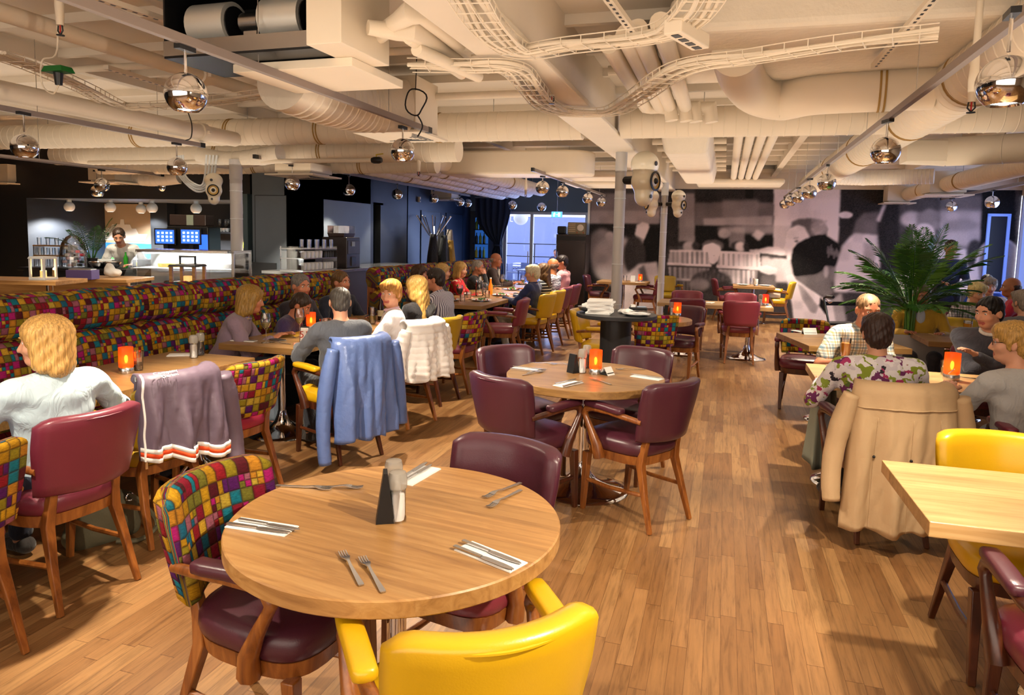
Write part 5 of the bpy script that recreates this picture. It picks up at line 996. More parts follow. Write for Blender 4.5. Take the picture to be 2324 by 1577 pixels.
# exit sign, fridge, radio
p = WY(1264, 487, 16.85); t = thing('exit_sign', 'glowing blue-green exit sign with a running figure above the terrace glazing', 'sign', (p.x, p.y, p.z), 0); MB().box((0, 0, 0), (.27, .05, .15)).obj('box', 'wpaint', t, 0, .004); MB().box((0, -.027, 0), (.25, .006, .13)).obj('face', M('exit_blue', '3f9fe8', .4, em=1.6, emc='48a8ff'), t, 0)
WE = M('exit_white', 'ffffff', .4, em=1.8); q = MB().ball((-.05, -.032, .038), .011, 8, 6); q.tube([(-.055, -.032, .025), (-.065, -.032, -.005), (-.05, -.032, -.03), (-.075, -.032, -.05)], .008, 5).tube([(-.065, -.032, -.005), (-.085, -.032, -.03)], .008, 5).tube([(-.085, -.032, .012), (-.055, -.032, .022), (-.03, -.032, .005)], .006, 5); q.obj('running_figure', WE, t); MB().box((.06, -.031, 0), (.05, .003, .09)).tube([(-.01, -.032, 0), (.03, -.032, 0)], .005, 5).obj('arrow_and_door', WE, t); MB().tube([(0, 0, .07), (0, 0, 3.12-p.z)], .008, 6).obj('bracket', 'steel', t)
a, b = WY(1264, 600, 15.5).x, WY(1331, 600, 15.5).x; fz = WY(1295, 532, 15.5).z; t = thing('refrigerator', 'tall dark steel refrigerator in the corner left of the mural', 'refrigerator', ((a+b)/2, 15.65, 0), 0); DK = M('dark_stainless', '4a4342', .25, .85); w_ = b-a
MB().box((0, 0, fz/2), (w_, .6, fz)).obj('cabinet', DK, t, 0, .01); MB().box((0, -.31, fz*.46), (w_*.96, .03, fz*.86)).obj('door', DK, t, 0, .006); MB().tube([(-w_*.42, -.36, .8), (-w_*.42, -.36, 1.3)], .012, 8).obj('handle', 'steel', t); MB().box((0, -.31, fz*.95), (w_*.96, .03, .09)).obj('control_panel', 'black', t, 0)
p = WY(1309, 519, 15.55); t = thing('radio', 'old radio with round dial on top of the tall refrigerator', 'radio', (p.x, 15.6, fz), 0); h_ = .27; MB().box((0, 0, h_/2), (.40, .2, h_)).obj('case', M('radio_case', '8a7a5c', .45), t, 0, .02); MB().lathe([(.075, 0), (.07, .012), (.05, .014)], 24, T=Matrix.Translation((.09, -.102, .15)) @ Matrix.Rotation(rad(90), 4, 'X')).obj('dial', 'cpaint', t, 40)
q = MB()
for i in range(5): q.box((-.10, -.103, .07+i*.04), (.16, .008, .014))
q.obj('grille', M('radio_grille', 'd8b890', .5), t, 0)
for x in (.02, .16): MB().lathe([(.016, 0), (.014, .02)], 12, T=Matrix.Translation((x, -.1, .045)) @ Matrix.Rotation(rad(90), 4, 'X')).obj('knob', M('radio_knob', 'b05020', .4) if 'radio_knob' not in bpy.data.materials else bpy.data.materials['radio_knob'], t, 40)
tag(MB().box((p.x-.33, 15.62, fz+.09), (.20, .3, .18)).obj('storage_box', 'black', None, 0, .03, 3), 'rounded black box beside the radio on the refrigerator', 'box')
# curtain and bottle shelf left of the terrace door
CUR = M('midnight_blue_curtain', '10203c', .8, var=.15); p = WY(1118, 500, 16.6); t = thing('curtain', 'midnight blue curtain gathered with a tie beside the terrace door', 'curtain', (p.x, 16.6, 0), 0); rings = []
for z, w_, dx in ((2.52, .46, 0), (2.2, .45, 0), (1.9, .38, .0), (1.62, .22, .06), (1.45, .10, .13), (1.36, .085, .14), (1.25, .12, .13), (.8, .17, .12), (.008, .20, .12)):
    rings.append([(dx+w_*(k/20*2-1), .035*math.sin(k*1.7)*(1 if k < 20 else 1), z) for k in range(21)]+[(dx+w_*(1-k/20*2), .035*math.sin((20-k)*1.7)+.02, z) for k in range(21)])
MB().loft(rings).obj('fabric', CUR, t, 60); MB().tube([(.14+.10*math.cos(q), .01+.06*math.sin(q), 1.38) for q in [i*.45 for i in range(14)]], .02, 8, close=True).obj('tie_band', CUR, t); MB().tube([(-.5, 0, 2.54), (.5, 0, 2.54)], .012, 8).obj('rail', 'steel', t)
p = WY(1093, 560, 16.55); t = thing('bottle_shelf', 'narrow blue-lit bottle shelf in the corner behind the curtain', 'shelf', (p.x, 16.75, 0), 0); MB().box((-.1, .08, 1.1), (.34, .02, 1.9)).obj('back_panel', M('blue_back_light', '3a6ab0', .5, em=.25, emc='2f6fd0'), t, 0)
for z in (.7, 1.05, 1.4, 1.75): MB().box((-.1, 0, z), (.34, .16, .02)).obj('shelf', 'black', t, 0)
for i, z in enumerate((.71, 1.06, 1.41, 1.76)):
    for k in range(3):
        b_ = MB().lathe([(.034, 0), (.036, .01), (.036, .17), (.014, .21), (.013, .27)], 12).obj('bottle', M('wine_bottle_%d%d' % (i, k), ['2a3a18', 'a8b048', '1c2a3a', '6a8a3a'][(i+k) % 4], .15), None, 50); b_.location = (p.x-.2+k*.1, 16.73, z+.0); tag(b_, ['lowest', 'second', 'third', 'top'][i]+' shelf of the blue-lit rack: '+['left', 'middle', 'right'][k]+' bottle', 'bottle', 'bottles in the blue-lit rack')
# ================================================================ terrace outside
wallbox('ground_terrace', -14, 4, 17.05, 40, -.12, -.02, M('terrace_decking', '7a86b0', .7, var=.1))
t = thing('awning', 'dark awning with white capital letters over the terrace', 'awning', (-5.2, 18.6, 2.36), 0); MB().box((0, 0, 0), (3.8, .04, .22)).obj('valance', 'black', t, 0); MB().loft([[(-1.9, 0, .1), (1.9, 0, .1), (1.9, 0, .12), (-1.9, 0, .12)], [(-1.9, 1.6, .5), (1.9, 1.6, .5), (1.9, 1.6, .52), (-1.9, 1.6, .52)]]).obj('canopy', M('awning_cloth', '3a3f4c', .8), t, 0)

for x in (-1.85, 1.85): MB().tube([(x, .02, -2.37), (x, .02, .1)], .03, 8).obj('post', 'black', t)
q = WY(1163, 498, 18.58); lettering('L CL', .20, M('letter_white', 'f4f4f4', .5, em=.4), t, (q.x+5.2+.12, -.03, q.z-2.36), (rad(90), 0, 0))
t = thing('railing', 'thin terrace railing against the pale sky', 'railing', (-5, 24.5, 0), 0)
for i in range(9): MB().tube([(-6+i*1.5, 0, 0), (-6+i*1.5, 0, 1.35)], .02, 6).obj('post', 'black', t)
for z in (1.35, .9, .45): MB().tube([(-6, 0, z), (6, 0, z)], .016, 6).obj('rail', 'black', t)
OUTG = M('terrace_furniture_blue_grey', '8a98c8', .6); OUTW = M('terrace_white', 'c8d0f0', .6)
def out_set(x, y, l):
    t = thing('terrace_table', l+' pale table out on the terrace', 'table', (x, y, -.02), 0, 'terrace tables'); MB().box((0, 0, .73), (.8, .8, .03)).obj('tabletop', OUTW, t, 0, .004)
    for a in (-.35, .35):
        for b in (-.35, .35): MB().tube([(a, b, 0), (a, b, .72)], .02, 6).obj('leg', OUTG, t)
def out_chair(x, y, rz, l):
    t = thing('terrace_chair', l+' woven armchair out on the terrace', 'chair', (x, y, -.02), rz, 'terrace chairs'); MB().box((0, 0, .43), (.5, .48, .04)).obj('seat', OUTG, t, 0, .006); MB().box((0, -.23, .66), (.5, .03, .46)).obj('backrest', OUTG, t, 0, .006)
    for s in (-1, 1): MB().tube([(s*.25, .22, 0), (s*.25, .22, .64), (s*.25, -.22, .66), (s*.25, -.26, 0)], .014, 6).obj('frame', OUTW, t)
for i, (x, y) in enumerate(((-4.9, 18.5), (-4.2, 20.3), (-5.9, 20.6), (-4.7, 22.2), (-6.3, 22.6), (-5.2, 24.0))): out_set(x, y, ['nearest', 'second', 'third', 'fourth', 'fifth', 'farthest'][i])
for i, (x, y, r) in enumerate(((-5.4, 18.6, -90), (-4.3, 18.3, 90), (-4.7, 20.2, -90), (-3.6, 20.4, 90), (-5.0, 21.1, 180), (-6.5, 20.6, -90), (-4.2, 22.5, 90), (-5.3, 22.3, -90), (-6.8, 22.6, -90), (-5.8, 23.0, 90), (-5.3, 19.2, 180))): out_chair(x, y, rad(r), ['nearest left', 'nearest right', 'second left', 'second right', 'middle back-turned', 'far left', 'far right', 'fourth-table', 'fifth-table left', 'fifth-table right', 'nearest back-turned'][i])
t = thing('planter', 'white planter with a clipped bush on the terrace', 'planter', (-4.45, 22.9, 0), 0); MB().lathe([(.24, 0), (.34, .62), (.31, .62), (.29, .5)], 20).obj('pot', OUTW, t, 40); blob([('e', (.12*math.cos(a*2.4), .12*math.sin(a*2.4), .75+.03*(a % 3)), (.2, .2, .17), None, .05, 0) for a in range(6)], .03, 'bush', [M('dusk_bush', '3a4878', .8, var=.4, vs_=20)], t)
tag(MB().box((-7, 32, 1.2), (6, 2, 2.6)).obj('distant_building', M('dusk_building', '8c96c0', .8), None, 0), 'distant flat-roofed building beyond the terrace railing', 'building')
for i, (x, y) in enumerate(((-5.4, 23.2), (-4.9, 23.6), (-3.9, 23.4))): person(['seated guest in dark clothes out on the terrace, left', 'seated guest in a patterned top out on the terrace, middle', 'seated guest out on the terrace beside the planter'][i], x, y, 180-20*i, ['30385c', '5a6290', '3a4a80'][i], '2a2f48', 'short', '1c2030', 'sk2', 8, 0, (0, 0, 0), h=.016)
q = WY(1182, 494, 17.9); t = thing('globe_lamp', 'white globe lamp hanging in front of the awning letters', 'lamp', q, 0); MB().ball((0, 0, 0), .19, 20, 14).obj('globe', M('opal_globe', 'dfe6f4', .4, em=.35), t, 180); MB().tube([(0, 0, .18), (0, 0, .42), (0, -.86, .42)], .014, 6).obj('bracket', 'black', t)
# ================================================================ bar and coffee corner
def at(px, py, d): return WD(px, py, d)
# counter and picture panel
CZ = 1.0; a, b = at(110, 600, 10.6), at(290, 600, 10.6)
t = thing('bar_counter', 'black bar counter with dark polished top left of the cake case', 'counter', ((a.x+b.x)/2, (a.y+b.y)/2, 0), YAW); L = (b-a).length+.5; MB().box((0, .05, CZ-.02), (L, .75, .04)).obj('worktop', 'blackm', t, 0, .004); MB().box((0, .08, .48), (L-.06, .65, .95)).obj('front', 'charcoal', t, 0)
q0, q1 = WY(172, 400, 11.33), WY(346, 400, 11.33); zt, zb = WY(250, 462, 11.33).z, WY(250, 592, 11.33).z
t = thing('picture_panel', 'beige and blue picture of a white ship on the sea behind the bar counter', 'picture', ((q0.x+q1.x)/2, 11.37, 0), 0); w_ = q1.x-q0.x; MB().box((0, 0, (zt+zb)/2), (w_, .02, zt-zb)).obj('board', M('picture_beige', 'c0a684', .5), t, 0)
hz = zb+(zt-zb)*.32; MB().box((0, -.013, (hz+zb)/2), (w_*.98, .006, hz-zb)).obj('painted_sea', M('picture_sea', '2f78b8', .5), t, 0)
q = MB(); q.poly([(-.55, 0), (.55, 0), (.62, .14), (-.62, .14)], 0, .004); q.poly([(-.45, .14), (.40, .14), (.34, .24), (-.38, .24)], 0, .004); q.poly([(-.30, .24), (.24, .24), (.2, .32), (-.24, .32)], 0, .004); q.poly([(-.05, .32), (.06, .32), (.05, .42), (-.03, .42)], 0, .004)
o = q.obj('painted_ship', M('picture_white', 'e8e2d4', .5), t, 0); o.rotation_euler = (rad(90), 0, 0); o.location = (.15, -.014, hz+.05)
MB().box((-w_*.2, -.013, zb+.05), (w_*.5, .008, .05)).obj('painted_green_band', M('picture_green', '3fae3a', .5), t, 0)
o = tag(MB().box((WY(163, 520, 11.3).x, 11.32, (zt+zb)/2), (.05, .06, zt-zb+.05)).obj('light_strip', M('white_light_strip', 'ffffff', .4, em=3.), None, 0), 'upright white light strip at the left edge of the ship picture', 'light')
wallbox('wall_bar_left', WY(68, 500, 11.2).x, WY(158, 500, 11.2).x, 11.2, 11.25, 0, 2.09, M('pale_grey_side_wall', '8d969c', .5, var=.1))
wallbox('trim_12', WY(346, 500, 11.2).x, WY(384, 500, 11.2).x, 11.15, 11.35, 0, 2.09, 'charcoal')['label'] = 'dark pier between ship picture and bar shelves'
# ball spotlights on the soffits
def ball_lamp(l, p, e):
    t = thing('ball_spotlight', l, 'lamp', p, 0, 'white ball spotlights'); q = MB(); r = .092; rings = [[(r*math.cos(a)*math.cos(s), r*math.cos(a)*math.sin(s), r*math.sin(a)) for s in [2*math.pi*j/24 for j in range(24)]] for a in [-1.0+(1.0+1.5)*i/12 for i in range(13)]]
    q.loft(rings, 0, False).obj('globe', 'bulbw', t, 180); MB().lathe([(.048, -.07), (.047, -.066)], 20).obj('bulb', 'glow', t); MB().lathe([(.04, .085), (.04, .13)], 16).obj('ceiling_mount', 'bulbw', t)
    lamp('SPOT', 'niche_light', (p[0], p[1], p[2]-.10), e, (.92, .95, 1.0), .05, None, 150, .5)
for i, px in enumerate((157, 250, 345, 445, 557)):
    p = WY(px, 463, 10.2); ball_lamp(['leftmost', 'second', 'third', 'fourth', 'rightmost'][i]+' white ball spotlight under the bar soffit', (p.x, 10.2, 1.96), 260)
for i, y in enumerate((10.5, 11.25)): ball_lamp(['nearer', 'farther'][i]+' white ball spotlight in the coffee niche', (-6.45, y, 1.99), 240)
p = WY(320, 472, 10.9); ball_lamp('small white ball spotlight set behind the others, before the ship picture', (p.x, 10.9, 1.96), 40)
# cake display case
c = at(405, 650, 8.6); t = thing('display_case', 'bright glass cake display case with curved front', 'display case', (c.x, c.y, 0), YAW); l, r_ = -.70, .66
MB().box((0, .3, .45), (r_-l, .62, .9)).obj('body', 'wpaint', t, 0, .01); MB().box((.02, .3, 1.335), (1.12, .5, .035)).obj('top_panel', 'steel', t, 0, .004); MB().box((.02, .60, 1.1), (1.3, .02, .45)).obj('back_panel', 'wpaint', t, 0)
prof = [(l, .90), (l+.02, .98), (l+.07, 1.10), (l+.14, 1.22), (l+.22, 1.31), (l+.28, 1.335)]
MB().loft([[(x, 0, z), (x, .6, z)] for x, z in prof], 0, False, False).obj('curved_glass', 'glass', t, 60); MB().box((.08, .0, 1.12), (1.16, .008, .43)).obj('front_glass', 'glass', t, 0); MB().box((r_, .02, 1.12), (.03, .03, .46)).box((r_, .58, 1.12), (.03, .03, .46)).box((r_, .3, 1.34), (.03, .59, .03)).obj('end_frame', 'steel', t, 0); MB().box((r_, .3, 1.11), (.008, .54, .42)).obj('end_glass', 'glass', t, 0)
for z in (1.12,): MB().box((.02, .3, z), (1.25, .5, .012)).obj('glass_shelf', 'wpaint', t, 0)
MB().box((.05, .12, 1.31), (1.05, .04, .015)).obj('light_strip', M('case_light', 'ffffff', .4, em=6.), t, 0); lamp('AREA', 'case_light', (c.x-.05, c.y+.3, 1.30), 9, (.93, .97, 1.0), 1.0, (0, 0, YAW), sy=.3)
T = Matrix.Translation((c.x, c.y, 0)) @ Matrix.Rotation(YAW, 4, 'Z')
CK = [('yellow cheesecake on the upper shelf of the case', (-.22, .28, 1.126), .15, .05, 'e8c84a'), ('pale cream cake on the upper shelf of the case', (.14, .28, 1.126), .13, .07, 'efe6d2'), ('white cake at the right end of the upper shelf', (.44, .28, 1.126), .12, .06, 'f2efe8'), ('chocolate tart on the lower shelf of the case', (-.15, .28, .905), .15, .045, '5a3018'), ('berry tart on the lower shelf of the case', (.38, .28, .905), .14, .04, '9a3040'), ('round pastry in the middle of the lower shelf', (.12, .26, .905), .11, .06, 'd8b070')]
for l_, p, r, h_, cc in CK:
    k = thing('cake', l_, 'cake', T @ Vector(p), 0, 'cakes in the display case'); MB().lathe([(r+.03, 0), (r+.03, .01)], 24).obj('cake_board', 'white', k, 40); MB().lathe([(r, .01), (r, h_), (r-.01, h_+.01)], 24).obj('cake_body', M('cake_'+cc, cc, .6, var=.15, vs_=30), k, 40)
# bar shelf wall: screens, machine, shelf with cups and glasses, taps
def screen(l, px, d, rz):
    p = at(px, 537, d); t = thing('till_screen', l, 'screen', (p.x, p.y, p.z), rz, 'blue till screens'); MB().box((0, .02, 0), (.30, .035, .24)).obj('housing', 'black', t, 0, .006); MB().box((0, 0, .0), (.26, .004, .20)).obj('display', 'blueem', t, 0)
    q = MB()
    for i in range(4):
        for j in range(3): q.box((-.09+.06*i, -.004, -.055+.055*j), (.03, .004, .03))
    q.obj('display_keys', M('screen_keys', 'cfe0ff', .4, em=1.5), t, 0); MB().box((0, .05, -(p.z-1.14)/2), (.06, .06, p.z-1.14)).obj('stand', 'black', t, 0)
screen('left blue till screen behind the cake case', 374, 10.4, YAW+.1); screen('right blue till screen beside the coffee machine', 432, 10.4, YAW+.1)
p = at(405, 570, 10.3); t = thing('back_counter', 'dark back counter carrying the till screens and shelves', 'counter', (p.x, p.y, 0), YAW); MB().box((.35, .35, .57), (2.1, .6, 1.14)).obj('cabinet', 'charcoal', t, 0)
p = at(430, 522, 10.6); t = thing('coffee_machine', 'wide black coffee machine with a clear bean hopper above the till screens', 'coffee machine', (p.x, p.y+.1, 1.14), YAW); MB().box((0, 0, .26), (.62, .45, .5)).obj('body', 'black', t, 0, .02); MB().box((-.02, -.02, .60), (.54, .3, .16)).obj('hopper', M('smoky_hopper', '5a4a44', .2), t, 0, .01); MB().box((.02, -.18, .60), (.10, .01, .15)).obj('label_plate', M('pale_label', 'c8d8c0', .5), t, 0); MB().box((.24, -.24, .24), (.12, .02, .3)).obj('side_display', 'blueem', t, 0)
sa = WY(462, 527, 11.1); sb = WY(574, 527, 11.1); tag(MB().box(((sa.x+sb.x)/2, 11.2, sa.z), (sb.x-sa.x, .3, .03)).obj('wall_shelf', 'charcoal', None, 0), 'shelf with white cups and stemmed glasses over the cake case', 'shelf')
def wineglass(l, p, s=1., fill=None, group='stemmed wine glasses', fh=.45):
    t = thing('wine_glass', l, 'glass', p, 0, group); MB().lathe([(.033*s, 0), (.033*s, .003), (.006*s, .008), (.004*s, .02*s), (.004*s, .085*s), (.012*s, .095*s), (.03*s, .12*s), (.036*s, .15*s), (.034*s, .18*s), (.029*s, .205*s)], 20, cap=False).obj('bowl_and_stem', 'glass', t, 60)
    if fill: MB().lathe([(.005*s, .097*s), (.026*s, .117*s), (.032*s, (.11+.06*fh)*s), (.031*s, (.111+.06*fh)*s)], 16).obj('wine', fill, t, 60)
    return t
def tumbler(l, p, r=.034, h=.10, fill=None, fh=.6, group='small tumblers'):
    t = thing('drinking_glass', l, 'glass', p, 0, group); MB().lathe([(r*.82, 0), (r, h), (r-.003, h), (r*.8, .008)], 18, cap=False).obj('tumbler', 'glass', t, 60)
    if fill: MB().lathe([(r*.78, .008), (r*(.8+.16*fh), h*fh), (r*.6, h*fh+.001)], 16).obj('drink', fill, t, 60)
    return t
ORD = ['first', 'second', 'third', 'fourth', 'fifth', 'sixth', 'seventh', 'eighth', 'ninth', 'tenth', 'eleventh', 'twelfth', 'thirteenth', 'fourteenth', 'fifteenth', 'sixteenth']
sz = sa.z+.016
for i in range(7):
    x = sa.x+.07+i*.075; o = tag(MB().lathe([(.022, 0), (.038, .03), (.040, .07), (.036, .07), (.03, .02)], 14).obj('cup', 'white', None, 60), ORD[i]+' white cup from the left on the bar shelf', 'cup', 'white cups on the bar shelf'); o.location = (x, 11.12, sz)
for i, px in enumerate((497, 510, 516, 523, 556, 562, 568)): p = WY(px, 520, 11.25); wineglass(ORD[i]+' stemmed glass from the left on the bar shelf', (p.x, 11.28, sz), 1.15)
p0 = WY(561, 566, 10.9)
for i, (px, c_) in enumerate(((554, 'd8c020'), (561, '8a3a6a'), (569, 'e07028'))):
    p = WY(px, 562, 10.9); t = thing('beverage_tap', ORD[i]+' soft-drink tap from the left, behind the grey pillar', 'tap', (p.x, 10.9, p.z), 0, 'coloured soft-drink taps'); MB().box((0, 0, .05), (.055, .05, .10)).obj('brand_plate', M('tap_'+c_, c_, .4), t, 0, .008); MB().box((0, .0, -.05), (.05, .06, .10)).obj('tap_head', 'black', t, 0); MB().tube([(0, -.02, -.1), (0, -.02, -.16)], .012, 8).obj('nozzle', 'steel', t)
tag(MB().box((p0.x, 11.0, p0.z-.05), (.32, .2, .30)).obj('tap_tower', 'black', None, 0, .01), 'black tower holding the coloured drink taps', 'dispenser'); gz = WY(563, 600, 10.8).z
tag(MB().box((p0.x, 10.95, gz-.02), (.36, .35, .03)).obj('wall_shelf', 'steel', None, 0), 'lit glass rack shelf below the drink taps', 'shelf'); tag(MB().box((p0.x, 11.0, (gz-.035)/2), (.34, .3, gz-.035)).obj('cabinet', 'charcoal', None, 0), 'dark cabinet under the drink taps', 'cabinet')
for i in range(5): tumbler(ORD[i]+' small glass from the left under the drink taps', (p0.x-.13+i*.065, 10.86, gz-.004), .028, .11, group='glasses under the drink taps')
# things standing on the bar counter
T2_ = Matrix.Translation(((a.x+b.x)/2, (a.y+b.y)/2, CZ)) @ Matrix.Rotation(YAW, 4, 'Z'); inv = T2_.inverted()
def bar_pt(px, dy=0.): p = WD(px, 600, 10.6); q = inv @ p; return T2_ @ Vector((q.x, dy, 0))
p = bar_pt(118, .1); t = thing('glass_rack', 'two-tier wooden rack of glasses at the left end of the bar counter', 'rack', p, YAW)
for z in (.16, .31): MB().box((0, 0, z), (.52, .26, .018)).obj('shelf', 'oak', t, 0)
for s in (-1, 1): MB().box((s*.255, 0, .16), (.012, .24, .32)).obj('side', 'steel', t, 0)
R2 = Matrix.Translation(p) @ Matrix.Rotation(YAW, 4, 'Z'); 
for k, z in enumerate((.0, .169, .319)):
    for i in range(6 if k < 2 else 4): tumbler(ORD[i]+' glass from the left on the '+['counter', 'middle board', 'top board'][k]+' of the wooden glass rack', R2 @ Vector((-.21+i*(.085 if k < 2 else .13), -.05, z)), .03, .11, group='glasses in the wooden rack')
p = bar_pt(172, -.05); t = thing('glass_cloche', 'tall pointed glass dome full of bright wrapped sweets on the bar', 'glass dome', p, 0); MB().lathe([(.19, .0), (.19, .10), (.18, .25), (.15, .36), (.09, .45), (.02, .49), (.015, .52)], 24, cap=False).obj('dome', 'glass', t, 60)
for i in range(26):
    a_ = i*2.4; r = .13*math.sqrt((i % 9)/9); o = MB().box((r*math.cos(a_), r*math.sin(a_), .035+.05*(i//5)), (.06, .05, .04), rz=i).obj('sweet', M('sweet_%d' % (i % 5), ['f0eee8', 'd8485a', 'e8c8d0', '3a3a3c', 'c8d8e0'][i % 5], .35) if 'sweet_%d' % (i % 5) not in bpy.data.materials else bpy.data.materials['sweet_%d' % (i % 5)], t, 0, .008)
def fronds(t, n, L, z0, lean, seed, mats, w=.012, nl=26, droop=1.0, stem=.0, half=None):
    g = random.Random(seed)
    for i in range(n):
        az = 2*math.pi*i/n+g.uniform(-.25, .25); el = math.radians(g.uniform(*lean)); ln = L*g.uniform(.75, 1.1); P = []; p = Vector((.03*math.cos(az), .03*math.sin(az), z0)); d = Vector((math.cos(az)*math.cos(el), math.sin(az)*math.cos(el), math.sin(el)))
        for k in range(15): P.append(p.copy()); p = p+d*(ln/14); d = (d+Vector((0, 0, -.055*droop*(k/7)))).normalized()
        q = MB(); q.tube(P, [.006*(1-k/16)+.0012 for k in range(15)], 5); side = Vector((-math.sin(az), math.cos(az), 0))
        for k in range(nl):
            f = .28+.72*k/(nl-1); j = min(int(f*14), 13); b0 = P[j]+(P[j+1]-P[j])*(f*14-j); u = (P[j+1]-P[j]).normalized(); ll = ln*.27*math.sin(math.pi*(.15+.8*(k/(nl-1))))*g.uniform(.85, 1.1)
            for s in (-1, 1):
                dr = (u*.62+side*s*.85+Vector((0, 0, .12))).normalized(); m1 = b0+dr*ll*.5+Vector((0, 0, -.02)); e = b0+dr*ll+Vector((0, 0, -.30*ll*g.uniform(.5, 1.3))); wv = u.cross(dr).cross(dr).normalized()*w*.5
                q.add([b0, m1+wv, m1-wv, e], [(0, 1, 3), (0, 3, 2)])
        q.obj('frond', mats[i % len(mats)], t, 0)
LF = [M('palm_leaf_dark', '1f4a12', .45, var=.3, vs_=9), M('palm_leaf_mid', '2c6216', .45, var=.3, vs_=9), M('palm_leaf_light', '4a7a1c', .45, var=.3, vs_=9)]
p = bar_pt(196, .15); t = thing('potted_palm', 'small dark palm between the glass dome and the ship picture', 'plant', p, 0); MB().lathe([(.07, 0), (.09, .14), (.08, .14)], 16).obj('pot', 'black', t, 40); fronds(t, 9, .62, .12, (40, 80), 3, LF[:2], .014, 16, 1.4)
for i, px in enumerate((237, 267)): p = bar_pt(px, -.15); o = tag(MB().lathe([(.05, 0), (.10, .03), (.135, .10), (.13, .10), (.09, .03), (.02, .012)], 24).obj('steel_bowl', 'chrome', None, 50), ['left', 'right'][i]+' steel mixing bowl on the bar counter', 'bowl', 'steel bowls on the bar'); o.location = p
p = bar_pt(276, .12); t = thing('bottle', 'green bottle behind the steel bowls', 'bottle', p, 0); MB().lathe([(.03, 0), (.032, .15), (.012, .2), (.012, .24)], 14).obj('glass_body', M('green_bottle', '2f9a28', .15), t, 50); MB().lathe([(.014, .24), (.014, .26)], 10).obj('cap', 'white', t)
tag(MB().box(bar_pt(228, .2)+Vector((0, 0, .06)), (.22, .18, .12), rz=YAW).obj('white_box', 'wpaint', None, 0, .006), 'white box behind the steel bowls', 'box')
# wooden ledge, high table, lanterns, purple tray
c = at(95, 640, 7.7); t = thing('wooden_partition', 'low oak partition behind the banquette at the left edge', 'partition', (c.x, c.y, 0), YAW); MB().box((0, 0, .51), (1.9, .05, 1.02)).obj('panel', 'oak', t, 0); MB().box((.55, .25, 1.03), (.8, .6, .04)).obj('ledge', 'oak', t, 0, .004)
c = at(55, 633, 6.8); t = thing('high_table', 'oak high table with a white lantern behind the banquette', 'table', (c.x-.05, c.y, 0), YAW); MB().box((0, 0, 1.08), (1.0, .5, .04)).obj('tabletop', 'oak', t, 0, .004); MB().tube([(.28, 0, .02), (.28, 0, 1.06)], .03, 14).obj('column', 'chrome', t); MB().lathe([(.25, 0), (.25, .015), (.05, .04)], 28, (.28, 0, 0)).obj('base', 'chrome', t, 40)
def lantern(l, p, w_, h_, m, rz, candle=True, hd=False, gl=True):
    t = thing('lantern', l, 'lantern', p, rz)
    for a_ in (-1, 1):
        for b_ in (-1, 1): MB().box((a_*w_*.45, b_*w_*.45, h_/2), (w_*.12, w_*.12, h_)).obj('post', m, t, 0, .003)
    MB().box((0, 0, .012), (w_*1.05, w_*1.05, .024)).obj('base', m, t, 0, .003); MB().box((0, 0, h_), (w_*1.1, w_*1.1, .022), tap=.9).obj('roof', 'black' if hd else m, t, 0, .003)
    for a_ in (-1, 1): MB().box((0, a_*w_*.46, h_/2), (w_*.8, .003, h_*.9)).obj('pane', 'pane', t, 0)
    MB().lathe([(w_*.17, .024), (w_*.17, .024+h_*.3)], 16).obj('candle', 'wax', t, 40)
    if candle: MB().ball((0, 0, .05+h_*.34), (.008, .008, .018), 8, 6).obj('flame', 'flame', t, 180); lamp('POINT', 'lantern_light', (p[0], p[1], p[2]+h_*.45), 1.0, (1, .6, .25), .02)
    if hd: MB().tube([(-w_*.3, 0, h_), (-w_*.3, 0, h_+.09), (w_*.3, 0, h_+.09), (w_*.3, 0, h_)], .010, 6).obj('handle', 'black', t)
p = at(99, 633, 6.75); lantern('white lantern with a lit pillar candle on the high table', (p.x, p.y, 1.10), .16, .21, 'wpaint', YAW-.15)
p = at(427, 640, 7.3); lantern('wood lantern with black roof and handle before the cake case', (p.x, p.y, 1.05), .26, .19, 'oak', YAW, False, True); tag(MB().box((p.x, p.y, .515), (.5, .4, 1.03), rz=YAW).obj('side_cabinet', 'oak', None, 0, .004), 'oak cabinet behind the banquette carrying the black-roofed lantern', 'cabinet')
p = at(188, 620, 7.6); t = thing('cutlery_box', 'purple box of cutlery on the oak ledge', 'box', (p.x, p.y, 1.05), YAW+.1); MB().box((0, 0, .05), (.26, .18, .10)).obj('box_body', M('purple_card', '5a4a86', .6), t, 0, .003); MB().box((0, 0, .105), (.22, .14, .012)).obj('cutlery', 'steel', t, 0)
p = at(256, 622, 8.0); blob([('e', (0, 0, .05), (.10, .08, .05), None, .03, 0), ('e', (-.04, 0, .10), (.05, .05, .06), None, .03, 0)], .012, 'plastic_bag', ['paper'], None, wave=lambda X, Y, Z: .006*np.sin(60*X+40*Z)*np.sin(50*Y+30*Z)); tag(bpy.data.objects['plastic_bag'], 'crumpled white bag at the end of the oak ledge', 'bag').location = (p.x, p.y, 1.05)
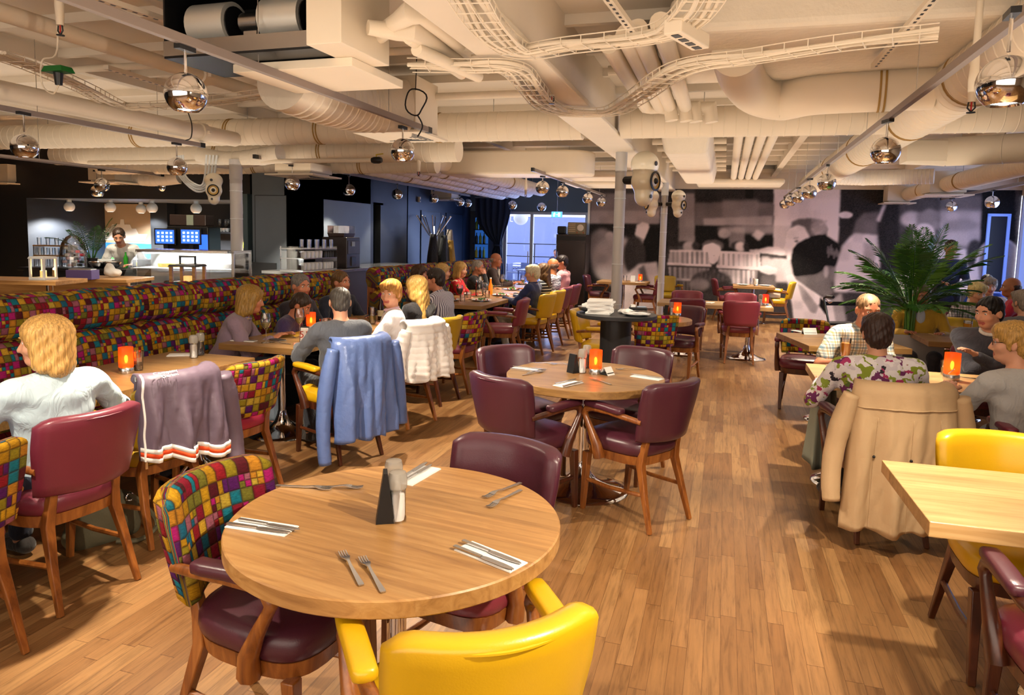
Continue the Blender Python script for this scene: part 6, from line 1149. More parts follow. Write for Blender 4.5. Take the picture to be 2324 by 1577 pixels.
# coffee corner in front of the black wall
t = thing('sideboard', 'dark coffee sideboard with pale worktop in the gap between the banquettes', 'cabinet', (-5.6, 9.95, 0), 0); MB().box((0, 0, .52), (.62, 3.6, 1.04)).obj('cabinet', M('grey_brown_cabinet', '4a4038', .5), t, 0); MB().box((.01, 0, 1.06), (.70, 3.64, .04)).obj('worktop', 'steel', t, 0, .004)
t = thing('counter', 'steel bar top inside the coffee niche', 'counter', (-6.5, 10.9, 0), 0); MB().box((0, 0, 1.045), (.85, 1.9, .03)).obj('worktop', 'steel', t, 0); MB().box((0, 0, .5), (.8, 1.85, 1.0)).obj('base_cabinet', 'charcoal', t, 0)
KY = 8.75; t = thing('cup_rack', 'glass rack with rows of cups and glasses beside the coffee machine', 'rack', (-5.6, KY, 1.08), 0)
for s in (-.42, .44): MB().box((0, s, .16), (.36, .012, .34)).obj('side_pane', 'glass', t, 0)
for z in (.0, .16, .29): MB().box((0, 0, z+.006), (.36, .88, .012)).obj('shelf', 'steel', t, 0)
for k, z in enumerate((.012, .172)):
    for i in range(5):
        o = tag(MB().lathe([(.036, .0), (.042, .085), (.028, .10)], 16).obj('cup', 'white', None, 60), ORD[i]+' upturned cup in the '+['lower', 'upper'][k]+' row of the glass rack', 'cup', 'upturned cups in the rack'); o.location = (-5.48, KY-.33+i*.1, 1.08+z)
    for i in range(4): o = tag(MB().lathe([(.03, .0), (.034, .085), (.022, .095)], 14).obj('cup', 'white' if k == 0 else 'black', None, 60), ORD[i]+' small '+['white', 'black'][k]+' cup at the machine end of the rack', 'cup', 'small cups in the rack'); o.location = (-5.48, KY+.19+i*.065, 1.08+z)
for i in range(8): tumbler(ORD[i]+' tall glass from the left on top of the cup rack', (-5.5+.05*(i % 2), KY-.34+i*.095, 1.38), .032, .125, group='glasses on the cup rack')
t = thing('coffee_machine', 'brown and black coffee machine with a clear bean hopper, against the black wall', 'coffee machine', (-5.6, 9.62, 1.08), 0); MB().box((0, 0, .23), (.42, .40, .46)).obj('body', M('coffee_brown', '2c2220', .35), t, 0, .012); MB().box((.215, 0, .31), (.012, .36, .20)).obj('front_panel', M('coffee_panel', '3a302c', .35), t, 0, .004); MB().box((.223, -.03, .36), (.006, .09, .07)).obj('display', M('coffee_display', '9aa4a8', .3), t, 0); MB().box((.17, 0, .10), (.10, .14, .14)).obj('spout_block', 'black', t, 0, .006); MB().box((0, 0, .49), (.26, .30, .06), tap=1.1).obj('bean_drawer', M('beans', '2a140a', .5, var=.5, vs_=80), t, 0); MB().box((0, 0, .57), (.28, .32, .12)).obj('hopper', 'glass', t, 0)
for i in range(2): t = thing('beer_tap', ['taller', 'shorter'][i]+' bright chrome beer tap beside the coffee machine', 'tap', (-6.3, 10.25+i*.28, 1.06), 0); MB().tube(smooth_path([(0, 0, 0), (0, 0, .34-.05*i), (.08, 0, .38-.05*i), (.12, 0, .32-.05*i)]), .022, 10).obj('neck', 'chrome', t); MB().tube([(.05, 0, .38), (.04, 0, .50-.08*i)], .016, 8).obj('lever', 'white', t)
for i in range(13): tumbler(ORD[i]+' glass from the left on the niche bar top', (-6.2-.12*(i % 2), 10.85+i*.072, 1.06), .033, .14 if i > 3 else .12, group='glasses on the niche bar top')
# coat rack with coats
p = (-5.75, 13.55); t = thing('coat_rack', 'chrome coat stand with splayed arms before the blue wall', 'coat rack', (*p, 0), 0); MB().tube([(0, 0, 0), (0, 0, 1.78)], .02, 10).obj('pole', 'chrome', t); MB().lathe([(.25, 0), (.24, .02), (.03, .05)], 24).obj('base', 'black', t, 40)
for i in range(10):
    a_ = 2*math.pi*i/10; MB().tube([(.03*math.cos(a_), .03*math.sin(a_), 1.55), (.10*math.cos(a_), .10*math.sin(a_), 1.60), (.36*math.cos(a_), .36*math.sin(a_), 1.98)], .010, 6).ball((.36*math.cos(a_), .36*math.sin(a_), 1.98), .018, 8, 6).obj('arm', 'chrome', t)
def hung(l, x, y, c, w_, z0, z1):
    sd = rnd.random()*6; rings = []
    for k in range(11):
        f = k/10; z = z0+(z1-z0)*f; w = w_*(.35+.65*min(1, f*2.2))*(1+.1*f); rings.append([(x+.10*(.6+.6*f)*math.sin(a_)*(1+.25*math.sin(5*a_+sd)*f), y+w*math.cos(a_)*(1+.12*math.sin(6*a_+sd)*f), z+.03*math.sin(3*a_+sd)*f) for a_ in [2*math.pi*i/28 for i in range(28)]])
    tag(MB().loft(rings).obj('hanging_coat', c, None, 80), l, 'coat', 'coats on the coat stand')
hung('black coat on the left of the coat stand', p[0]+.12, p[1]-.30, cloth('15161a'), .20, 1.62, .75); hung('dark green-black coat in the middle of the coat stand', p[0]+.25, p[1]-.05, cloth('20262a'), .19, 1.60, .8); hung('mustard scarf on the coat stand', p[0]+.32, p[1]+.14, cloth('b08a3a'), .09, 1.5, .85); hung('grey knitted wrap on the coat stand', p[0]+.24, p[1]+.28, cloth('8d857c'), .13, 1.72, .8); hung('black coat at the back right of the coat stand', p[0], p[1]+.40, cloth('121216'), .17, 1.68, .75)
# ================================================================ cutlery and tableware
TT = .7505
def _knife():
    m = MB(); m.loft([[(x, y, z) for x, y, z in ((-.006*k, y0, .001), (.006*k, y0, .001), (.006*k, y0, .0055), (-.006*k, y0, .0055))] for y0, k in ((-.105, .9), (-.10, 1.1), (-.02, .8), (-.005, .7))])
    m.loft([[(-.007*k, y0, .002), (.009*k, y0, .002), (.009*k, y0, .0035), (-.007*k, y0, .0038)] for y0, k in ((-.006, .7), (.01, 1.1), (.07, 1.1), (.095, .7), (.105, .2))]); return m
def _fork():
    m = MB(); m.loft([[(-.005*k, y0, z0), (.005*k, y0, z0), (.005*k, y0, z0+.003), (-.005*k, y0, z0+.003)] for y0, k, z0 in ((-.10, 1.3, .001), (-.095, 1.5, .001), (0, .8, .004), (.03, .7, .008), (.045, 1.6, .008), (.056, 2.3, .006), (.062, 2.3, .005))])
    for i in range(4): x = (-1.5+i)*.0063; m.loft([[(x-.0018*k, y0, z0), (x+.0018*k, y0, z0), (x+.0018*k, y0, z0+.0022), (x-.0018*k, y0, z0+.0022)] for y0, k, z0 in ((.060, 1, .005), (.08, 1, .003), (.10, .6, .006))])
    return m
_pr = {}
def px_of(x, y, z=TT):
    d = Vector((x, y, z-EYE)); k = d.dot(_fw); return (PCX+FOC*d.dot(_rt)/k, PCY-FOC*d.dot(_up)/k)
def cutl(kind, l, a, b, z=TT, s=1., group=None, col='steel'):
    p, q = W(*a, z), W(*b, z); d = q-p; c = (p+q)/2; rz = math.atan2(-d.x, d.y)
    if kind not in _pr: o = {'knife': _knife, 'fork': _fork}[kind]().obj(kind, 'steel', None, 40); _pr[kind] = o
    else: o = _pr[kind].copy(); COL.objects.link(o)
    o.location = c; o.rotation_euler = (0, 0, rz); tag(o, l, kind, group or 'cutlery on the tables'); return o
def napkin(l, a, b, w=.075, z=TT, L=.20):
    p, q = W(*a, z), W(*b, z); d = (q-p); c = (p+q)/2; o = MB().box((0, 0, .0015), (w, L, .003)).box((.001, .001, .004), (w-.006, L-.006, .0025)).obj('napkin', 'paper', None, 0); o.location = c; o.rotation_euler = (0, 0, math.atan2(-d.x, d.y)); tag(o, l, 'napkin', 'folded white napkins'); return o
def setting(where, na, nb, k1, k2):
    napkin('folded white napkin '+where, na, nb)
    for i, k in enumerate((k1, k2)):
        if k: cutl('knife', ['upper', 'lower'][i]+' of two knives on the napkin '+where, *k, z=TT+.0065)
F_ = 'big round table in front'
setting('at the left edge of the big round table', (520, 1185), (671, 1208), ((531, 1178), (692, 1205)), ((515, 1189), (661, 1210)))
setting('at lower right on the big round table', (1046, 1237), (1184, 1292), ((1049, 1228), (1184, 1281)), ((1021, 1237), (1177, 1298)))
setting('behind the salt mills on the big round table', (917, 1098), (979, 1063), ((919, 1080), (954, 1059)), ((922, 1089), (971, 1060)))
cutl('fork', 'shorter-looking left fork of the front pair on the big round table', (824, 1336), (773, 1250)); cutl('fork', 'right fork of the front pair on the big round table', (878, 1359), (815, 1257))
cutl('fork', 'left fork of the pair at the back left of the big round table', (630, 1103), (750, 1112)); cutl('fork', 'right fork of the pair at the back left of the big round table', (699, 1106), (815, 1108))
cutl('fork', 'farther fork of the pair by the purple-brown chair on the big round table', (1177, 1099), (1104, 1130)); cutl('fork', 'nearer fork of the pair by the purple-brown chair on the big round table', (1177, 1116), (1114, 1151))
setting('at the left of the candlelit round table', (1158, 834), (1233, 842), ((1165, 832), (1232, 838)), ((1160, 837), (1225, 843)))
setting('at the front of the candlelit round table', (1262, 878), (1316, 866), ((1258, 872), (1310, 860)), ((1282, 876), (1318, 866)))
setting('at the right of the candlelit round table', (1432, 852), (1505, 863), ((1438, 850), (1500, 858)), None)
for l, a_, b_ in (('left fork beside the left napkin of the candlelit round table', (1183, 853), (1237, 843)), ('fork in front of the candle on the candlelit round table', (1388, 874), (1339, 859)), ('fork behind the folded card on the candlelit round table', (1457, 839), (1404, 839)), ('fork at the back left of the candlelit round table', (1200, 823), (1263, 828)), ('fork beside the menu holder on the candlelit round table', (1240, 824), (1294, 829)), ('second fork beside the left napkin of the candlelit round table', (1195, 848), (1240, 838))): cutl('fork', l, a_, b_)
def mill(l, px, py, fill, s=1.):
    t = thing('pepper_mill' if fill == 'pepper' else 'salt_mill', l, 'mill', W(px, py, TT), 0, 'glass salt and pepper mills'); MB().lathe([(.026, 0), (.027, .012), (.0245, .02), (.0245, .095), (.027, .103)], 20, cap=False).obj('glass_jar', 'glass', t, 60)
    MB().lathe([(.020, .004), (.0225, .02), (.0225, .085), (.018, .09)], 18).obj('contents', 'saltw' if fill == 'salt' else 'pepper', t, 60); MB().lathe([(.027, .103), (.029, .108), (.029, .135), (.025, .152), (.016, .156)], 20).obj('cap', M('clear_plastic_cap', 'aaa49a', .25, alpha=.6) if 'clear_plastic_cap' not in bpy.data.materials else bpy.data.materials['clear_plastic_cap'], t, 50)
mill('salt mill standing in front of the black menu holder on the big round table', 902, 1181, 'salt'); mill('mill half hidden behind the salt mill on the big round table', 893, 1150, 'salt')
mill('salt mill beside the black menu holder of the candlelit round table', 1321, 846, 'salt'); mill('pepper mill between salt mill and candle on the candlelit round table', 1331, 835, 'pepper')
mill('salt mill on the table before the blonde woman in pale blue', 440, 812, 'salt'); mill('pepper mill on the table before the blonde woman in pale blue', 455, 806, 'pepper')
mill('salt mill on the half-hidden round table beyond the black pedestal', 1524, 716, 'salt')
def wedge(l, px, py, h=.15, w=.07, rz=0, m='black', num=None, z=TT):
    t = thing('menu_holder', l, 'menu holder', W(px, py, z), rz); MB().loft([[(-w/2, -.028, 0), (w/2, -.028, 0), (w/2, .028, 0), (-w/2, .028, 0)], [(-w/2, -.006, h), (w/2, -.006, h), (w/2, .006, h), (-w/2, .006, h)]]).obj('holder', m, t, 0)
    if num: MB().loft([[(-w*.42, -.031, .004), (w*.42, -.031, .004), (w*.42, -.029, .004), (-w*.42, -.029, .004)], [(-w*.42, -.011, h*.95), (w*.42, -.011, h*.95), (w*.42, -.009, h*.95), (-w*.42, -.009, h*.95)]]).obj('card', 'paper', t, 0); lettering(num, .075, M('red_ink', 'b03a2a', .6), t, (0, -.0225, h*.5), (rad(82), 0, 0), 'number')
    return t
wedge('black wedge menu holder on the big round table', 874, 1182, .155, .05, rad(-62)); wedge('black wedge menu holder on the candlelit round table', 1300, 845, .12, .06, rad(-35)); wedge('table number stand reading 51 with red digits', 692, 776, .12, .07, rad(20), num='51'); wedge('dark menu holder on the half-hidden round table', 1513, 716, .12, .05, rad(-30))
def card(l, px, py, rz, w=.09, h=.05, z=TT, d=.035):
    t = thing('folded_card', l, 'card', W(px, py, z), rz); MB().loft([[(-w/2, -d, 0), (w/2, -d, 0), (w/2, -d+.002, 0), (-w/2, -d+.002, 0)], [(-w/2, -.001, h), (w/2, -.001, h), (w/2, .001, h), (-w/2, .001, h)]]).loft([[(-w/2, d-.002, 0), (w/2, d-.002, 0), (w/2, d, 0), (-w/2, d, 0)], [(-w/2, -.001, h), (w/2, -.001, h), (w/2, .001, h), (-w/2, .001, h)]]).obj('card_sheet', 'paper', t, 0); MB().box((0, 0, .008), (w*.9, d*1.6, .016)).obj('card_foot', 'black', t, 0)
card('small folded card right of the candle on the candlelit round table', 1378, 850, rad(60), .07, .05); card('white folded card on the small bare table in the aisle', 1836, 758, rad(20), .13, .06); card('folded white card on the oblong table before the mural', 1545, 690, rad(10), .12, .04)
def candle(l, px, py, m='orange', e=.10, s=1., z=TT, base='steel'):
    p = W(px, py, z); t = thing('candle_holder', l, 'candle', p, 0, 'coloured glass candle holders'); MB().lathe([(.041*s, 0), (.042*s, .004), (.042*s, .03*s), (.039*s, .034*s)], 24).obj('base', base, t, 40)
    MB().lathe([(.037*s, .035*s), (.041*s, .04*s), (.041*s, .155*s), (.039*s, .155*s), (.038*s, .045*s)], 28, cap=False).obj('glass_cup', m, t, 60); MB().lathe([(.020*s, .035*s), (.020*s, .06*s)], 16).obj('tea_light', 'wax', t, 40); MB().ball((0, 0, .085*s), (.010*s, .010*s, .024*s), 10, 8).obj('flame', 'flame', t, 180)
    MB().ball((0, -.0412*s*math.cos(YAW), .10*s), (.001, .001, .001), 4, 3)
    if e: lamp('POINT', 'candle_light', p+Vector((0, 0, .09*s)), e, (1., .66, .30), .015)
candle('orange glass candle on the table before the blonde woman in pale blue', 287, 846); candle('orange glass candle behind the number stand', 706, 748); candle('orange glass candle on the round table ringed by maroon chairs', 1351, 848); candle('orange glass candle on the half-hidden round table beyond the black pedestal', 1537, 717); candle('orange glass candle in front of the man in the charcoal sweater', 2158, 862, s=1.15)
candle('red glass candle on the oblong table before the mural', *px_of(.57, 10.25), 'redglass', .10); candle('glowing candle on the long dinner table', 1077, 641, 'orange', .12, 1.2); candle('small orange candle on the dark corner table', *px_of(-1.62, 14.55), 'orange', .08); candle('white glowing tea light on the small table against the mural', *px_of(.62, 14.68), 'bulbw', .2, .9)
# jacket-chair table and number-51 table
COLA = M('cola', '2a0f08', .1); WHITEW = M('white_wine', 'd8c884', .08, trans=.6); REDW = M('red_wine', '2e060c', .08); BEER = M('beer', 'c87a14', .1, em=.05); LEMON = M('lemonade', 'c8b060', .15, trans=.4)
tumbler('glass with a little cola beside the candle before the blonde woman', W(313, 840, TT), .035, .12, COLA, .45); napkin('white napkin by the salt mill on the table before the blonde woman', (388, 806), (445, 805), .10)
wineglass('white wine glass nearest the edge of the number-51 table', W(604, 778, TT), 1.15, WHITEW); wineglass('white wine glass beside the number stand', W(680, 764, TT), 1.15, WHITEW)
t = thing('phone', 'phone lying on the number-51 table', 'phone', W(630, 773, TT), rad(70)); MB().box((0, 0, .005), (.07, .14, .009)).obj('phone_body', 'steel', t, 0, .003); MB().box((0, 0, .0105), (.064, .13, .002)).obj('screen', 'black', t, 0)
napkin('white napkin at the near edge of the number-51 table', (525, 772), (582, 775), .07); cutl('knife', 'knife on the near napkin of the number-51 table', (530, 770), (585, 774), z=TT+.006); cutl('fork', 'fork beside the phone on the number-51 table', (665, 782), (608, 776)); cutl('fork', 'second fork behind the phone on the number-51 table', (628, 763), (680, 768)); tag(MB().box(W(660, 757, TT)+Vector((0, 0, .002)), (.30, .40, .003), rz=.1).obj('placemat', M('yellow_paper', 'c89a28', .7), None, 0), 'yellow paper placemat on the number-51 table', 'placemat'); napkin('white napkin beside the yellow placemat', (650, 747), (690, 745), .07); tag(MB().box(W(688, 748, TT)+Vector((0, 0, .012)), (.05, .14, .02), rz=.4).obj('eyeglasses_case', 'black', None, 0, .006), 'dark glasses case behind the number stand', 'case')
tumbler('tumbler of brown drink with a straw behind the candle', W(737, 752, TT), .042, .11, COLA, .55); MB().tube([W(735, 748, TT+.01), W(738, 744, TT+.18)], .003, 6).obj('straw', 'paper'); tag(bpy.data.objects['straw'], 'straw in the brown drink on the number-51 table', 'straw'); tumbler('tall pale glass beside the ginger-haired woman', W(845, 735, TT), .038, .16, LEMON, .5); t = thing('bottle', 'dark brown beer bottle by the ginger-haired woman', 'bottle', W(864, 726, TT), 0); MB().lathe([(.03, 0), (.031, .13), (.013, .18), (.013, .23)], 16).obj('glass_body', M('brown_bottle', '2a1206', .12), t, 50); MB().lathe([(.0315, .04), (.0315, .10)], 16).obj('label', M('cream_label', 'd8c8a0', .6), t)
def plate(l, p, r=.135, food=True, group='dinner plates with salad'):
    t = thing('plate', l, 'plate', p, rnd.random()*6, group); MB().lathe([(r*.55, 0), (r*.6, .004), (r, .018), (r, .021), (r*.62, .009), (.01, .008)], 32).obj('dish', 'white', t, 50)
    if food:
        g = random.Random(l); q = MB()
        for i in range(26):
            a = g.random()*6.3; rr = .05*math.sqrt(g.random()); c = Vector((rr*math.cos(a), rr*math.sin(a), .02+.035*g.random()*(1-rr/.06))); u = Vector((g.uniform(-1, 1), g.uniform(-1, 1), g.uniform(-.2, .8))).normalized()*.026; v = u.cross(Vector((0, 0, 1))).normalized()*.012; q.add([c-u, c+v, c+u+Vector((0, 0, -.006)), c-v, c+Vector((0, 0, .006))], [(0, 1, 4), (1, 2, 4), (2, 3, 4), (3, 0, 4)])
        q.obj('salad', 'green', t, 0)
        for i in range(4): a = i*1.7; o = MB().ball((.075*math.cos(a), .07*math.sin(a), .018), .012, 8, 6).obj('tomato', 'tomato', t, 180)
    return t
PL = [((1093, 683), 'nearest the rose-maroon armchair'), ((1138, 671), 'second from the near end on the chair side'), ((1163, 658), 'in front of the white-haired woman in navy'), ((1185, 645), 'in front of the guest in stripes'), ((1022, 682), 'at the near left corner'), ((1048, 668), 'in front of the blonde woman in black'), ((1120, 650), 'in front of the man in the dark suit'), ((1150, 640), 'farthest up the table')]
for q, l in PL: plate('white plate of salad '+l, W(*q, TT))
wineglass('red wine glass at the near end of the long dinner table', W(1043, 688, TT), 1.15, REDW, fh=.9); wineglass('stemmed glass far up the long dinner table', W(1140, 655, TT), 1.15, WHITEW); wineglass('stemmed glass before the white-haired woman in navy', W(1186, 655, TT), 1.1, WHITEW)
for i, q in enumerate(((1050, 685), (1064, 678), (1106, 676), (1098, 668), (1164, 650), (1076, 648), (1110, 645))): tumbler(['clear tumbler beside the red wine glass', 'clear tumbler in front of the nearest salad plate', 'ribbed tumbler beside the orange bottle', 'clear tumbler behind the orange bottle', 'small tumbler before the woman in navy', 'small tumbler beside the dinner-table candle', 'clear tumbler before the man in the dark suit'][i], W(*q, TT), .036, .10)
t = thing('water_jug', 'clear glass water jug on the long dinner table', 'jug', W(1088, 672, TT), 0); MB().lathe([(.05, 0), (.06, .02), (.055, .15), (.048, .2), (.055, .23)], 24, cap=False).obj('jug_body', 'glass', t, 60); MB().tube(smooth_path([(.05, 0, .19), (.11, 0, .18), (.10, 0, .08), (.056, 0, .06)]), .008, 8).obj('handle', 'glass', t)
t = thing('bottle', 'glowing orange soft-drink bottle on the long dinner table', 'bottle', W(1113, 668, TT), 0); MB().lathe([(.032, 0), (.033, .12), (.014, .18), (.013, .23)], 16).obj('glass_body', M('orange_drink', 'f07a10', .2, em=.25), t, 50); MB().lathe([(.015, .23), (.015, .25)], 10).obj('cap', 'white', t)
cutl('fork', 'fork lying at the near corner of the long dinner table', (1075, 686), (1125, 682))
# window-side tables
t = tumbler('tall beer glass beside the floral blouse', W(1916, 822, TT), .04, .18, BEER, .8); t = tumbler('beer glass with white head behind the charcoal sweater', Vector((2.24, 7.62, TT)), .038, .17, BEER, .85); MB().lathe([(.034, .145), (.036, .165), (.02, .17)], 16).obj('foam', 'paper', t, 60)
tumbler('short glass with a straw beside the candle before the charcoal sweater', W(2146, 850, TT), .036, .10, LEMON, .5); o = MB().tube([W(2150, 850, TT+.01), W(2166, 838, TT+.19)], .0025, 6).obj('straw', 'paper'); tag(o, 'straw leaning beside the candle before the charcoal sweater', 'straw'); cutl('fork', 'fork at the corner of the table by the floral blouse', (1878, 828), (1905, 824)); cutl('knife', 'knife beyond the candle before the charcoal sweater', (2172, 855), (2200, 858)); cutl('fork', 'fork by the folded card on the small bare table', (1798, 748), (1830, 753)); napkin('napkin by the folded card on the small bare table', (1800, 750), (1832, 756), .06)
napkin('white napkin on the oblong table between the two maroon chairs', (1600, 690), (1620, 684), .10); napkin('white napkin beside the red candle', (1738, 700), (1750, 693), .07); mill('salt mill by the red candle before the mural', *px_of(.50, 10.18), 'salt', .9)
plate('white plate on the left of the small table against the mural', Vector((.38, 14.8, TT)), .12, False, 'white plates against the mural'); plate('white plate on the right of the small table against the mural', Vector((.80, 14.8, TT)), .12, False, 'white plates against the mural'); tumbler('clear glass on the small table against the mural', Vector((.55, 14.95, TT)), .04, .14)
tumbler('clear glass on the dark corner table', Vector((-1.92, 14.5, TT)), .04, .12); napkin('napkin on the dark corner table', px_of(-1.65, 14.32), px_of(-1.55, 14.4), .08); wedge('small number card on the dark corner table', *px_of(-1.76, 14.5), .12, .09, 0, 'white')
tag(MB().box(Vector((2.75, 8.45, TT+.003)), (.42, .30, .006)).obj('menu_sheet', 'paper', None, 0), 'white menu sheet before the blonde woman in plaid', 'menu')
tag(MB().box((.98, 14.98, .60), (.24, .22, .18)).obj('white_parcel', 'paper', None, 0, .03, 3), 'white cloth bundle on the yellow chair against the mural', 'bundle').location = (0, 0, 0)
# black pedestal waiter station with menus and plates
c = WD(1399, 711, 6.4); HZ = c.z; t = thing('pedestal_table', 'black round waiter station with fat column, stacked with menus and plates', 'table', (c.x, c.y, 0), 0); MB().lathe([(.355, HZ-.035), (.362, HZ-.03), (.362, HZ-.004), (.358, HZ)], 56).obj('tabletop', 'blackm', t, 40); MB().lathe([(.14, .02), (.14, HZ-.035)], 40).obj('column', 'blackm', t, 40); MB().lathe([(.28, 0), (.28, .015), (.26, .022)], 40).obj('base', 'blackm', t, 40)
m = WD(1362, 702, 6.4)
for i in range(7): o = tag(MB().box((0, 0, .009), (.215, .27, .017), rz=0).obj('menu', 'paper', None, 0, .002), ['bottom', 'second', 'third', 'middle', 'fifth', 'sixth', 'top'][i]+' white menu of the stack on the black pedestal table', 'menu', 'menus stacked on the black pedestal'); o.location = (m.x+.006*(i % 3), c.y-.05+.004*(i % 2), HZ+.0175*i); o.rotation_euler = (0, 0, .1+.05*((i*7) % 5-2))
pp = c+Vector((.19, -.10, .001)); plate('plate of used cutlery on the black pedestal table', pp, .125, False, 'plates on the waiter station')
for i in range(5): o = _pr[['fork', 'knife'][i % 2]].copy(); COL.objects.link(o); o.location = pp+Vector((.012*i-.02, .01*i-.01, .014+.005*i)); o.rotation_euler = (0, .04, 1.2+.25*i); tag(o, ORD[i]+' piece of cutlery heaped on the plate on the black pedestal table', 'cutlery', 'cutlery heaped on the waiter station')
pb = c+Vector((-.25, .0, .001)); o = MB().lathe([(.04, 0), (.09, .02), (.105, .05), (.10, .05), (.04, .015)], 24).obj('bowl', 'steel', None, 50); o.location = pb; tag(o, 'grey bowl of crumpled paper at the left rim of the black pedestal table', 'bowl'); o = blob([('e', (0, 0, 0), (.07, .06, .03), None, .02, 0), ('e', (.04, .02, .015), (.04, .03, .02), None, .02, 0)], .008, 'crumpled_paper', ['paper'], None, wave=lambda X, Y, Z: .006*np.sin(90*X+50*Z)*np.sin(80*Y)); o.location = pb+Vector((0, 0, .055)); tag(o, 'crumpled paper in the grey bowl on the black pedestal table', 'paper')
o = blob([('e', (0, 0, .02), (.06, .05, .022), None, .02, 0), ('e', (.05, .01, .02), (.04, .03, .02), None, .02, 0)], .008, 'crumpled_napkin', ['paper'], None, wave=lambda X, Y, Z: .005*np.sin(90*X+50*Z)*np.sin(80*Y)); o.location = c+Vector((.07, .02, .0)); tag(o, 'crumpled napkin between menus and plate on the black pedestal table', 'napkin')
t = thing('card_reader', 'blue-black card payment terminal at the back of the black pedestal table', 'card reader', c+Vector((.17, .19, 0)), .3); MB().box((0, 0, .025), (.16, .08, .05)).obj('housing', 'black', t, 0, .01); MB().box((.03, 0, .053), (.08, .06, .006)).obj('keypad', M('pale_blue_keypad', 'a8b8d0', .4), t, 0); MB().box((-.05, .0, .06), (.04, .06, .02)).obj('paper_roll', 'paper', t, 0)
# palm in white planter, rollator, bags, coats
c = WD(2064, 740, 7.35); t = thing('potted_palm', 'tall bushy palm in a square white planter between the tables', 'plant', (c.x, c.y, 0), rad(10)); MB().loft([[(-.22, -.22, 0), (.22, -.22, 0), (.22, .22, 0), (-.22, .22, 0)], [(-.25, -.25, .72), (.25, -.25, .72), (.25, .25, .72), (-.25, .25, .72)], [(-.23, -.23, .72), (.23, -.23, .72), (.23, .23, .72), (-.23, .23, .72)], [(-.22, -.22, .66), (.22, -.22, .66), (.22, .22, .66), (-.22, .22, .66)]]).obj('planter', M('grey_white_planter', 'c8c6c8', .5), t, 0); MB().box((0, 0, .655), (.43, .43, .02)).obj('soil', M('soil', '1c120c', .9, var=.4, vs_=60), t, 0)
q = MB()
for i in range(16): a_ = i*2.4; r = .02+.05*(i % 4)/4; q.tube([(r*math.cos(a_), r*math.sin(a_), .66), (r*1.3*math.cos(a_), r*1.3*math.sin(a_), 1.05)], [.012, .008], 6)
q.obj('stem', LF[2], t); fronds(t, 34, .86, .98, (22, 84), 8, LF, .0115, 34, 1.1); fronds(t, 18, .66, .95, (2, 50), 21, LF, .0105, 30, 1.3)
c = WD(1912, 690, 9.2); t = thing('rollator', 'black folded rollator walking frame in front of the mural', 'walker', (c.x, c.y, 0), rad(25))
for s in (-1, 1):
    MB().tube(smooth_path([(s*.24, -.28, .08), (s*.24, -.12, .55), (s*.24, .02, .86), (s*.24, .02, .92), (s*.24, -.12, .94)]), .014, 8).obj('frame', 'black', t); MB().tube([(s*.24, .30, .08), (s*.24, -.05, .60)], .013, 8).obj('rear_strut', 'black', t); MB().tube([(s*.24, -.02, .935), (s*.24, -.16, .94)], .02, 10).obj('handle_grip', 'black', t); MB().tube(smooth_path([(s*.24, .0, .90), (s*.25, -.10, .86), (s*.25, -.16, .88)]), .006, 6).obj('brake_lever', 'steel', t)
    for y in (-.28, .30): MB().tube([(s*.24+.1*0, y+.085*math.cos(a_), .09+.085*math.sin(a_)) for a_ in [i*math.pi/10 for i in range(20)]], .014, 8, close=True).tube([(s*.225, y, .09), (s*.255, y, .09)], .03, 12).tube([(s*.24, y, .09), (s*.24, y+.08, .09)], .006, 6).tube([(s*.24, y, .09), (s*.24, y-.04, .16)], .006, 6).tube([(s*.24, y, .09), (s*.24, y-.04, .02)], .006, 6).obj('wheel', 'black', t)
MB().box((0, .05, .58), (.44, .22, .03)).obj('seat', 'black', t, 0, .008); MB().box((0, -.12, .42), (.36, .16, .22)).obj('basket', 'black', t, 0, .01); MB().box((0, .05, .84), (.46, .03, .05)).obj('backrest_strap', 'black', t, 0)
OL = M('olive_canvas', '5f5a44', .8, var=.1, bp=.2, bs=90); c = W(270, 1235, 0); t = thing('handbag', 'olive canvas bag on the floor behind the blonde woman\'s chair', 'bag', (c.x-.12, c.y+.02, 0), rad(70)); blob([('e', (0, 0, .13), (.17, .10, .14), None, .03, 0), ('c', (-.12, 0, .05), (.12, 0, .05), .07, .07, .05, 0)], .010, 'bag_body', [OL], t, wave=lambda X, Y, Z: .006*np.sin(40*X+12*Z)*np.sin(25*Z)); MB().tube(smooth_path([(.10, -.07, .24), (.16, -.13, .16), (.20, -.16, .06), (.10, -.19, .02), (0, -.14, .03)]), .012, 6).obj('strap', OL, t); MB().tube([(.10+.02*math.cos(a_), -.085, .22+.02*math.sin(a_)) for a_ in [i*.7 for i in range(9)]], .004, 6, close=True).obj('buckle', 'chrome', t)
ZEB = m_stripe('black_white_bag_cloth', '141416', 'e8e6e0', 0, 16., .45, .25); c = W(432, 790, .52); t = thing('handbag', 'black and white patterned bag on the banquette seat', 'bag', (-3.92, c.y+.25, .49), .3); blob([('e', (0, 0, .08), (.13, .17, .08), None, .03, 0), ('e', (.02, .12, .09), (.09, .09, .08), None, .03, 0)], .010, 'bag_body', [ZEB], t, wave=lambda X, Y, Z: .006*np.sin(40*Y+12*Z)*np.sin(35*X)); MB().tube(smooth_path([(.05, -.12, .14), (.10, 0, .2), (.06, .14, .15)]), .01, 6).obj('strap', 'black', t)
def chair_frame(i): bx, by, deg = CH[i][:3]; a = rad(deg); return (bx-.285*math.sin(a), by+.285*math.cos(a), a)
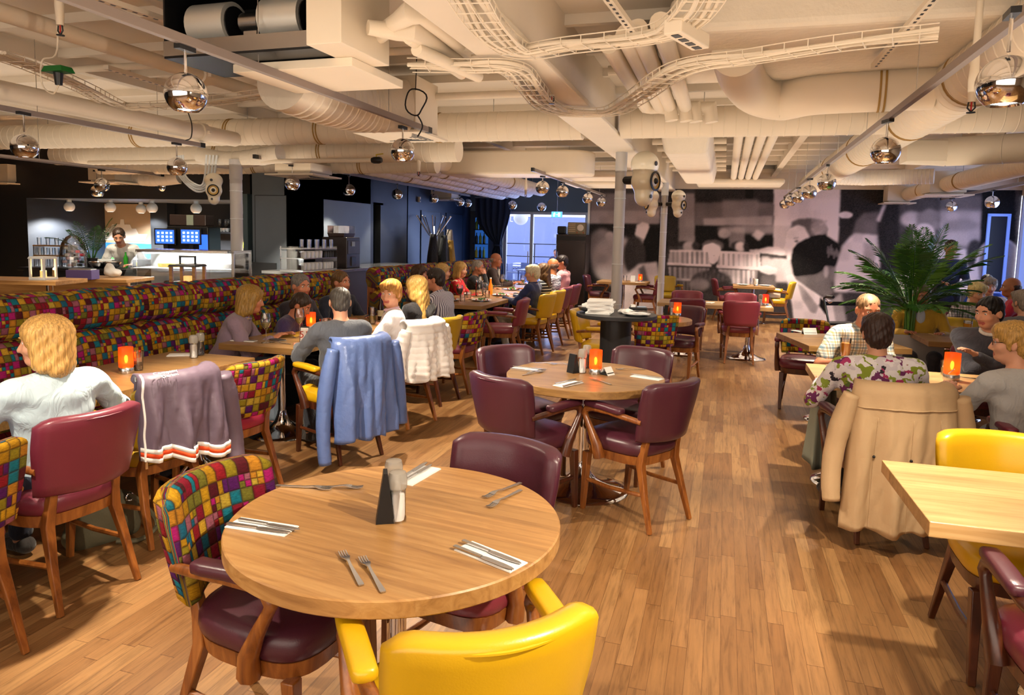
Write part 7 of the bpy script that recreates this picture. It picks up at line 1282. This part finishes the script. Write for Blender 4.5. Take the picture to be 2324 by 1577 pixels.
def coat(l, i, w, drop, mat, flare=1.15, top=.875, sl=((1, .55), (-1, .55)), quilt=0, seed=1, collar=True, cuffs=None, hem=None, inner=.22, skew=0., slim=.055, seam=False):
    x, y, a = chair_frame(i); t = thing('jacket' if drop < .6 else 'coat', l, 'coat', (x, y, 0), a); nu, nv = 44, 46; rings = []; L = inner+.12+drop; g = random.Random(seed); ph = [g.random()*6 for _ in range(6)]
    for iv in range(nv+1):
        s = L*iv/nv; row = []
        for iu in range(nu+1):
            u = -1+2*iu/nu
            if s < inner: yy = -.295+.04*(inner-s)/inner; zz = top-.03-(inner-s); k = .80; f = 0.
            elif s < inner+.12: q = math.pi*(s-inner)/.12; yy = -.347+.056*math.cos(q); zz = top-.03+.045*math.sin(q); k = .80+.20*(s-inner)/.12; f = .1
            else: d = s-inner-.12; yy = -.404-.015*min(1, d*5)-.02*d; zz = top-.03-d*(1+skew*u); k = 1+(flare-1)*d/drop; f = min(1., d/drop*1.2+.08)
            xx = u*w*k; fold = f*(.024*math.sin(7*u+ph[0]+1.5*f)+.017*math.sin(13*u+ph[1]-2*f)+.009*math.sin(23*u+ph[2]+5*f)+.006*math.sin(31*u+17*s+ph[5])*math.sin(23*s+ph[4]))
            yy += .075*u*u*(1-.45*f)-fold
            if quilt: yy -= .022*abs(math.sin(math.pi*s/quilt))*(1 if s > inner+.1 else .5)
            if s >= L-.001: zz += .012*math.sin(9*u+ph[3])
            if abs(u) > .88 and f > 0: yy += .10*(abs(u)-.88)/.12*min(1, f*4)*.6
            row.append((xx, yy, zz))
        rings.append(row)
    m = MB(); m.loft(rings, 0, False, False); b = m.obj('body', mat, t, 180); so = b.modifiers.new('solid', 'SOLIDIFY'); so.thickness = .014 if not quilt else .03; so.offset = 0
    if hem:
        q = MB(); r0 = rings[-1]; n = len(hem); hw = .022
        for k, hm in enumerate(hem): q.loft([[(p[0], p[1]-.010, p[2]+hw*(n-k)-.0) for p in r0], [(p[0], p[1]-.010, p[2]+hw*(n-k-1)) for p in r0]], k, False, False)
        h_ = q.obj('striped_hem', list(hem), t, 180); so = h_.modifiers.new('solid', 'SOLIDIFY'); so.thickness = .006
    for s, ln in sl:
        P = []; x0 = w*.93
        for k in range(15): f = k/14; P.append((s*(x0+.03+.05*math.sin(f*2.2)+.03*f), -.33+.03*math.sin(f*2.8)-.02*f, top-.05-ln*f))
        R_ = [slim*(.8+.35*math.sin(min(1, k/4)*1.5))*(1-.25*k/14)*(1+(.10*abs(math.sin(math.pi*k*.5)) if quilt else .018*math.sin(k*1.7+ph[4]))) for k in range(15)]
        o = MB().tube(smooth_path(P, 2), [R_[min(14, i//2)] for i in range(29)], 14).obj('sleeve', mat, t, 180)
        if cuffs:
            e = Vector(P[-1]); d = (Vector(P[-1])-Vector(P[-2])).normalized(); q = MB()
            for k in range(3): q.tube([e+d*(.018*k-.01), e+d*(.018*(k+1)-.01)], R_[-1]*1.02, 14, k)
            q.obj('cuff', list(cuffs), o, 60)
    if collar: MB().loft([[(u*w*.45, -.36-.03*abs(math.cos(u*1.5))+.08*u*u, top+.006+dz) for u in [-1+i/8 for i in range(17)]] for dz in (0, .02, .034)], 0, False, False).obj('collar', mat, t, 180).modifiers.new('solid', 'SOLIDIFY').thickness = .014
    if seam:
        q = MB(); r1 = rings[int(nv*(inner+.12+.09)/L)]; q.tube([(p[0], p[1]-.012, p[2]) for p in r1], .0035, 5)
        for u_ in (nu//2, int(nu*.22), int(nu*.78)): q.tube([(rings[v][u_][0], rings[v][u_][1]-.009, rings[v][u_][2]) for v in range(int(nv*.45), nv+1)], .002, 5)
        q.obj('seam', mat, t, 180); q = MB()
        for u_ in (nu//2, int(nu*.22), int(nu*.78)): p = rings[int(nv*.64)][u_]; q.ball((p[0], p[1]-.012, p[2]), .008, 8, 6)
        q.obj('rivet', 'black', t, 180)
    return t, rings
BEI = M('beige_trench_cloth', 'c2a27a', .8, bp=.15, bs=40); coat('long beige trench coat over a chair at the right, reaching almost to the floor', 27, .265, .735, BEI, 1.12, .885, ((1, .66), (-1, .58)), seed=4, seam=True, collar=False, slim=.052)
BLU = M('shiny_blue_nylon', '5a70a6', .32, bp=.55, bs=22, coat=.2); coat('shiny blue raincoat over the chair of the man with cropped grey hair', 10, .25, .66, BLU, 1.05, .885, ((1, .62), (-1, .78)), seed=2, slim=.05, collar=False)
WHI = M('white_quilted_nylon', 'ece6e2', .5, bp=.2, bs=30); coat('white quilted jacket over the chair of the ginger-haired woman', 11, .232, .44, WHI, 1.12, .89, ((1, .44), (-1, .40)), quilt=.05, seed=5, slim=.052, collar=False)
PUR = M('grey_purple_nylon', '685868', .5, bp=.3, bs=20); OR = M('orange_knit', 'e8501c', .8); t, rg = coat('grey-purple bomber jacket with orange and white striped cuffs over a mustard chair', 8, .24, .40, PUR, 1.0, .885, ((1, .50),), seed=7, cuffs=(PUR, OR, 'paper'), hem=('paper', OR, 'paper'), skew=.10, collar=False)
MB().tube([(p[0]-.004, p[1]-.012, p[2]) for p in [r[1] for r in rg[14:]]], .006, 6).obj('zip', 'paper', t); MB().box((rg[-1][1][0], rg[-1][1][1]-.012, rg[-1][1][2]-.02), (.012, .006, .035)).obj('zip_puller', 'chrome', t, 0)
pt = rg[17][20]; lettering('Company\nDenim', .034, 'paper', t, (-.13, pt[1]-.045, .905), (rad(20), 0, 0), 'collar_lettering', .001)
KH = M('khaki_grey_cloth', '7a7a6a', .8, bp=.15, bs=40); c = W(1835, 950, .35); t = thing('coat', 'grey-green coat trailing from the corner of the candle table by the floral blouse', 'coat', (.70, 5.30, 0), rad(80)); rings = []
for k in range(15):
    f = k/14; z = .72-.60*f; w_ = .10+.07*f; rings.append([(w_*math.cos(a_)*(1+.15*math.sin(5*a_)*f), (.045+.03*f)*math.sin(a_)*(1+.35*math.sin(4*a_+1)*f), z+.05*math.cos(a_)*f) for a_ in [2*math.pi*i/32 for i in range(32)]])
MB().loft(rings).obj('body', KH, t, 180); MB().tube(smooth_path([(.09, -.04, .70), (.15, -.06, .45), (.13, -.07, .18)]), [.04]*13, 10).obj('sleeve', KH, t, 180)
